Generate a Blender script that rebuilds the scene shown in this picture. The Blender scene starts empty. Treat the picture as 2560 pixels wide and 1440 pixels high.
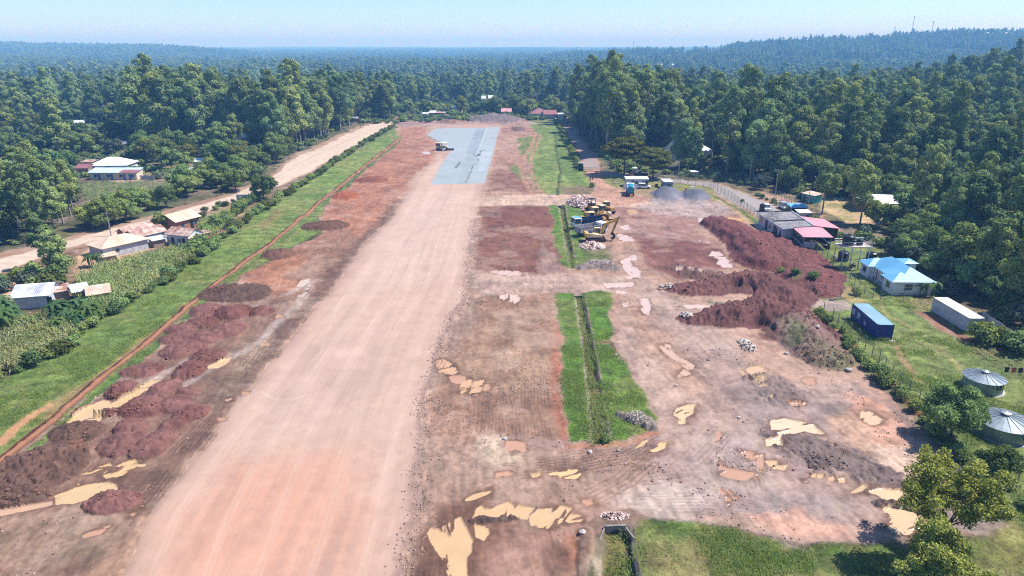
import bpy, bmesh, math, random
import numpy as np
from mathutils import Vector, Matrix
SC = bpy.context.scene
C = SC.collection
RAD = math.radians
random.seed(7)
RNG = np.random.default_rng(11)
# ------------------------------------------------------------------ camera, sky, sun, exposure
CAM_H, FPX, PITCH = 44.0, 1707.0, RAD(19.6)
cam_d = bpy.data.cameras.new('camera'); cam = bpy.data.objects.new('camera', cam_d); C.objects.link(cam)
cam.location = (0, 0, CAM_H); cam.rotation_euler = (RAD(90) - PITCH, 0, 0)
cam_d.lens = 24.0; cam_d.sensor_width = 36.0; cam_d.clip_start = 1.0; cam_d.clip_end = 40000
SC.camera = cam
SUN_EL, SUN_AZ = RAD(57), RAD(78)            # azimuth clockwise from +Y: light from the right
W = bpy.data.worlds.new('World'); SC.world = W; W.use_nodes = True
wn = W.node_tree.nodes; wl = W.node_tree.links
bg = wn['Background']
sky = wn.new('ShaderNodeTexSky'); sky.sky_type = 'NISHITA'; sky.sun_disc = False
sky.sun_elevation = SUN_EL; sky.sun_rotation = SUN_AZ; sky.altitude = 1500; sky.air_density = 1.0; sky.dust_density = 0.6; sky.ozone_density = 2.5
mxs = wn.new('ShaderNodeMix'); mxs.data_type = 'RGBA'; mxs.blend_type = 'MULTIPLY'; mxs.inputs['Factor'].default_value = 1.0
mxs.inputs['B'].default_value = (.68, .78, .93, 1)          # the clear thin blue of this sky
wl.new(sky.outputs[0], mxs.inputs['A']); wl.new(mxs.outputs['Result'], bg.inputs[0]); bg.inputs[1].default_value = 0.13
sun_d = bpy.data.lights.new('sun', 'SUN'); sun_d.energy = 4.7; sun_d.angle = RAD(0.6); sun_d.color = (1.0, 0.97, 0.92)
sun = bpy.data.objects.new('sun', sun_d); C.objects.link(sun)
sdir = Vector((math.sin(SUN_AZ) * math.cos(SUN_EL), math.cos(SUN_AZ) * math.cos(SUN_EL), math.sin(SUN_EL)))
sun.rotation_euler = sdir.to_track_quat('Z', 'Y').to_euler()
SC.view_settings.view_transform = 'Standard'; SC.view_settings.look = 'None'
SC.view_settings.gamma = 1.0; SC.view_settings.exposure = 0.66
SC.render.engine = 'CYCLES'
cy = SC.cycles
cy.use_denoising = False; cy.filter_width = 1.15; cy.max_bounces = 5; cy.diffuse_bounces = 2; cy.glossy_bounces = 2
cy.transmission_bounces = 2; cy.volume_bounces = 1; cy.transparent_max_bounces = 4
cy.use_adaptive_sampling = True; cy.adaptive_threshold = 0.02
cy.sample_clamp_indirect = 4.0

# ------------------------------------------------------------------ helpers
def U(px, py, z=0.0):
    """the point at height z seen at photo pixel (px, py)"""
    u = (px - 1280) / FPX; v = (py - 720) / FPX
    dy = math.cos(PITCH) - v * math.sin(PITCH); dz = -math.sin(PITCH) - v * math.cos(PITCH)
    t = (z - CAM_H) / dz
    return (u * t, dy * t)
def UN(p, z=0.0):
    p = np.asarray(p, float)
    u = (p[:, 0] - 1280) / FPX; v = (p[:, 1] - 720) / FPX
    t = (z - CAM_H) / (-math.sin(PITCH) - v * math.cos(PITCH))
    return np.stack([u * t, (math.cos(PITCH) - v * math.sin(PITCH)) * t], 1)
def lin(c):
    c = np.asarray(c, float) / 255.0
    return np.where(c <= 0.04045, c / 12.92, ((c + 0.055) / 1.055) ** 2.4)
GAIN = 0.66
def col(r, g, b, gain=None):
    """base colour from an observed sRGB colour"""
    a = lin((r, g, b)) * (GAIN if gain is None else gain)
    return (float(a[0]), float(a[1]), float(a[2]), 1.0)
_T = np.random.default_rng(3).random((8, 256, 256))
def vnoise(x, y, k=0):
    xi = np.floor(x).astype(np.int64); yi = np.floor(y).astype(np.int64)
    fx = x - xi; fy = y - yi
    fx = fx * fx * (3 - 2 * fx); fy = fy * fy * (3 - 2 * fy)
    x0 = xi & 255; x1 = (xi + 1) & 255; y0 = yi & 255; y1 = (yi + 1) & 255
    t = _T[k & 7]
    return (t[y0, x0] * (1 - fx) + t[y0, x1] * fx) * (1 - fy) + (t[y1, x0] * (1 - fx) + t[y1, x1] * fx) * fy
def fbm(x, y, s, o=4, k=0, g=0.5):
    """fractal noise in about -1..1 at feature size s metres"""
    r = np.zeros_like(x); a = 1.0; n = 0.0; f = 1.0 / s
    for i in range(o):
        r += a * (vnoise(x * f + 17.3 * i, y * f - 9.1 * i, k + i) * 2 - 1); n += a; a *= g; f *= 2.03
    return r / n * 1.6
def sstep(a, b, x):
    t = np.clip((x - a) / (b - a), 0, 1); return t * t * (3 - 2 * t)

def new_mesh(name, v, f, mat=None, smooth=False, uvs=None):
    me = bpy.data.meshes.new(name)
    v = np.asarray(v, np.float32); f = np.asarray(f, np.int32)
    me.vertices.add(len(v)); me.vertices.foreach_set('co', v.ravel())
    n = f.shape[1]
    me.loops.add(f.size); me.loops.foreach_set('vertex_index', f.ravel())
    me.polygons.add(len(f)); me.polygons.foreach_set('loop_start', np.arange(0, f.size, n, dtype=np.int32))
    if smooth: me.polygons.foreach_set('use_smooth', np.ones(len(f), bool))
    me.update(calc_edges=True)
    if mat is not None: me.materials.append(mat)
    return me
def link(name, me, parent=None, loc=(0, 0, 0), rot=0.0):
    o = bpy.data.objects.new(name, me); C.objects.link(o)
    o.location = loc; o.rotation_euler = (0, 0, rot)
    if parent is not None: o.parent = parent
    return o
def tag(o, label=None, cat=None, group=None, kind=None):
    if label: o['label'] = label
    if cat: o['category'] = cat
    if group: o['group'] = group
    if kind: o['kind'] = kind
    return o
def thing(name, label, cat, loc=(0, 0, 0), rot=0.0, group=None):
    o = bpy.data.objects.new(name, None); C.objects.link(o)
    o.empty_display_size = 0.5
    o.location = loc; o.rotation_euler = (0, 0, rot)
    return tag(o, label, cat, group)
class MB:
    """collects simple solids and links them as one mesh object"""
    def __init__(s): s.v = []; s.f = []
    def add(s, vs, fs):
        b = len(s.v); s.v += [tuple(p) for p in vs]; s.f += [tuple(i + b for i in f) for f in fs]; return s
    def box(s, x0, y0, z0, x1, y1, z1, tx=0.0, ty=0.0):
        """box; tx, ty shrink the top on each side"""
        s.add([(x0, y0, z0), (x1, y0, z0), (x1, y1, z0), (x0, y1, z0),
               (x0 + tx, y0 + ty, z1), (x1 - tx, y0 + ty, z1), (x1 - tx, y1 - ty, z1), (x0 + tx, y1 - ty, z1)],
              [(3, 2, 1, 0), (4, 5, 6, 7), (0, 1, 5, 4), (1, 2, 6, 5), (2, 3, 7, 6), (3, 0, 4, 7)]); return s
    def tube(s, a, b, r0, r1=None, n=8, cap=True):
        r1 = r0 if r1 is None else r1
        a = Vector(a); b = Vector(b); d = (b - a).normalized()
        e = d.orthogonal().normalized(); g = d.cross(e)
        vs = []
        for (p, r) in ((a, r0), (b, r1)):
            for i in range(n):
                t = 2 * math.pi * i / n
                vs.append(p + (e * math.cos(t) + g * math.sin(t)) * r)
        fs = [(i, (i + 1) % n, n + (i + 1) % n, n + i) for i in range(n)]
        if cap: fs += [tuple(range(n - 1, -1, -1)), tuple(range(n, 2 * n))]
        s.add(vs, fs); return s
    def beam(s, a, b, w, h):
        """rectangular bar from a to b, w across and h high"""
        a = Vector(a); b = Vector(b); d = (b - a).normalized()
        side = d.cross(Vector((0, 0, 1)))
        if side.length < 1e-4: side = Vector((1, 0, 0))
        side.normalize(); up = side.cross(d).normalized()
        vs = []
        for p in (a, b):
            for (i, j) in ((-1, -1), (1, -1), (1, 1), (-1, 1)):
                vs.append(p + side * (i * w / 2) + up * (j * h / 2))
        s.add(vs, [(0, 1, 2, 3), (7, 6, 5, 4), (0, 4, 5, 1), (1, 5, 6, 2), (2, 6, 7, 3), (3, 7, 4, 0)]); return s
    def prism(s, pts, y0, y1):
        """polygon in x,z extruded along y"""
        n = len(pts)
        vs = [(p[0], y0, p[1]) for p in pts] + [(p[0], y1, p[1]) for p in pts]
        fs = [tuple(range(n)), tuple(range(2 * n - 1, n - 1, -1))] + [(i + n, (i + 1) % n + n, (i + 1) % n, i) for i in range(n)]
        s.add(vs, fs); return s
    def lathe(s, prof, n=24, c=(0, 0)):
        vs = []; fs = []
        for (r, z) in prof:
            for i in range(n):
                t = 2 * math.pi * i / n; vs.append((c[0] + r * math.cos(t), c[1] + r * math.sin(t), z))
        for j in range(len(prof) - 1):
            for i in range(n):
                fs.append((j * n + i, j * n + (i + 1) % n, (j + 1) * n + (i + 1) % n, (j + 1) * n + i))
        s.add(vs, fs); return s
    def wheel(s, x, y, r, w, n=16):
        s.tube((x, y - w / 2, r), (x, y + w / 2, r), r, r, n); return s
    def build(s, name, mat, parent=None, loc=(0, 0, 0), rot=0.0, bevel=0.0, smooth=False):
        me = bpy.data.meshes.new(name); me.from_pydata(s.v, [], s.f); me.update()
        bm = bmesh.new(); bm.from_mesh(me)
        bmesh.ops.recalc_face_normals(bm, faces=bm.faces)
        if bevel > 0:
            bmesh.ops.bevel(bm, geom=list(bm.edges), offset=bevel, segments=1, affect='EDGES', clamp_overlap=True)
        bm.to_mesh(me); bm.free()
        if smooth:
            for p in me.polygons: p.use_smooth = True
        if isinstance(mat, (list, tuple)):
            for m in mat: me.materials.append(m)
        else: me.materials.append(mat)
        return link(name, me, parent, loc, rot)

# ------------------------------------------------------------------ materials
_M = {}
def mat(name, c, rough=0.7, var=0.18, scale=3.0, metal=0.0, bump=0.0, spec=0.35, c2=None, stretch=None):
    """principled with weathering noise in object space"""
    if name in _M: return _M[name]
    m = bpy.data.materials.new(name); m.use_nodes = True
    n = m.node_tree.nodes; l = m.node_tree.links; b = n['Principled BSDF']
    tc = n.new('ShaderNodeTexCoord'); mp = n.new('ShaderNodeMapping')
    l.new(tc.outputs['Object'], mp.inputs[0])
    if stretch: mp.inputs['Scale'].default_value = stretch
    no = n.new('ShaderNodeTexNoise'); no.inputs['Scale'].default_value = scale; no.inputs['Detail'].default_value = 5
    no.inputs['Roughness'].default_value = 0.6
    l.new(mp.outputs[0], no.inputs['Vector'])
    r = n.new('ShaderNodeValToRGB')
    c = list(c)[:3]
    d = [x * (1 - var) for x in c] if c2 is None else list(c2)[:3]
    e = [min(1, x * (1 + var)) for x in c]
    r.color_ramp.elements[0].position = 0.36; r.color_ramp.elements[0].color = (*d, 1)
    r.color_ramp.elements[1].position = 0.64; r.color_ramp.elements[1].color = (*e, 1)
    l.new(no.outputs[0], r.inputs[0]); l.new(r.outputs[0], b.inputs['Base Color'])
    b.inputs['Roughness'].default_value = rough; b.inputs['Metallic'].default_value = metal
    b.inputs['Specular IOR Level'].default_value = spec
    if bump > 0:
        bp = n.new('ShaderNodeBump'); bp.inputs['Strength'].default_value = 0.6; bp.inputs['Distance'].default_value = bump
        l.new(no.outputs[0], bp.inputs['Height']); l.new(bp.outputs[0], b.inputs['Normal'])
    _M[name] = m; return m
def corr(name, c, c2=None, rough=0.45, pitch=0.25, axis=0, metal=0.0, var=0.12, patch=1.2, depth=0.04):
    """corrugated sheet: ridges across one local axis, weathered"""
    if name in _M: return _M[name]
    m = mat(name, c, rough, var, patch, metal, 0, 0.4, c2)
    n = m.node_tree.nodes; l = m.node_tree.links; b = n['Principled BSDF']
    tc = n.new('ShaderNodeTexCoord'); w = n.new('ShaderNodeTexWave'); w.wave_type = 'BANDS'
    w.bands_direction = 'XYZ'[axis] if axis < 3 else 'DIAGONAL'
    w.inputs['Scale'].default_value = 0.314 / pitch; w.inputs['Distortion'].default_value = 0.0
    l.new(tc.outputs['Object'], w.inputs[0])
    bp = n.new('ShaderNodeBump'); bp.inputs['Strength'].default_value = 0.8; bp.inputs['Distance'].default_value = depth
    l.new(w.outputs[1], bp.inputs['Height']); l.new(bp.outputs[0], b.inputs['Normal'])
    return m
# ------------------------------------------------------------------ the lie of the land
def H(x, y):
    """terrain height in metres"""
    x = np.asarray(x, float); y = np.asarray(y, float)
    d = np.hypot(x, y); az = x / np.maximum(y, 1.0)
    h = -16 * sstep(470, 900, y)
    und = fbm(x, y, 900, 3, 2) * 7 * sstep(600, 2000, d)
    # ridge on the right, falling towards the middle
    top = np.interp(az, [-0.2, 0.0, 0.12, 0.25, 0.36, 0.5, 0.62, 0.8, 1.2], [0, 4, 16, 29, 55, 68, 84, 88, 90])
    top = top + fbm(x, y, 260, 2, 5) * 4
    h = h + top * np.exp(-((y - 2300) / 620.0) ** 2) + und
    # shoulder closer on the right: forest climbs a little
    h = h + 10 * sstep(0.42, 0.8, az) * sstep(120, 420, y) * (1 - sstep(700, 1000, y))
    h = h + 22 * sstep(0.5, 0.75, az) * sstep(300, 560, y) * (1 - sstep(650, 900, y)) * 0.6
    # low hills far off on the left and beyond
    h = h + 46 * sstep(-0.30, -0.52, az) * np.exp(-((y - 3600) / 700.0) ** 2)
    h = h + 14 * np.exp(-((y - 6200) / 1000.0) ** 2) * (0.55 + 0.45 * np.sin(az * 9 + 1.0))
    h = h + 12 * sstep(6500, 11000, y)
    return h
def Hs(x, y): return float(H(np.array([x]), np.array([y]))[0])

# ------------------------------------------------------------------ near ground: one fine sheet, split by what covers it
NR, NC = 700, 1120
vmax, vmin = (1500 - 720) / FPX, (262 - 720) / FPX
vv = np.linspace(vmax, vmin, NR)
aa = PITCH + np.arctan(vv)
dist = CAM_H / np.tan(aa)
zc = dist * math.cos(PITCH) + CAM_H * math.sin(PITCH)
uu = np.linspace(-0.84, 0.84, NC)
GX = (zc[:, None] * uu[None, :]); GY = np.repeat(dist[:, None], NC, 1)
NV = NR * NC
X = GX.ravel(); Y = GY.ravel()
# warped coordinates give every outline an uneven edge
wa = np.clip(0.35 + Y / 400, 0.3, 1.2)
WX = X + wa * (fbm(X, Y, 3.0, 4, 0) * 0.9 + fbm(X, Y, 11, 2, 3) * 1.1)
WY = Y + wa * (fbm(X, Y, 3.0, 4, 1) * 0.9 + fbm(X, Y, 11, 2, 4) * 1.1)
N_S = fbm(X, Y, 0.9, 3, 2); N_M = fbm(X, Y, 5, 4, 5); N_L = fbm(X, Y, 28, 4, 6); N_XL = fbm(X, Y, 90, 3, 1)
COL = np.zeros((NV, 3)); CLS = np.zeros(NV, np.int32); HGT = np.zeros(NV); RGH = np.full(NV, 0.9)
MSK = np.zeros(NV)              # 1 where plants grow, used for fine colour noise
CLASSES = ['ground']
def cls(name):
    if name not in CLASSES: CLASSES.append(name)
    return CLASSES.index(name)
def sdf(poly, x, y):
    """signed distance, positive inside"""
    d = np.full(x.shape, 1e18); ins = np.zeros(x.shape, bool); n = len(poly)
    for i in range(n):
        ax, ay = poly[i]; bx, by = poly[(i + 1) % n]
        ex, ey = bx - ax, by - ay; wx, wy = x - ax, y - ay
        t = np.clip((wx * ex + wy * ey) / (ex * ex + ey * ey + 1e-12), 0, 1)
        d = np.minimum(d, (wx - ex * t) ** 2 + (wy - ey * t) ** 2)
        c = ((ay > y) != (by > y)) & (x < (bx - ax) * (y - ay) / (by - ay + 1e-12) + ax)
        ins ^= c
    return np.where(ins, 1, -1) * np.sqrt(d)
def ldist(line, x, y):
    d = np.full(x.shape, 1e18)
    for i in range(len(line) - 1):
        ax, ay = line[i]; bx, by = line[i + 1]
        ex, ey = bx - ax, by - ay; wx, wy = x - ax, y - ay
        t = np.clip((wx * ex + wy * ey) / (ex * ex + ey * ey + 1e-12), 0, 1)
        d = np.minimum(d, (wx - ex * t) ** 2 + (wy - ey * t) ** 2)
    return np.sqrt(d)
def pick(P, pad, x=None, y=None):
    lo = P.min(0) - pad; hi = P.max(0) + pad
    return np.nonzero((X > lo[0]) & (X < hi[0]) & (Y > lo[1]) & (Y < hi[1]))[0]
def area(poly, c, name=None, soft=0.25, warp=1.0, alpha=1.0, h=None, rough=None, veg=None, fingers=None, brk=0.0, var=0.1, c2=None, island=0.0, grow=0.0):
    """paint one patch of ground: photo-pixel outline -> points on the ground"""
    P = UN(poly); i = pick(P, soft + 6)
    if len(i) == 0: return
    x = X[i] + (WX[i] - X[i]) * warp; y = Y[i] + (WY[i] - Y[i]) * warp
    d = sdf(P, x, y)
    if fingers is not None:         # wheel-rut fingers along a direction
        ang, amp, per = fingers
        ca, sa = math.cos(RAD(ang)), math.sin(RAD(ang))
        q = (-X[i] * sa + Y[i] * ca); a = (X[i] * ca + Y[i] * sa)
        d = d - amp * np.clip(fbm(a / 6, q, per, 2, 3) + 0.1, 0, 2)
    d = d + grow
    if brk: d = d - brk * np.clip(N_S[i] + N_M[i] * 0.6, 0, 3)
    if island:
        ang = RAD(fingers[0] if fingers else 25); q = -X[i] * math.sin(ang) + Y[i] * math.cos(ang); a = X[i] * math.cos(ang) + Y[i] * math.sin(ang)
        d = d - island * 5.0 * np.clip(fbm(a / 5, q, .55, 3, 6) - .30, 0, 1)
    w = sstep(-soft, soft, d) * alpha
    cc = lin(c)[None, :] * GAIN * (1 + var * N_M[i] + 0.5 * var * N_L[i] + 0.35 * var * N_S[i])[:, None]
    if c2 is not None:
        t = sstep(-0.35, 0.35, N_M[i] * 0.7 + N_L[i] * 0.5)[:, None]
        cc = cc * (1 - t) + lin(c2)[None, :] * GAIN * (1 + var * N_S[i])[:, None] * t
    COL[i] = COL[i] * (1 - w[:, None]) + cc * w[:, None]
    if rough is not None: RGH[i] = RGH[i] * (1 - w) + rough * w
    if veg is not None: MSK[i] = MSK[i] * (1 - w) + veg * w
    if h is not None: HGT[i] = HGT[i] * (1 - w) + h * w
    if name is not None: CLS[i[w > 0.5]] = cls(name)
def stroke(line, width, c, name=None, soft=0.15, alpha=1.0, h=0.0, brk=0.5, warp=0.35, rough=None, veg=None, var=0.08):
    P = UN(line); i = pick(P, width + 3)
    if len(i) == 0: return
    x = X[i] + (WX[i] - X[i]) * warp; y = Y[i] + (WY[i] - Y[i]) * warp
    d = width / 2 - ldist(P, x, y) - brk * width * 0.5 * np.clip(N_S[i] * 0.8 + N_M[i] * 0.5, -0.3, 2)
    w = sstep(-soft, soft, d) * alpha
    cc = lin(c)[None, :] * GAIN * (1 + var * N_S[i])[:, None]
    COL[i] = COL[i] * (1 - w[:, None]) + cc * w[:, None]
    if rough is not None: RGH[i] = RGH[i] * (1 - w) + rough * w
    if veg is not None: MSK[i] = MSK[i] * (1 - w) + veg * w
    if h: HGT[i] += h * w
    if name is not None: CLS[i[w > 0.5]] = cls(name)
def ruts(line, spacing, n, width, c, alpha=0.6, h=-0.08, brk=0.5):
    """parallel wheel marks along a line"""
    P = UN(line); i = pick(P, spacing * n + 2)
    if len(i) == 0: return
    x = X[i] + (WX[i] - X[i]) * 0.25; y = Y[i] + (WY[i] - Y[i]) * 0.25
    d = ldist(P, x, y)
    side = np.zeros(len(i)); best = np.full(len(i), 1e18)
    for k in range(len(P) - 1):
        ax, ay = P[k]; bx, by = P[k + 1]; ex, ey = bx - ax, by - ay; L = math.hypot(ex, ey) + 1e-9
        t = ((x - ax) * ex + (y - ay) * ey) / L / L
        on = (t > -0.02) & (t < 1.02)
        s = (ex * (y - ay) - ey * (x - ax)) / L
        m = on & (np.abs(s) < best); best[m] = np.abs(s[m]); side[m] = s[m]
    ok = best < 1e17
    ph = (side + spacing * n / 2) / spacing
    near = np.abs(ph - np.round(ph)) * spacing
    w = sstep(width, width * 0.4, near) * ok * (np.abs(side) < spacing * n / 2 + width)
    w = w * sstep(-brk, 0.15, N_M[i] + 0.5 * N_S[i] + 0.25) * alpha
    COL[i] = COL[i] * (1 - w[:, None]) + (lin(c) * GAIN)[None, :] * w[:, None]
    HGT[i] += h * w
def blob(px, py, w, hpx, height, c, name, p=1.5, lump=0.25, c2=None, rot=0.0, flat=0.0):
    """heap of earth or stone: centre and full extents in photo pixels"""
    cx, cy = U(px, py); x0 = U(px - w / 2, py)[0]; x1 = U(px + w / 2, py)[0]
    y0 = U(px, py + hpx / 2)[1]; y1 = U(px, py - hpx / 2)[1]
    cy = (y0 + y1) / 2; rx = (x1 - x0) / 2; ry = (y1 - y0) / 2
    i = np.nonzero((np.abs(X - cx) < rx * 1.8 + 1) & (np.abs(Y - cy) < ry * 1.8 + 1))[0]
    if len(i) == 0: return
    x = (WX[i] * 0.6 + X[i] * 0.4 - cx); y = (WY[i] * 0.6 + Y[i] * 0.4 - cy)
    ca, sa = math.cos(rot), math.sin(rot)
    x, y = x * ca + y * sa, -x * sa + y * ca
    r = np.hypot(x / rx, y / ry)
    prof = np.clip(1 - r, 0, 1)
    prof = np.where(prof > flat, flat + (prof - flat) * (1 - flat) if flat else prof, prof)
    prof = 1 - (1 - np.clip(prof * 1.25, 0, 1)) ** p
    hh = height * prof * (1 + 0.25 * N_M[i])
    hh = hh + lump * sstep(0, 0.3, prof) * (np.abs(N_S[i]) * 0.7 + 0.3 * N_M[i])
    w_ = sstep(0.02, 0.16, prof)
    HGT[i] = np.maximum(HGT[i], hh)
    cc = lin(c)[None, :] * GAIN * (1 + 0.14 * N_S[i] + 0.1 * N_M[i])[:, None]
    if c2 is not None:
        t = sstep(0.0, 0.5, N_M[i])[:, None]; cc = cc * (1 - t) + lin(c2)[None, :] * GAIN * t
    COL[i] = COL[i] * (1 - w_[:, None]) + cc * w_[:, None]
    MSK[i] *= 1 - w_; RGH[i] = RGH[i] * (1 - w_) + 0.95 * w_
    CLS[i[w_ > 0.5]] = cls(name)
# ------------------------------------------------------------------ painting the ground, from the back to the detail
t_ = sstep(-0.3, 0.4, N_L + 0.4 * N_M)[:, None]
COL[:] = (lin((84, 96, 58)) * GAIN)[None] * (1 - t_) + (lin((112, 112, 76)) * GAIN)[None] * t_
COL *= (1 + 0.2 * N_M + 0.15 * N_S)[:, None]; MSK[:] = 0.9
BIG = 4000
# village yards and fields left of the runway
area([(-400,640),(0,640),(240,600),(470,530),(700,462),(880,370),(985,312),(900,365),(800,435),(640,535),(490,650),(340,750),(200,850),(0,960),(-400,1150)], (112,118,72), veg=.8, soft=.6, c2=(140,122,90))
area([(195,640),(230,610),(300,600),(400,580),(470,560),(520,575),(505,600),(440,600),(330,640),(240,690),(200,680)], (192,158,130), veg=.1, soft=.5)
area([(0,700),(120,690),(150,720),(60,760),(0,740)], (190,160,135), veg=.1, soft=.5)
area([(495,545),(520,525),(580,510),(632,505),(635,525),(600,545),(560,552),(510,556)], (140,140,88), veg=.6, soft=.4, c2=(165,152,100))
area([(430,590),(500,575),(520,598),(450,605)], (190,140,115), soft=.3)
area([(0,800),(160,770),(260,730),(330,700),(480,640),(500,640),(430,690),(340,750),(200,850),(60,920),(0,950)], (92,110,58), veg=1, soft=.6)
for P_ in ([(205,455),(350,450),(470,460),(430,500),(330,520),(215,500)], [(355,540),(400,500),(470,505),(380,545)]):
    area(P_, (98,118,74), veg=.9, soft=.5)
area([(240,440),(350,445),(420,450),(300,455)], (190,165,140), soft=.5)
area([(205,300),(330,300),(330,345),(230,340)], (118,140,84), veg=.8, soft=1.5)
area([(340,410),(520,400),(560,440),(420,450)], (126,128,84), veg=.7, soft=1.5)
area([(540,350),(700,350),(760,370),(640,420),(520,400)], (128,126,80), veg=.7, soft=1.5)
# dirt road on the left
area([(1000,300),(930,306),(868,328),(800,360),(745,383),(690,425),(640,452),(560,486),(470,512),(380,540),(300,556),(220,580),(150,600),(0,632),(-400,745),(-400,825),(0,690),(150,632),(225,612),(300,596),(380,574),(450,552),(540,526),(620,496),(700,466),(780,432),(880,372),(975,318)], (186,152,128), 'dirt_road', soft=.6, veg=0, c2=(170,128,104))
area([(985,304),(930,310),(872,334),(806,366),(750,389),(700,428),(648,457),(565,492),(475,518),(382,548),(300,566),(222,588),(150,608),(0,645),(-400,760),(-400,812),(0,682),(150,625),(225,605),(300,590),(380,566),(450,546),(540,521),(620,491),(700,462),(780,428),(880,368),(970,316)], (222,196,176), 'dirt_road', soft=.5, var=.05)
stroke([(970,311),(875,348),(760,402),(660,462),(560,502),(380,557),(220,598)], 1.0, (205,172,150), 'dirt_road', alpha=.5, soft=.5)
# grass verge between the hedge and the works
area([(1000,312),(915,360),(800,430),(700,495),(640,530),(555,595),(485,648),(425,688),(335,748),(225,808),(190,850),(95,905),(45,930),(-10,965),(-400,1170),(-400,1500),(0,1175),(60,1105),(200,1000),(300,935),(400,858),(440,808),(500,768),(560,722),(600,690),(690,648),(745,608),(790,580),(800,530),(830,480),(880,455),(905,425),(1000,345)], (110,146,66), 'grass', soft=.35, veg=1, var=.14, c2=(130,158,78))
for P_ in ([(560,700),(700,600),(760,550),(770,556),(640,660),(590,700)], [(300,930),(430,815),(520,750),(500,770),(330,940),(260,985)], [(640,560),(700,520),(720,528),(650,580)]):
    area(P_, (136,128,76), 'grass', soft=1.2, veg=.7, alpha=.7, brk=.6)
for P_ in ([(0,1090),(60,1040),(120,1010),(130,1018),(70,1060),(0,1125),(-200,1250),(-200,1190)], [(270,915),(330,870),(350,868),(300,915),(285,935)]):
    area(P_, (200,146,100), 'grass', soft=.3, veg=.1, brk=.2)
area([(120,1010),(250,925),(300,880),(440,790),(470,760),(480,765),(300,905),(200,980),(100,1060),(80,1050)], (148,124,84), 'grass', soft=.7, veg=.5, alpha=.75, brk=.5)
# the earth of the building site
area([(985,312),(1060,300),(1200,300),(1350,305),(1330,345),(1328,420),(1350,487),(1420,489),(1482,487),(1480,450),(1462,425),(1502,425),(1545,468),(1600,482),(1700,480),(1775,490),(1835,522),(1885,560),(1925,590),(1975,640),(2030,690),(2045,730),(2040,780),(2110,850),(2200,930),(2290,1035),(2345,1110),(2345,1290),(2470,1300),(2525,1310),(2515,1335),(2450,1347),(2200,1342),(2000,1355),(1900,1332),(1780,1312),(1600,1290),(1560,1290),(1500,1330),(1460,1420),(1455,1500),(1000,1520),(-400,1520),(-400,1420),(0,1180),(60,1110),(200,1005),(300,945),(400,866),(440,815),(500,775),(560,728),(600,697),(690,655),(745,615),(795,588),(805,535),(835,487),(885,462),(910,432),(1000,352)],
     (176,142,132), 'ground', soft=.35, veg=0, var=.1, c2=(162,128,116))
# left side of the runway: red and brown soils
area([(1000,345),(1060,318),(1085,330),(1060,350),(1095,372),(1080,410),(1040,440),(1000,490),(960,540),(900,600),(850,660),(790,720),(720,760),(640,720),(600,700),(690,655),(745,615),(795,588),(805,535),(835,487),(885,462),(910,432)], (176,122,100), soft=1.2, var=.1, c2=(160,110,92))
area([(600,690),(700,650),(800,610),(850,600),(880,620),(820,700),(740,700),(640,690)], (172,118,92), soft=1, c2=(150,104,90))
area([(1000,312),(1060,300),(1060,330),(1085,352),(1110,358),(1040,372),(1000,345)], (176,122,104), soft=1, c2=(160,118,108))
area([(760,620),(830,560),(900,590),(960,540),(1000,500),(950,570),(870,660),(800,750),(740,810),(690,880),(650,860),(720,780)], (140,108,98), soft=2.0, alpha=.7, brk=1.0)
area([(-400,1300),(0,1160),(100,1080),(300,950),(420,860),(520,770),(640,740),(760,730),(720,800),(690,840),(620,960),(540,1060),(420,1190),(330,1310),(280,1500),(-400,1520)], (142,112,102), soft=1.2, var=.1, c2=(128,98,90))
area([(560,880),(660,830),(720,800),(700,870),(640,960),(560,1030),(500,1050),(540,960),(600,900)], (134,112,102), soft=1, c2=(146,124,112))
area([(0,1300),(150,1280),(300,1290),(330,1330),(250,1400),(0,1440),(-300,1500),(-300,1400)], (140,118,106), soft=1, c2=(160,132,122))
area([(250,1400),(350,1300),(420,1260),(330,1400),(300,1500),(150,1500)], (170,136,118), soft=1, alpha=.7)
for L_ in ([(1000,500),(950,560),(870,640),(800,730),(735,800),(680,870),(590,1000),(500,1090),(420,1180),(350,1270)],):
    stroke(L_, 2.6, (112,86,80), soft=.6, alpha=.65, brk=1.1, h=-.06)
    ruts(L_, .5, 7, .16, (88,66,62), alpha=.5, h=-.07)
for L_ in ([(740,770),(700,800),(640,860),(560,905),(480,955),(420,985)], [(715,735),(780,705),(740,770)], [(530,880),(430,920),(330,985)]):
    stroke(L_, 1.5, (176,162,166), soft=.5, alpha=.7, brk=.8)
# right of the strip
area([(1245,318),(1360,305),(1330,350),(1325,420),(1345,485),(1215,480),(1225,440),(1240,380)], (160,122,112), soft=1, c2=(172,136,128), brk=.3)
area([(1235,430),(1300,425),(1330,460),(1340,482),(1225,478)], (134,92,84), soft=1, alpha=.8)
for P_ in ([(1292,345),(1330,340),(1345,352),(1320,368),(1330,395),(1300,385)], [(1265,420),(1290,412),(1320,440),(1310,455),(1290,440)]):
    area(P_, (112,138,70), 'grass', soft=.8, veg=1, brk=.6)
area([(1330,310),(1392,308),(1412,360),(1432,400),(1462,432),(1478,455),(1482,487),(1360,487),(1328,440),(1322,375),(1340,345)], (114,148,72), 'grass', soft=.5, veg=1, var=.14, c2=(132,160,84))
area([(1395,310),(1430,400),(1450,440),(1470,480),(1440,487),(1400,420),(1385,350)], (104,140,66), 'grass', soft=1, veg=1)
stroke([(1340,330),(1325,370),(1300,420),(1310,450),(1335,490)], 1.6, (168,130,108), 'ground', soft=.4, brk=.7, veg=0)
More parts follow.
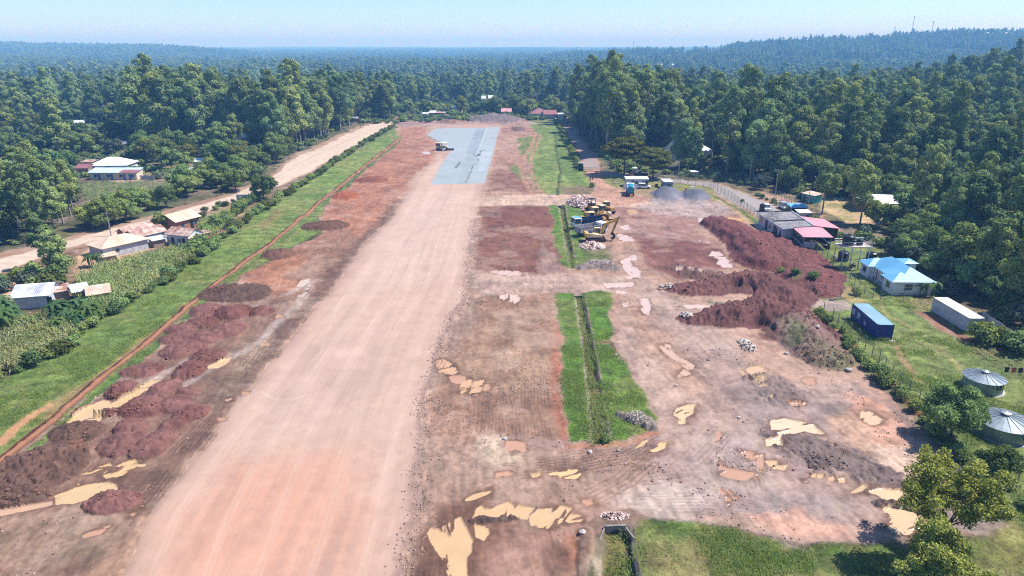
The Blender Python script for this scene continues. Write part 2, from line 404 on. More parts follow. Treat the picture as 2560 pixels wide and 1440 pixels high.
stroke([(1350,335),(1335,380),(1325,420),(1340,450),(1360,490)], 1.2, (168,130,108), 'ground', soft=.4, brk=.9, veg=0)
stroke([(1385,330),(1393,400),(1400,425),(1392,487)], .8, (74,92,50), 'grass', soft=.4, h=-.25)
area([(1400,470),(1440,462),(1480,470),(1478,487),(1405,487)], (126,122,84), 'grass', soft=1, veg=.7, brk=.5)
# far end
area([(985,300),(1060,292),(1200,290),(1340,298),(1360,308),(1250,316),(1100,314),(1000,318)], (172,146,144), soft=.8, c2=(156,128,128))
area([(940,296),(1050,288),(1180,282),(1120,300),(1000,305)], (118,132,84), 'grass', soft=1.2, veg=1, brk=.8)
area([(1310,296),(1400,290),(1405,312),(1350,312)], (112,138,74), 'grass', soft=1.2, veg=1, brk=.4)
area([(960,284),(1100,280),(1110,292),(985,302)], (150,120,96), soft=1, alpha=.6)
# red patch and brown patch between runway and drain
area([(1198,518),(1290,508),(1368,512),(1384,580),(1405,655),(1402,678),(1340,684),(1188,678),(1182,600)], (134,86,76), 'ground', soft=.8, c2=(120,76,70), brk=.25)
area([(1225,575),(1330,560),(1345,640),(1300,665),(1215,660)], (142,98,88), soft=1.5, alpha=.6, brk=.6)
area([(1190,742),(1385,742),(1392,800),(1405,850),(1412,1000),(1424,1112),(1350,1105),(1250,1092),(1120,1010),(1062,985),(1092,880),(1110,850),(1150,785)], (160,128,112), 'ground', soft=.8, c2=(148,114,100), brk=.25)
area([(1150,880),(1300,860),(1400,900),(1405,1000),(1300,1000),(1150,960)], (166,138,120), soft=2, alpha=.6, brk=.4)
area([(1385,800),(1405,850),(1412,1000),(1424,1112),(1395,1112),(1385,1000),(1378,900)], (160,94,74), soft=.6, alpha=.7, brk=.4)
area([(1350,600),(1395,650),(1402,678),(1340,684)], (154,130,128), soft=.8, alpha=.8, brk=.5)
for k, L_ in enumerate(([(1240,580),(1225,670)],[(1262,600),(1250,675)],[(1300,590),(1290,660)],[(1232,760),(1245,830)],[(1270,760),(1262,830)],[(1262,980),(1275,1080)],[(1300,960),(1305,1090)],[(1225,980),(1215,1080)],[(1345,940),(1360,1090)],[(1320,750),(1360,800)])):
    ruts(L_, .45, 5, .15, (112,84,76) if k > 2 else (100,64,58), alpha=.42, h=-.06)
for L_ in ([(1100,800),(1190,770)],[(1110,830),(1200,800)],[(1075,900),(1130,850)],[(1070,1000),(1130,1030)]):
    ruts(L_, .5, 5, .2, (104,84,80), alpha=.6, h=-.12)
area([(1110,800),(1180,750),(1200,790),(1150,860),(1110,930),(1070,980),(1090,890)], (150,128,124), soft=1, alpha=.7, brk=.3)
# tracks across
area([(1205,490),(1350,486),(1480,487),(1500,480),(1540,470),(1640,500),(1640,520),(1480,514),(1370,512),(1200,515)], (196,168,158), soft=1.0, var=.06)
area([(1462,425),(1502,425),(1545,468),(1600,485),(1640,500),(1560,515),(1480,500),(1482,470),(1470,440)], (188,146,132), soft=.8, var=.07)
area([(1175,690),(1400,682),(1560,688),(1590,700),(1590,735),(1400,732),(1180,742)], (184,158,154), soft=1, var=.08, c2=(172,146,142))
# the wide yard
area([(1480,514),(1640,520),(1800,505),(1860,550),(1900,570),(1760,562),(1740,570),(1760,600),(1830,650),(1830,665),(1740,690),(1600,600),(1540,600),(1535,540)], (158,122,120), soft=1.5, c2=(150,108,106))
area([(1640,505),(1830,505),(1850,525),(1760,545),(1640,535),(1590,520)], (172,158,168), soft=1.5, alpha=.8, brk=.5)
area([(1590,595),(1700,600),(1800,615),(1830,665),(1780,690),(1700,700),(1620,665),(1600,630)], (120,72,70), soft=1.2, alpha=.85, brk=.5, c2=(138,92,90))
area([(1560,690),(1620,700),(1700,760),(1740,800),(1850,850),(1850,900),(1960,960),(2150,960),(2290,1060),(2345,1290),(2200,1342),(2000,1355),(1780,1312),(1560,1290),(1450,1200),(1250,1100),(1430,1112),(1560,1100),(1625,1060),(1600,960),(1540,860)], (172,146,144), soft=1.5, c2=(162,140,144), var=.08)
area([(1580,860),(1700,840),(1740,900),(1760,1000),(1640,1020),(1600,940)], (192,166,158), soft=2.5, alpha=.7, brk=.5)
area([(1520,1240),(1640,1200),(1800,1230),(1700,1300),(1600,1290),(1550,1290)], (196,182,182), soft=2, alpha=.8, brk=.4)
area([(1700,1100),(1850,1050),(1920,1080),(1880,1230),(1760,1240),(1700,1180)], (166,150,156), soft=2, alpha=.7, brk=.6)
area([(1800,960),(1900,950),(2000,1000),(1960,1060),(1850,1040)], (156,142,150), soft=2, alpha=.7, brk=.5)
area([(1990,990),(2120,1010),(2170,1080),(2120,1110),(2030,1060)], (146,136,144), soft=1.5, alpha=.7, brk=.6)
area([(1880,1220),(2080,1230),(2160,1270),(2000,1300),(1880,1290)], (156,146,156), soft=2, alpha=.6, brk=.6)
area([(2050,1040),(2140,1010),(2210,1060),(2270,1110),(2300,1160),(2220,1170),(2120,1120)], (196,160,146), soft=1.0, brk=.6, var=.05, rough=.6)
area([(2120,980),(2180,990),(2260,1070),(2290,1130),(2240,1160),(2170,1110),(2130,1050),(2090,1020)], (194,150,136), soft=.8, brk=.5, rough=.5, warp=1.4)
area([(2150,1115),(2270,1110),(2310,1150),(2290,1190),(2200,1180)], (214,188,178), soft=1.2, brk=.4, alpha=.9)
area([(2340,1230),(2420,1210),(2520,1310),(2470,1340),(2340,1330)], (168,150,152), 'ground', soft=.6, veg=0, var=.14)
area([(1750,1290),(1850,1280),(2000,1310),(1990,1350),(1880,1330),(1780,1312)], (178,150,142), soft=1)
# lower middle
area([(1080,1120),(1250,1100),(1400,1120),(1600,1130),(1640,1180),(1500,1250),(1200,1230),(1060,1230)], (172,144,134), soft=1.5, c2=(158,130,122), brk=.2)
area([(1190,1090),(1260,1090),(1300,1150),(1230,1180),(1190,1150)], (204,186,172), soft=1, brk=.7, alpha=.7)
area([(1060,1330),(1100,1270),(1160,1250),(1420,1330),(1440,1440),(1450,1500),(1010,1500)], (138,102,92), soft=1, c2=(158,124,114), brk=.2)
area([(1040,1440),(1060,1350),(1100,1280),(1180,1240),(1260,1240),(1200,1270),(1150,1300),(1090,1400),(1060,1500),(1030,1500)], (118,88,78), soft=.8, alpha=.8, brk=.5)
area([(1410,1340),(1450,1330),(1450,1500),(1395,1500)], (164,110,84), soft=.8, alpha=.8, brk=.3)
area([(1250,1330),(1350,1340),(1380,1400),(1350,1500),(1200,1500),(1220,1400)], (172,136,128), soft=1.5, alpha=.7, brk=.4)
for L_, s_, n_ in (([(1050,1450),(1090,1330),(1160,1260),(1250,1225)], .5, 6), ([(1280,1180),(1420,1160),(1560,1140),(1640,1090)], .5, 6), ([(1250,1150),(1450,1165),(1600,1130)], .5, 4), ([(1480,1240),(1560,1200),(1620,1150)], .6, 4)):
    ruts(L_, s_, n_, .15, (124,96,88), alpha=.6, h=-.08)
# runway and its pale surface
RW = [(1105,362),(1083,400),(1045,432),(1008,490),(985,530),(930,595),(868,672),(800,762),(735,825),(690,890),(618,985),(540,1078),(448,1180),(368,1290),(298,1440),(262,1520),(990,1520),(1002,1440),(1022,1350),(1050,1260),(1050,1180),(1065,1100),(1065,1000),(1090,920),(1105,850),(1130,790),(1163,740),(1175,690),(1180,620),(1188,545),(1212,490),(1215,455),(1247,330),(1255,310),(1080,312),(1062,340),(1095,358)]
area(RW, (196,164,150), 'runway', soft=1.3, warp=.8, veg=0, var=.06, brk=.25)
RW2 = [(1090,385),(1065,440),(1030,490),(1000,540),(945,600),(890,680),(820,770),(750,845),(705,905),(640,985),(565,1078),(475,1180),(400,1290),(335,1440),(300,1520),(970,1520),(975,1440),(1000,1350),(1025,1260),(1030,1180),(1045,1100),(1048,1000),(1070,920),(1085,850),(1112,790),(1145,740),(1160,690),(1165,620),(1172,545),(1195,490),(1200,455)]
area(RW2, (214,184,168), 'runway', soft=2.4, var=.035)
area([(1040,480),(1190,480),(1170,560),(1150,700),(1040,700),(900,720),(980,560)], (220,194,182), 'runway', soft=5, alpha=.7, var=.04, brk=.6)
area([(560,1150),(900,1120),(950,1300),(900,1520),(350,1520),(420,1300)], (222,172,150), 'runway', soft=4, alpha=.85, var=.05, brk=1.2)
area([(600,1200),(800,1180),(860,1300),(700,1460),(420,1440)], (224,166,142), 'runway', soft=4, alpha=.45, brk=1.2)
area([(700,900),(850,820),(960,860),(950,1000),(800,1080),(640,1060)], (212,182,172), 'runway', soft=4, alpha=.6, brk=1.2)
stroke([(655,980),(690,998),(740,998),(765,988)], .18, (228,206,196), 'runway', soft=.1, alpha=.8, brk=.4)
stroke([(780,900),(800,880),(830,800),(860,740)], .3, (226,202,190), 'runway', soft=.2, alpha=.6, brk=.8)
LE = np.array([(1045,440),(1000,540),(945,600),(890,680),(820,770),(750,845),(705,905),(640,985),(565,1078),(475,1180),(400,1290),(335,1440)], float)
RE = np.array([(1195,490),(1172,545),(1166,600),(1160,690),(1145,740),(1112,790),(1085,850),(1070,920),(1048,1000),(1035,1140),(1015,1290),(975,1440)], float)
for k_, f_ in enumerate((.06,.12,.19,.27,.34,.41,.47,.55,.62,.68,.74,.81,.88,.94)):
    Lk = LE * (1 - f_) + RE * f_; c_ = (232,208,194) if k_ % 3 == 0 else (196,162,148)
    stroke([tuple(p) for p in Lk], .42, c_, 'runway', soft=.12, alpha=.24, brk=.9, warp=.12)
    stroke([(p[0] + 5 + p[1] * .006, p[1]) for p in Lk], .3, c_, 'runway', soft=.1, alpha=.22, brk=1.0, warp=.12)
for x_ in (0, 1, 2, 3):
    stroke([(1110+18*x_,500),(1060+22*x_,700),(960+36*x_,1000),(800+60*x_,1440)], .8, (202,168,152), 'runway', soft=.8, alpha=.35, brk=1.2)
# stony edges of the pale surface
stroke([(1190,545),(1182,620),(1178,690),(1165,742),(1132,790),(1108,850),(1093,920),(1068,1000),(1068,1100),(1052,1180),(1052,1260),(1024,1350),(1004,1440)], 1.5, (168,140,132), soft=.5, brk=1.0, alpha=.8, h=.05)
# grey surface being laid
GS = [(1067,338),(1089,321),(1250,318),(1240,352),(1228,400),(1212,458),(1078,461),(1100,416),(1128,376),(1112,366),(1090,350)]
area(GS, (172,184,196), 'gravel_surface', soft=.18, warp=.12, veg=0, var=.05, rough=.85)
area([(1190,322),(1215,320),(1190,385),(1165,386)], (152,166,182), 'gravel_surface', soft=.2, warp=.1, alpha=.8)
area([(1165,390),(1192,390),(1180,430),(1172,459),(1140,459),(1155,420)], (158,172,180), 'gravel_surface', soft=.3, warp=.15, alpha=.7, brk=.2)
area([(1078,461),(1100,416),(1112,400),(1170,402),(1158,430),(1130,460)], (164,178,188), 'gravel_surface', soft=.4, warp=.15, alpha=.8)
area([(1200,380),(1228,380),(1214,425),(1196,430)], (184,196,208), 'gravel_surface', soft=.4, warp=.3, alpha=.7)
stroke([(1218,320),(1192,386)], .35, (196,206,216), 'gravel_surface', soft=.15, warp=.05)
stroke([(1128,386),(1160,385),(1195,387),(1200,375),(1230,376)], .4, (104,112,124), 'gravel_surface', soft=.12, brk=.9)
stroke([(1148,405),(1140,420)], .7, (96,104,112), 'gravel_surface', soft=.15)
stroke([(1196,398),(1180,420),(1172,440),(1164,458)], .4, (110,120,128), 'gravel_surface', soft=.15, brk=.9)
area([(1184,386),(1196,384),(1192,391),(1186,391)], (88,92,104), 'gravel_surface', soft=.2)
stroke([(1066,338),(1096,354),(1112,366)], .7, (96,88,92), soft=.2, brk=.4)
# trench
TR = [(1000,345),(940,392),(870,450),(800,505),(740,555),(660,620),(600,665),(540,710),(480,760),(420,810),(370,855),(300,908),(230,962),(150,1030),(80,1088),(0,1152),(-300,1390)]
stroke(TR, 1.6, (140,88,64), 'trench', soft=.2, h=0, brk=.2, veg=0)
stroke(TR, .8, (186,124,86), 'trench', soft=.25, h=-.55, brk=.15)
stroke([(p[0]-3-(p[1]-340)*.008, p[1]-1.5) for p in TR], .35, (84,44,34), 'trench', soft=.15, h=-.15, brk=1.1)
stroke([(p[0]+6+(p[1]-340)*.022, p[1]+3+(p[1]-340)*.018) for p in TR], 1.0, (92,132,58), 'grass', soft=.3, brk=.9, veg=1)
# grass at the drain
area([(1368,512),(1398,512),(1420,600),(1432,668),(1420,670),(1402,665),(1385,590)], (98,142,52), 'grass', soft=.35, veg=1, var=.16)
area([(1405,512),(1438,512),(1462,535),(1480,562),(1482,588),(1456,597),(1450,612),(1478,634),(1510,640),(1526,652),(1500,668),(1430,668),(1412,590)], (96,138,54), 'grass', soft=.4, veg=1, var=.16)
area([(1470,620),(1530,618),(1525,662),(1450,668)], (92,110,70), 'grass', soft=1, veg=.9, alpha=.8)
area([(1386,735),(1440,735),(1455,830),(1480,1000),(1492,1105),(1425,1114),(1418,1000),(1405,850)], (92,142,48), 'grass', soft=.35, veg=1, var=.16)
area([(1450,735),(1500,728),(1522,735),(1530,800),(1532,852),(1480,855),(1462,800)], (94,144,48), 'grass', soft=.35, veg=1, var=.16)
area([(1484,860),(1534,862),(1560,905),(1605,975),(1628,1040),(1625,1062),(1560,1105),(1500,1112),(1500,1000)], (96,140,50), 'grass', soft=.4, veg=1, var=.16)
stroke([(1484,857),(1530,856),(1550,900)], .6, (104,74,58), 'ground', soft=.2, veg=0)
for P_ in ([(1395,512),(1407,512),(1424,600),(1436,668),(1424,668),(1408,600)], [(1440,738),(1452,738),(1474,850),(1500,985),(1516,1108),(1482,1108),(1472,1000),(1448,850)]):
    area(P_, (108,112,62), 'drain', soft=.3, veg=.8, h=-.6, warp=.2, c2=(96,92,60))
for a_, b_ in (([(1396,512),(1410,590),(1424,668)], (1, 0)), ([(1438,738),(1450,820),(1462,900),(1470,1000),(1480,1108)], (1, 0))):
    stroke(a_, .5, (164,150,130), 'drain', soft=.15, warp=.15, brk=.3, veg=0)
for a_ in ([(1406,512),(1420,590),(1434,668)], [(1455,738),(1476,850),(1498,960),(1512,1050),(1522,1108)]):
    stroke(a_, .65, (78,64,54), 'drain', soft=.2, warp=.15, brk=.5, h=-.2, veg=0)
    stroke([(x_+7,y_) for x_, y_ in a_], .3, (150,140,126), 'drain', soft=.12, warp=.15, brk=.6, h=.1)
area([(1395,1118),(1500,1116),(1560,1106),(1625,1066),(1640,1080),(1560,1120),(1480,1130),(1400,1128)], (176,118,88), soft=.5, alpha=.8, brk=.3)
# bottom grass and its drain
area([(1580,1294),(1700,1305),(1785,1322),(1900,1340),(2000,1362),(2120,1350),(2210,1352),(2330,1410),(2450,1352),(2520,1318),(2545,1280),(2640,1250),(2700,1520),(1470,1520),(1478,1400),(1500,1345),(1520,1330),(1560,1318)], (104,138,58), 'grass', soft=.6, veg=1, var=.2, c2=(140,142,84), warp=1.2)
area([(1600,1360),(1720,1350),(1850,1380),(1900,1440),(1850,1510),(1620,1510)], (146,146,92), 'grass', soft=2, veg=.9, alpha=.8, brk=.8)
area([(1920,1345),(1990,1355),(2020,1380),(1960,1372)], (150,146,132), 'grass', soft=.6, veg=.5, alpha=.8, brk=.4)
area([(1800,1340),(1900,1350),(2000,1380),(2200,1390),(2200,1440),(1950,1420),(1850,1380)], (76,112,44), 'grass', soft=1.5, veg=1, alpha=.7, brk=.7)
area([(2450,1352),(2520,1320),(2640,1260),(2700,1500),(2420,1500)], (136,146,82), 'grass', soft=1.2, veg=1, alpha=.8, c2=(160,146,110))
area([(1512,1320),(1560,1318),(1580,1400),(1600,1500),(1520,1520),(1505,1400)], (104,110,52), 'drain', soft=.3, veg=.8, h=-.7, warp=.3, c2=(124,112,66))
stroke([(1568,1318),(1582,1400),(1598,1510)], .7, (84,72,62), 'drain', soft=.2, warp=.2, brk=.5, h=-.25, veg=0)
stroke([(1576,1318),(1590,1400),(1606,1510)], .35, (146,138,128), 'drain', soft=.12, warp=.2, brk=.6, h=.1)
stroke([(1500,1345),(1490,1400),(1508,1510)], .9, (150,138,120), 'ground', soft=.3, warp=.4, brk=.9, veg=.1, h=.1)
stroke([(1458,1330),(1452,1400),(1462,1500)], 1.0, (122,98,88), 'ground', soft=.3, warp=.6, brk=.9, veg=.0, h=.25)
# access road with its gate, tarmac road behind the cabins
area([(1405,308),(1436,312),(1470,365),(1500,405),(1512,424),(1455,428),(1448,405),(1440,370),(1412,335)], (180,140,122), 'ground', soft=.5, veg=0)
area([(1412,312),(1432,314),(1462,365),(1492,405),(1503,422),(1462,424),(1458,400),(1446,365),(1420,330)], (172,150,148), 'road', soft=.2, veg=0, warp=.15, var=.05)
area([(1500,425),(1560,432),(1600,440),(1645,443),(1720,450),(1775,453),(1830,468),(1885,492),(1960,518),(1990,536),(1975,560),(1900,545),(1850,520),(1800,492),(1770,470),(1700,458),(1640,452),(1560,448),(1510,440)], (170,140,120), 'ground', soft=.7, veg=0, alpha=.9)
area([(1510,428),(1560,434),(1600,441),(1645,444),(1720,452),(1775,456),(1825,470),(1880,494),(1950,520),(1985,536),(1965,556),(1900,540),(1850,515),(1805,490),(1775,468),(1700,457),(1640,450),(1560,444),(1510,438)], (172,162,160), 'road', soft=.2, veg=0, warp=.15, var=.05)
# compound grass around the cabins and along the fence
area([(1505,438),(1560,446),(1640,453),(1700,460),(1772,471),(1800,492),(1850,522),(1905,548),(1890,558),(1860,548),(1830,522),(1780,496),(1740,480),(1690,485),(1640,478),(1600,480),(1560,476),(1530,465)], (116,142,74), 'grass', soft=.5, veg=1, c2=(142,150,90))
area([(1540,460),(1600,470),(1690,478),(1740,485),(1640,492),(1570,482)], (160,146,104), 'grass', soft=1, veg=.6, alpha=.7)
stroke([(1790,490),(1840,520),(1895,556)], 1.2, (84,112,50), 'grass', soft=.4, veg=1, brk=.4)
stroke([(1800,500),(1845,533),(1880,560),(1960,618)], 1.6, (186,158,128), 'ground', soft=.6, veg=0, brk=.5, alpha=.8)
# ground right of the fence
area([(1900,560),(1990,545),(2120,590),(2240,650),(2340,730),(2460,800),(2700,960),(2900,1500),(2560,1330),(2440,1180),(2345,1110),(2290,1030),(2200,925),(2110,845),(2045,785),(2050,730),(1990,650)], (112,142,72), 'grass', soft=.6, veg=1, var=.13, c2=(134,156,90))
area([(1960,600),(2050,655),(2130,720),(2160,760),(2080,742),(2035,715),(2040,700),(1990,650),(1940,605)], (140,142,84), 'grass', soft=1, veg=.9, c2=(110,130,62))
stroke([(1985,618),(2050,672),(2110,722),(2150,760)], 2.2, (170,158,106), 'grass', soft=.6, veg=.5, alpha=.8, brk=.4)
stroke([(1975,625),(2040,678),(2090,722)], .8, (70,88,40), 'grass', soft=.3, veg=1, brk=.4, h=-.2)
stroke([(2030,650),(2075,690),(2110,712)], 1.6, (112,160,56), 'grass', soft=.4, veg=1)
area([(2012,755),(2060,748),(2125,752),(2130,775),(2050,778),(2020,775)], (160,148,150), 'ground', soft=.5, veg=0, brk=.5)
area([(2245,745),(2290,750),(2330,755),(2325,772),(2270,770)], (130,130,84), 'grass', soft=.6, veg=.8, brk=.5)
area([(2285,780),(2320,778),(2360,800),(2400,830),(2450,850),(2520,880),(2500,900),(2420,855),(2350,825)], (150,104,86), 'ground', soft=.5, veg=0, brk=.4)
area([(2400,855),(2480,870),(2560,910),(2600,960),(2540,940),(2460,900)], (96,116,64), 'grass', soft=.8, veg=1, c2=(130,116,84))
for L_, c_, w_ in (([(2188,735),(2200,750),(2215,790),(2240,800),(2330,850),(2430,950)], (160,160,100), .6), ([(2240,860),(2255,900),(2300,960)], (168,148,108), .9), ([(2260,830),(2380,900),(2500,960)], (146,158,96), .5)):
    stroke(L_, w_, c_, 'grass', soft=.5, veg=.6, alpha=.7, brk=.6)
stroke([(2240,690),(2300,740),(2380,790),(2450,830)], 3.0, (156,120,104), 'ground', soft=1, veg=0, brk=.7, alpha=.8)
area([(2040,790),(2110,850),(2200,932),(2290,1035),(2340,1110),(2345,1150),(2300,1090),(2230,1000),(2130,905),(2050,830)], (124,124,82), 'grass', soft=.7, veg=.7, brk=.7, alpha=.8)
stroke([(2040,770),(2110,840),(2200,925),(2290,1030),(2330,1085)], .9, (150,98,72), 'ground', soft=.3, veg=0, brk=.5)
# behind the right road
area([(1990,535),(2090,560),(2120,590),(2060,585),(1990,560)], (186,142,116), 'ground', soft=.8, veg=0)
area([(1895,478),(1980,500),(2060,540),(2040,545),(1960,515),(1900,495)], (172,138,122), 'ground', soft=.8, veg=0, brk=.4)
area([(2030,492),(2130,495),(2200,520),(2250,560),(2120,560),(2060,525)], (196,170,132), 'ground', soft=1, veg=.2, c2=(150,150,90))
# earthworks ridges on the right
B = (120,70,62); R = (130,76,70)
blob(700,640,88,26,1.1,(120,82,66),'soil_heap.07',lump=.4)
blob(812,566,128,28,1.0,(112,76,62),'soil_heap.06',lump=.4)
blob(868,492,66,18,1.2,(170,88,52),'soil_heap.05',lump=.3)
blob(930,451,92,15,1.0,(146,82,60),'soil_heap.04',lump=.3)
blob(1296,325,40,9,1.6,(126,100,98),'soil_heap.03',lump=.3)
blob(1240,300,150,16,3.0,(128,112,116),'soil_heap.02',lump=.9)
blob(1130,305,80,6,1.2,(146,106,92),'soil_heap.01',lump=.5)
blob(590,735,190,52,.6,(104,76,64),'soil_heap.08',lump=.55,c2=(92,66,56))
LH = [(655,778,66,22,1.1),(585,783,92,36,1.7),(517,779,84,34,1.4),(503,809,84,30,1.3),(567,827,84,46,1.6),(450,828,72,26,1.4),(443,849,88,30,1.3),(510,849,80,30,1.4),(457,878,112,42,1.4),(524,894,92,34,1.2),(354,927,100,38,1.2),(475,933,84,40,1.5),(414,974,80,44,1.3),(297,981,92,44,1.6),(230,1034,108,46,1.5),(468,980,60,24,1.1),(432,1008,90,46,1.3),(354,1020,130,56,1.2),(478,1032,100,48,1.2),(436,1058,64,36,1.2),(330,1070,82,42,1.4),(319,1108,124,62,1.5),(390,1110,100,74,1.5),(276,1262,140,60,1.2)]
for k_, (a_, b_, c_, d_, e_) in enumerate(LH):
    blob(a_, b_, c_ * 1.06, d_ * 1.08, e_ * .60, (140,92,86), 'soil_heap.%02d' % (k_ + 9), lump=.3, p=1.7, c2=(122,74,68))
blob(191,1086,150,56,.6,(108,80,66),'soil_heap.33',lump=.5)
blob(95,1178,240,140,.55,(116,84,72),'soil_heap.34',lump=.7,p=2.2,c2=(134,92,70))
blob(20,1245,220,60,.55,(110,82,70),'soil_heap.35',lump=.6,p=2.2)
def ridge(line, wl, wr, hts, c, name, c2=None, flatw=0.0, lump=.3, plow=0.0, edge=.12, rag=1.25):
    """bank of dumped earth along a crest line; separate widths each side"""
    P = UN(line); pad = max(max(wl), max(wr)) + 6
    i = pick(P, pad); x = X[i] + (WX[i] - X[i]) * rag; y = Y[i] + (WY[i] - Y[i]) * rag
    best = np.full(len(i), 1e18); s = np.zeros(len(i)); A = np.zeros(len(i)); Bq = np.ones(len(i)); Cq = np.ones(len(i)); al = np.zeros(len(i)); acc = 0
    for k in range(len(P) - 1):
        ax, ay = P[k]; bx, by = P[k + 1]; ex, ey = bx - ax, by - ay; L = math.hypot(ex, ey)
        t = np.clip(((x - ax) * ex + (y - ay) * ey) / L / L, 0, 1)
        dx, dy = x - ax - ex * t, y - ay - ey * t; d = np.hypot(dx, dy); m = d < best
        sg = np.sign(ex * (y - ay) - ey * (x - ax))
        best[m] = d[m]; s[m] = sg[m]
        A[m] = (hts[k] + (hts[k + 1] - hts[k]) * t)[m]
        Bq[m] = (wl[k] + (wl[k + 1] - wl[k]) * t)[m]; Cq[m] = (wr[k] + (wr[k + 1] - wr[k]) * t)[m]; al[m] = (acc + L * t)[m]; acc += L
    w = np.where(s > 0, Bq, Cq); r = np.clip(1 - np.clip(best - flatw, 0, None) / w, 0, 1)
    hh = A * sstep(0, 1, r) ** .85
    hh = hh * (1 + .12 * N_M[i]) + lump * sstep(0, .3, r) * (np.abs(N_S[i]) + .4 * N_M[i])
    if plow: hh = hh + plow * sstep(.1, .4, r) * np.sin(best * 2.6 + N_M[i]) * .5
    k_ = sstep(.03, edge, r + (.22 * N_S[i] + .12 * N_M[i] if edge > .2 else 0)); HGT[i] = np.maximum(HGT[i], hh)
    cc = lin(c)[None, :] * GAIN * (1 + .12 * N_S[i] + .12 * N_M[i] + .1 * vnoise(al * 1.1, best * .12, 4))[:, None]
    if c2 is not None:
        t = sstep(-.1, .5, N_L[i] + .4 * N_M[i])[:, None]; cc = cc * (1 - t) + lin(c2)[None, :] * GAIN * (1 + .15 * N_S[i])[:, None] * t
    COL[i] = COL[i] * (1 - k_[:, None]) + cc * k_[:, None]; MSK[i] *= 1 - k_; RGH[i] = .95
    CLS[i[k_ > .5]] = cls(name)
ridge([(1792,560),(1835,586),(1868,618),(1900,658)], [8,7,6,5], [4,5,5,5], [1.9,2.5,2.9,2.5], (124,70,70), 'earth_bank.01', c2=(108,58,60), flatw=.6, plow=.35)
ridge([(1912,598),(1960,650),(1995,690),(2022,715)], [7,8,8,6], [4.5,4.5,4.5,3.5], [.9,1.3,1.6,1.3], (124,70,70), 'earth_bank.01', c2=(134,84,80), flatw=1.5, plow=.3)
ridge([(1700,728),(1770,722),(1850,712),(1900,716),(1960,740)], [2.5,3.5,6,7,7], [3,4,6,8,8], [.4,.9,2.0,2.8,2.1], (118,74,72), 'earth_bank.02', c2=(146,104,98), lump=.65)
ridge([(1740,800),(1800,795),(1850,790),(1900,785),(1960,800),(2030,840)], [3,5,6,7,7,5], [3,5,6,7,7,6], [.5,1.6,1.9,2.5,2.3,1.4], (118,74,72), 'earth_bank.03', c2=(148,110,104), lump=.65)
ridge([(1990,840),(2030,860),(2080,895)], [5,5,4], [5,6,5], [1.9,2.2,1.2], (140,108,100), 'earth_bank.04', c2=(120,118,84), lump=.5)
blob(1908,826,38,40,-1,(70,40,36),'earth_bank.03',lump=.1) if False else None
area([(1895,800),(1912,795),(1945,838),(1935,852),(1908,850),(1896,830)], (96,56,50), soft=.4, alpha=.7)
area([(1950,815),(2010,835),(2000,880),(1960,870)], (104,118,72), soft=.8, alpha=.7, veg=.6, brk=.5)
for P_ in ([(1975,690),(2000,695),(2010,712),(1985,715)], [(1865,680),(1880,678),(1885,690),(1868,692)], [(1760,752),(1800,755),(1830,762),(1790,764)]):
    area(P_, (92,116,62), soft=.5, alpha=.8, veg=.8, brk=.5)
blob(1995,1140,290,40,.9,(104,88,88),'rubble_bank.01',lump=.5,p=2.2) if False else None
ridge([(1960,1092),(2010,1112),(2080,1142),(2160,1172),(2230,1200)], [2,4,4,3,1.5], [3,4.5,5,4,2], [.1,.2,.2,.12,.06], (128,108,106), 'rubble_bank', c2=(98,82,80), lump=.30, edge=.6, rag=2.0)
ridge([(1890,950),(1930,975),(1970,990)], [3,4,3], [3,4,3], [.1,.15,.1], (138,116,112), 'rubble_bank.01', lump=.3, edge=.6, rag=2.0)
ridge([(2190,1258),(2250,1272),(2330,1290)], [.9,1,.9], [.9,1,.9], [.3,.4,.3], (110,96,98), 'rubble_bank.02', lump=.4)
ridge([(1455,668),(1500,662),(1530,672)], [2,3,2], [2,3,2], [.8,1.2,.6], (150,132,128), 'rubble_bank.03', lump=.5)
ridge([(1555,1035),(1590,1045),(1610,1065)], [1,1.4,1], [1,1.4,1], [.5,.7,.5], (150,134,126), 'rubble_bank.04', lump=.5)
ridge([(1700,670),(1740,690),(1780,694)], [3,3,3], [3,3,3], [.5,.7,.6], (124,88,82), 'rubble_bank.05', lump=.5)
ridge([(1170,1308),(1230,1298),(1270,1288)], [.5,.6,.5], [.5,.6,.5], [.3,.35,.3], (110,88,82), 'rubble_bank.06', lump=.3)
for P_ in ([(1480,1280),(1560,1275),(1600,1300),(1560,1318),(1510,1322),(1470,1310)],):
    area(P_, (140,116,108), soft=.5, h=.25, c2=(122,98,92), brk=.3)
blob(1672,490,84,26,3.0,(118,120,142),'gravel_heap.01',lump=.12,p=1.2)
blob(1741,493,80,24,2.7,(112,116,138),'gravel_heap.02',lump=.12,p=1.2)
area([(1630,492),(1700,498),(1780,500),(1760,512),(1640,508)], (146,144,160), soft=.8, brk=.3, alpha=.8)
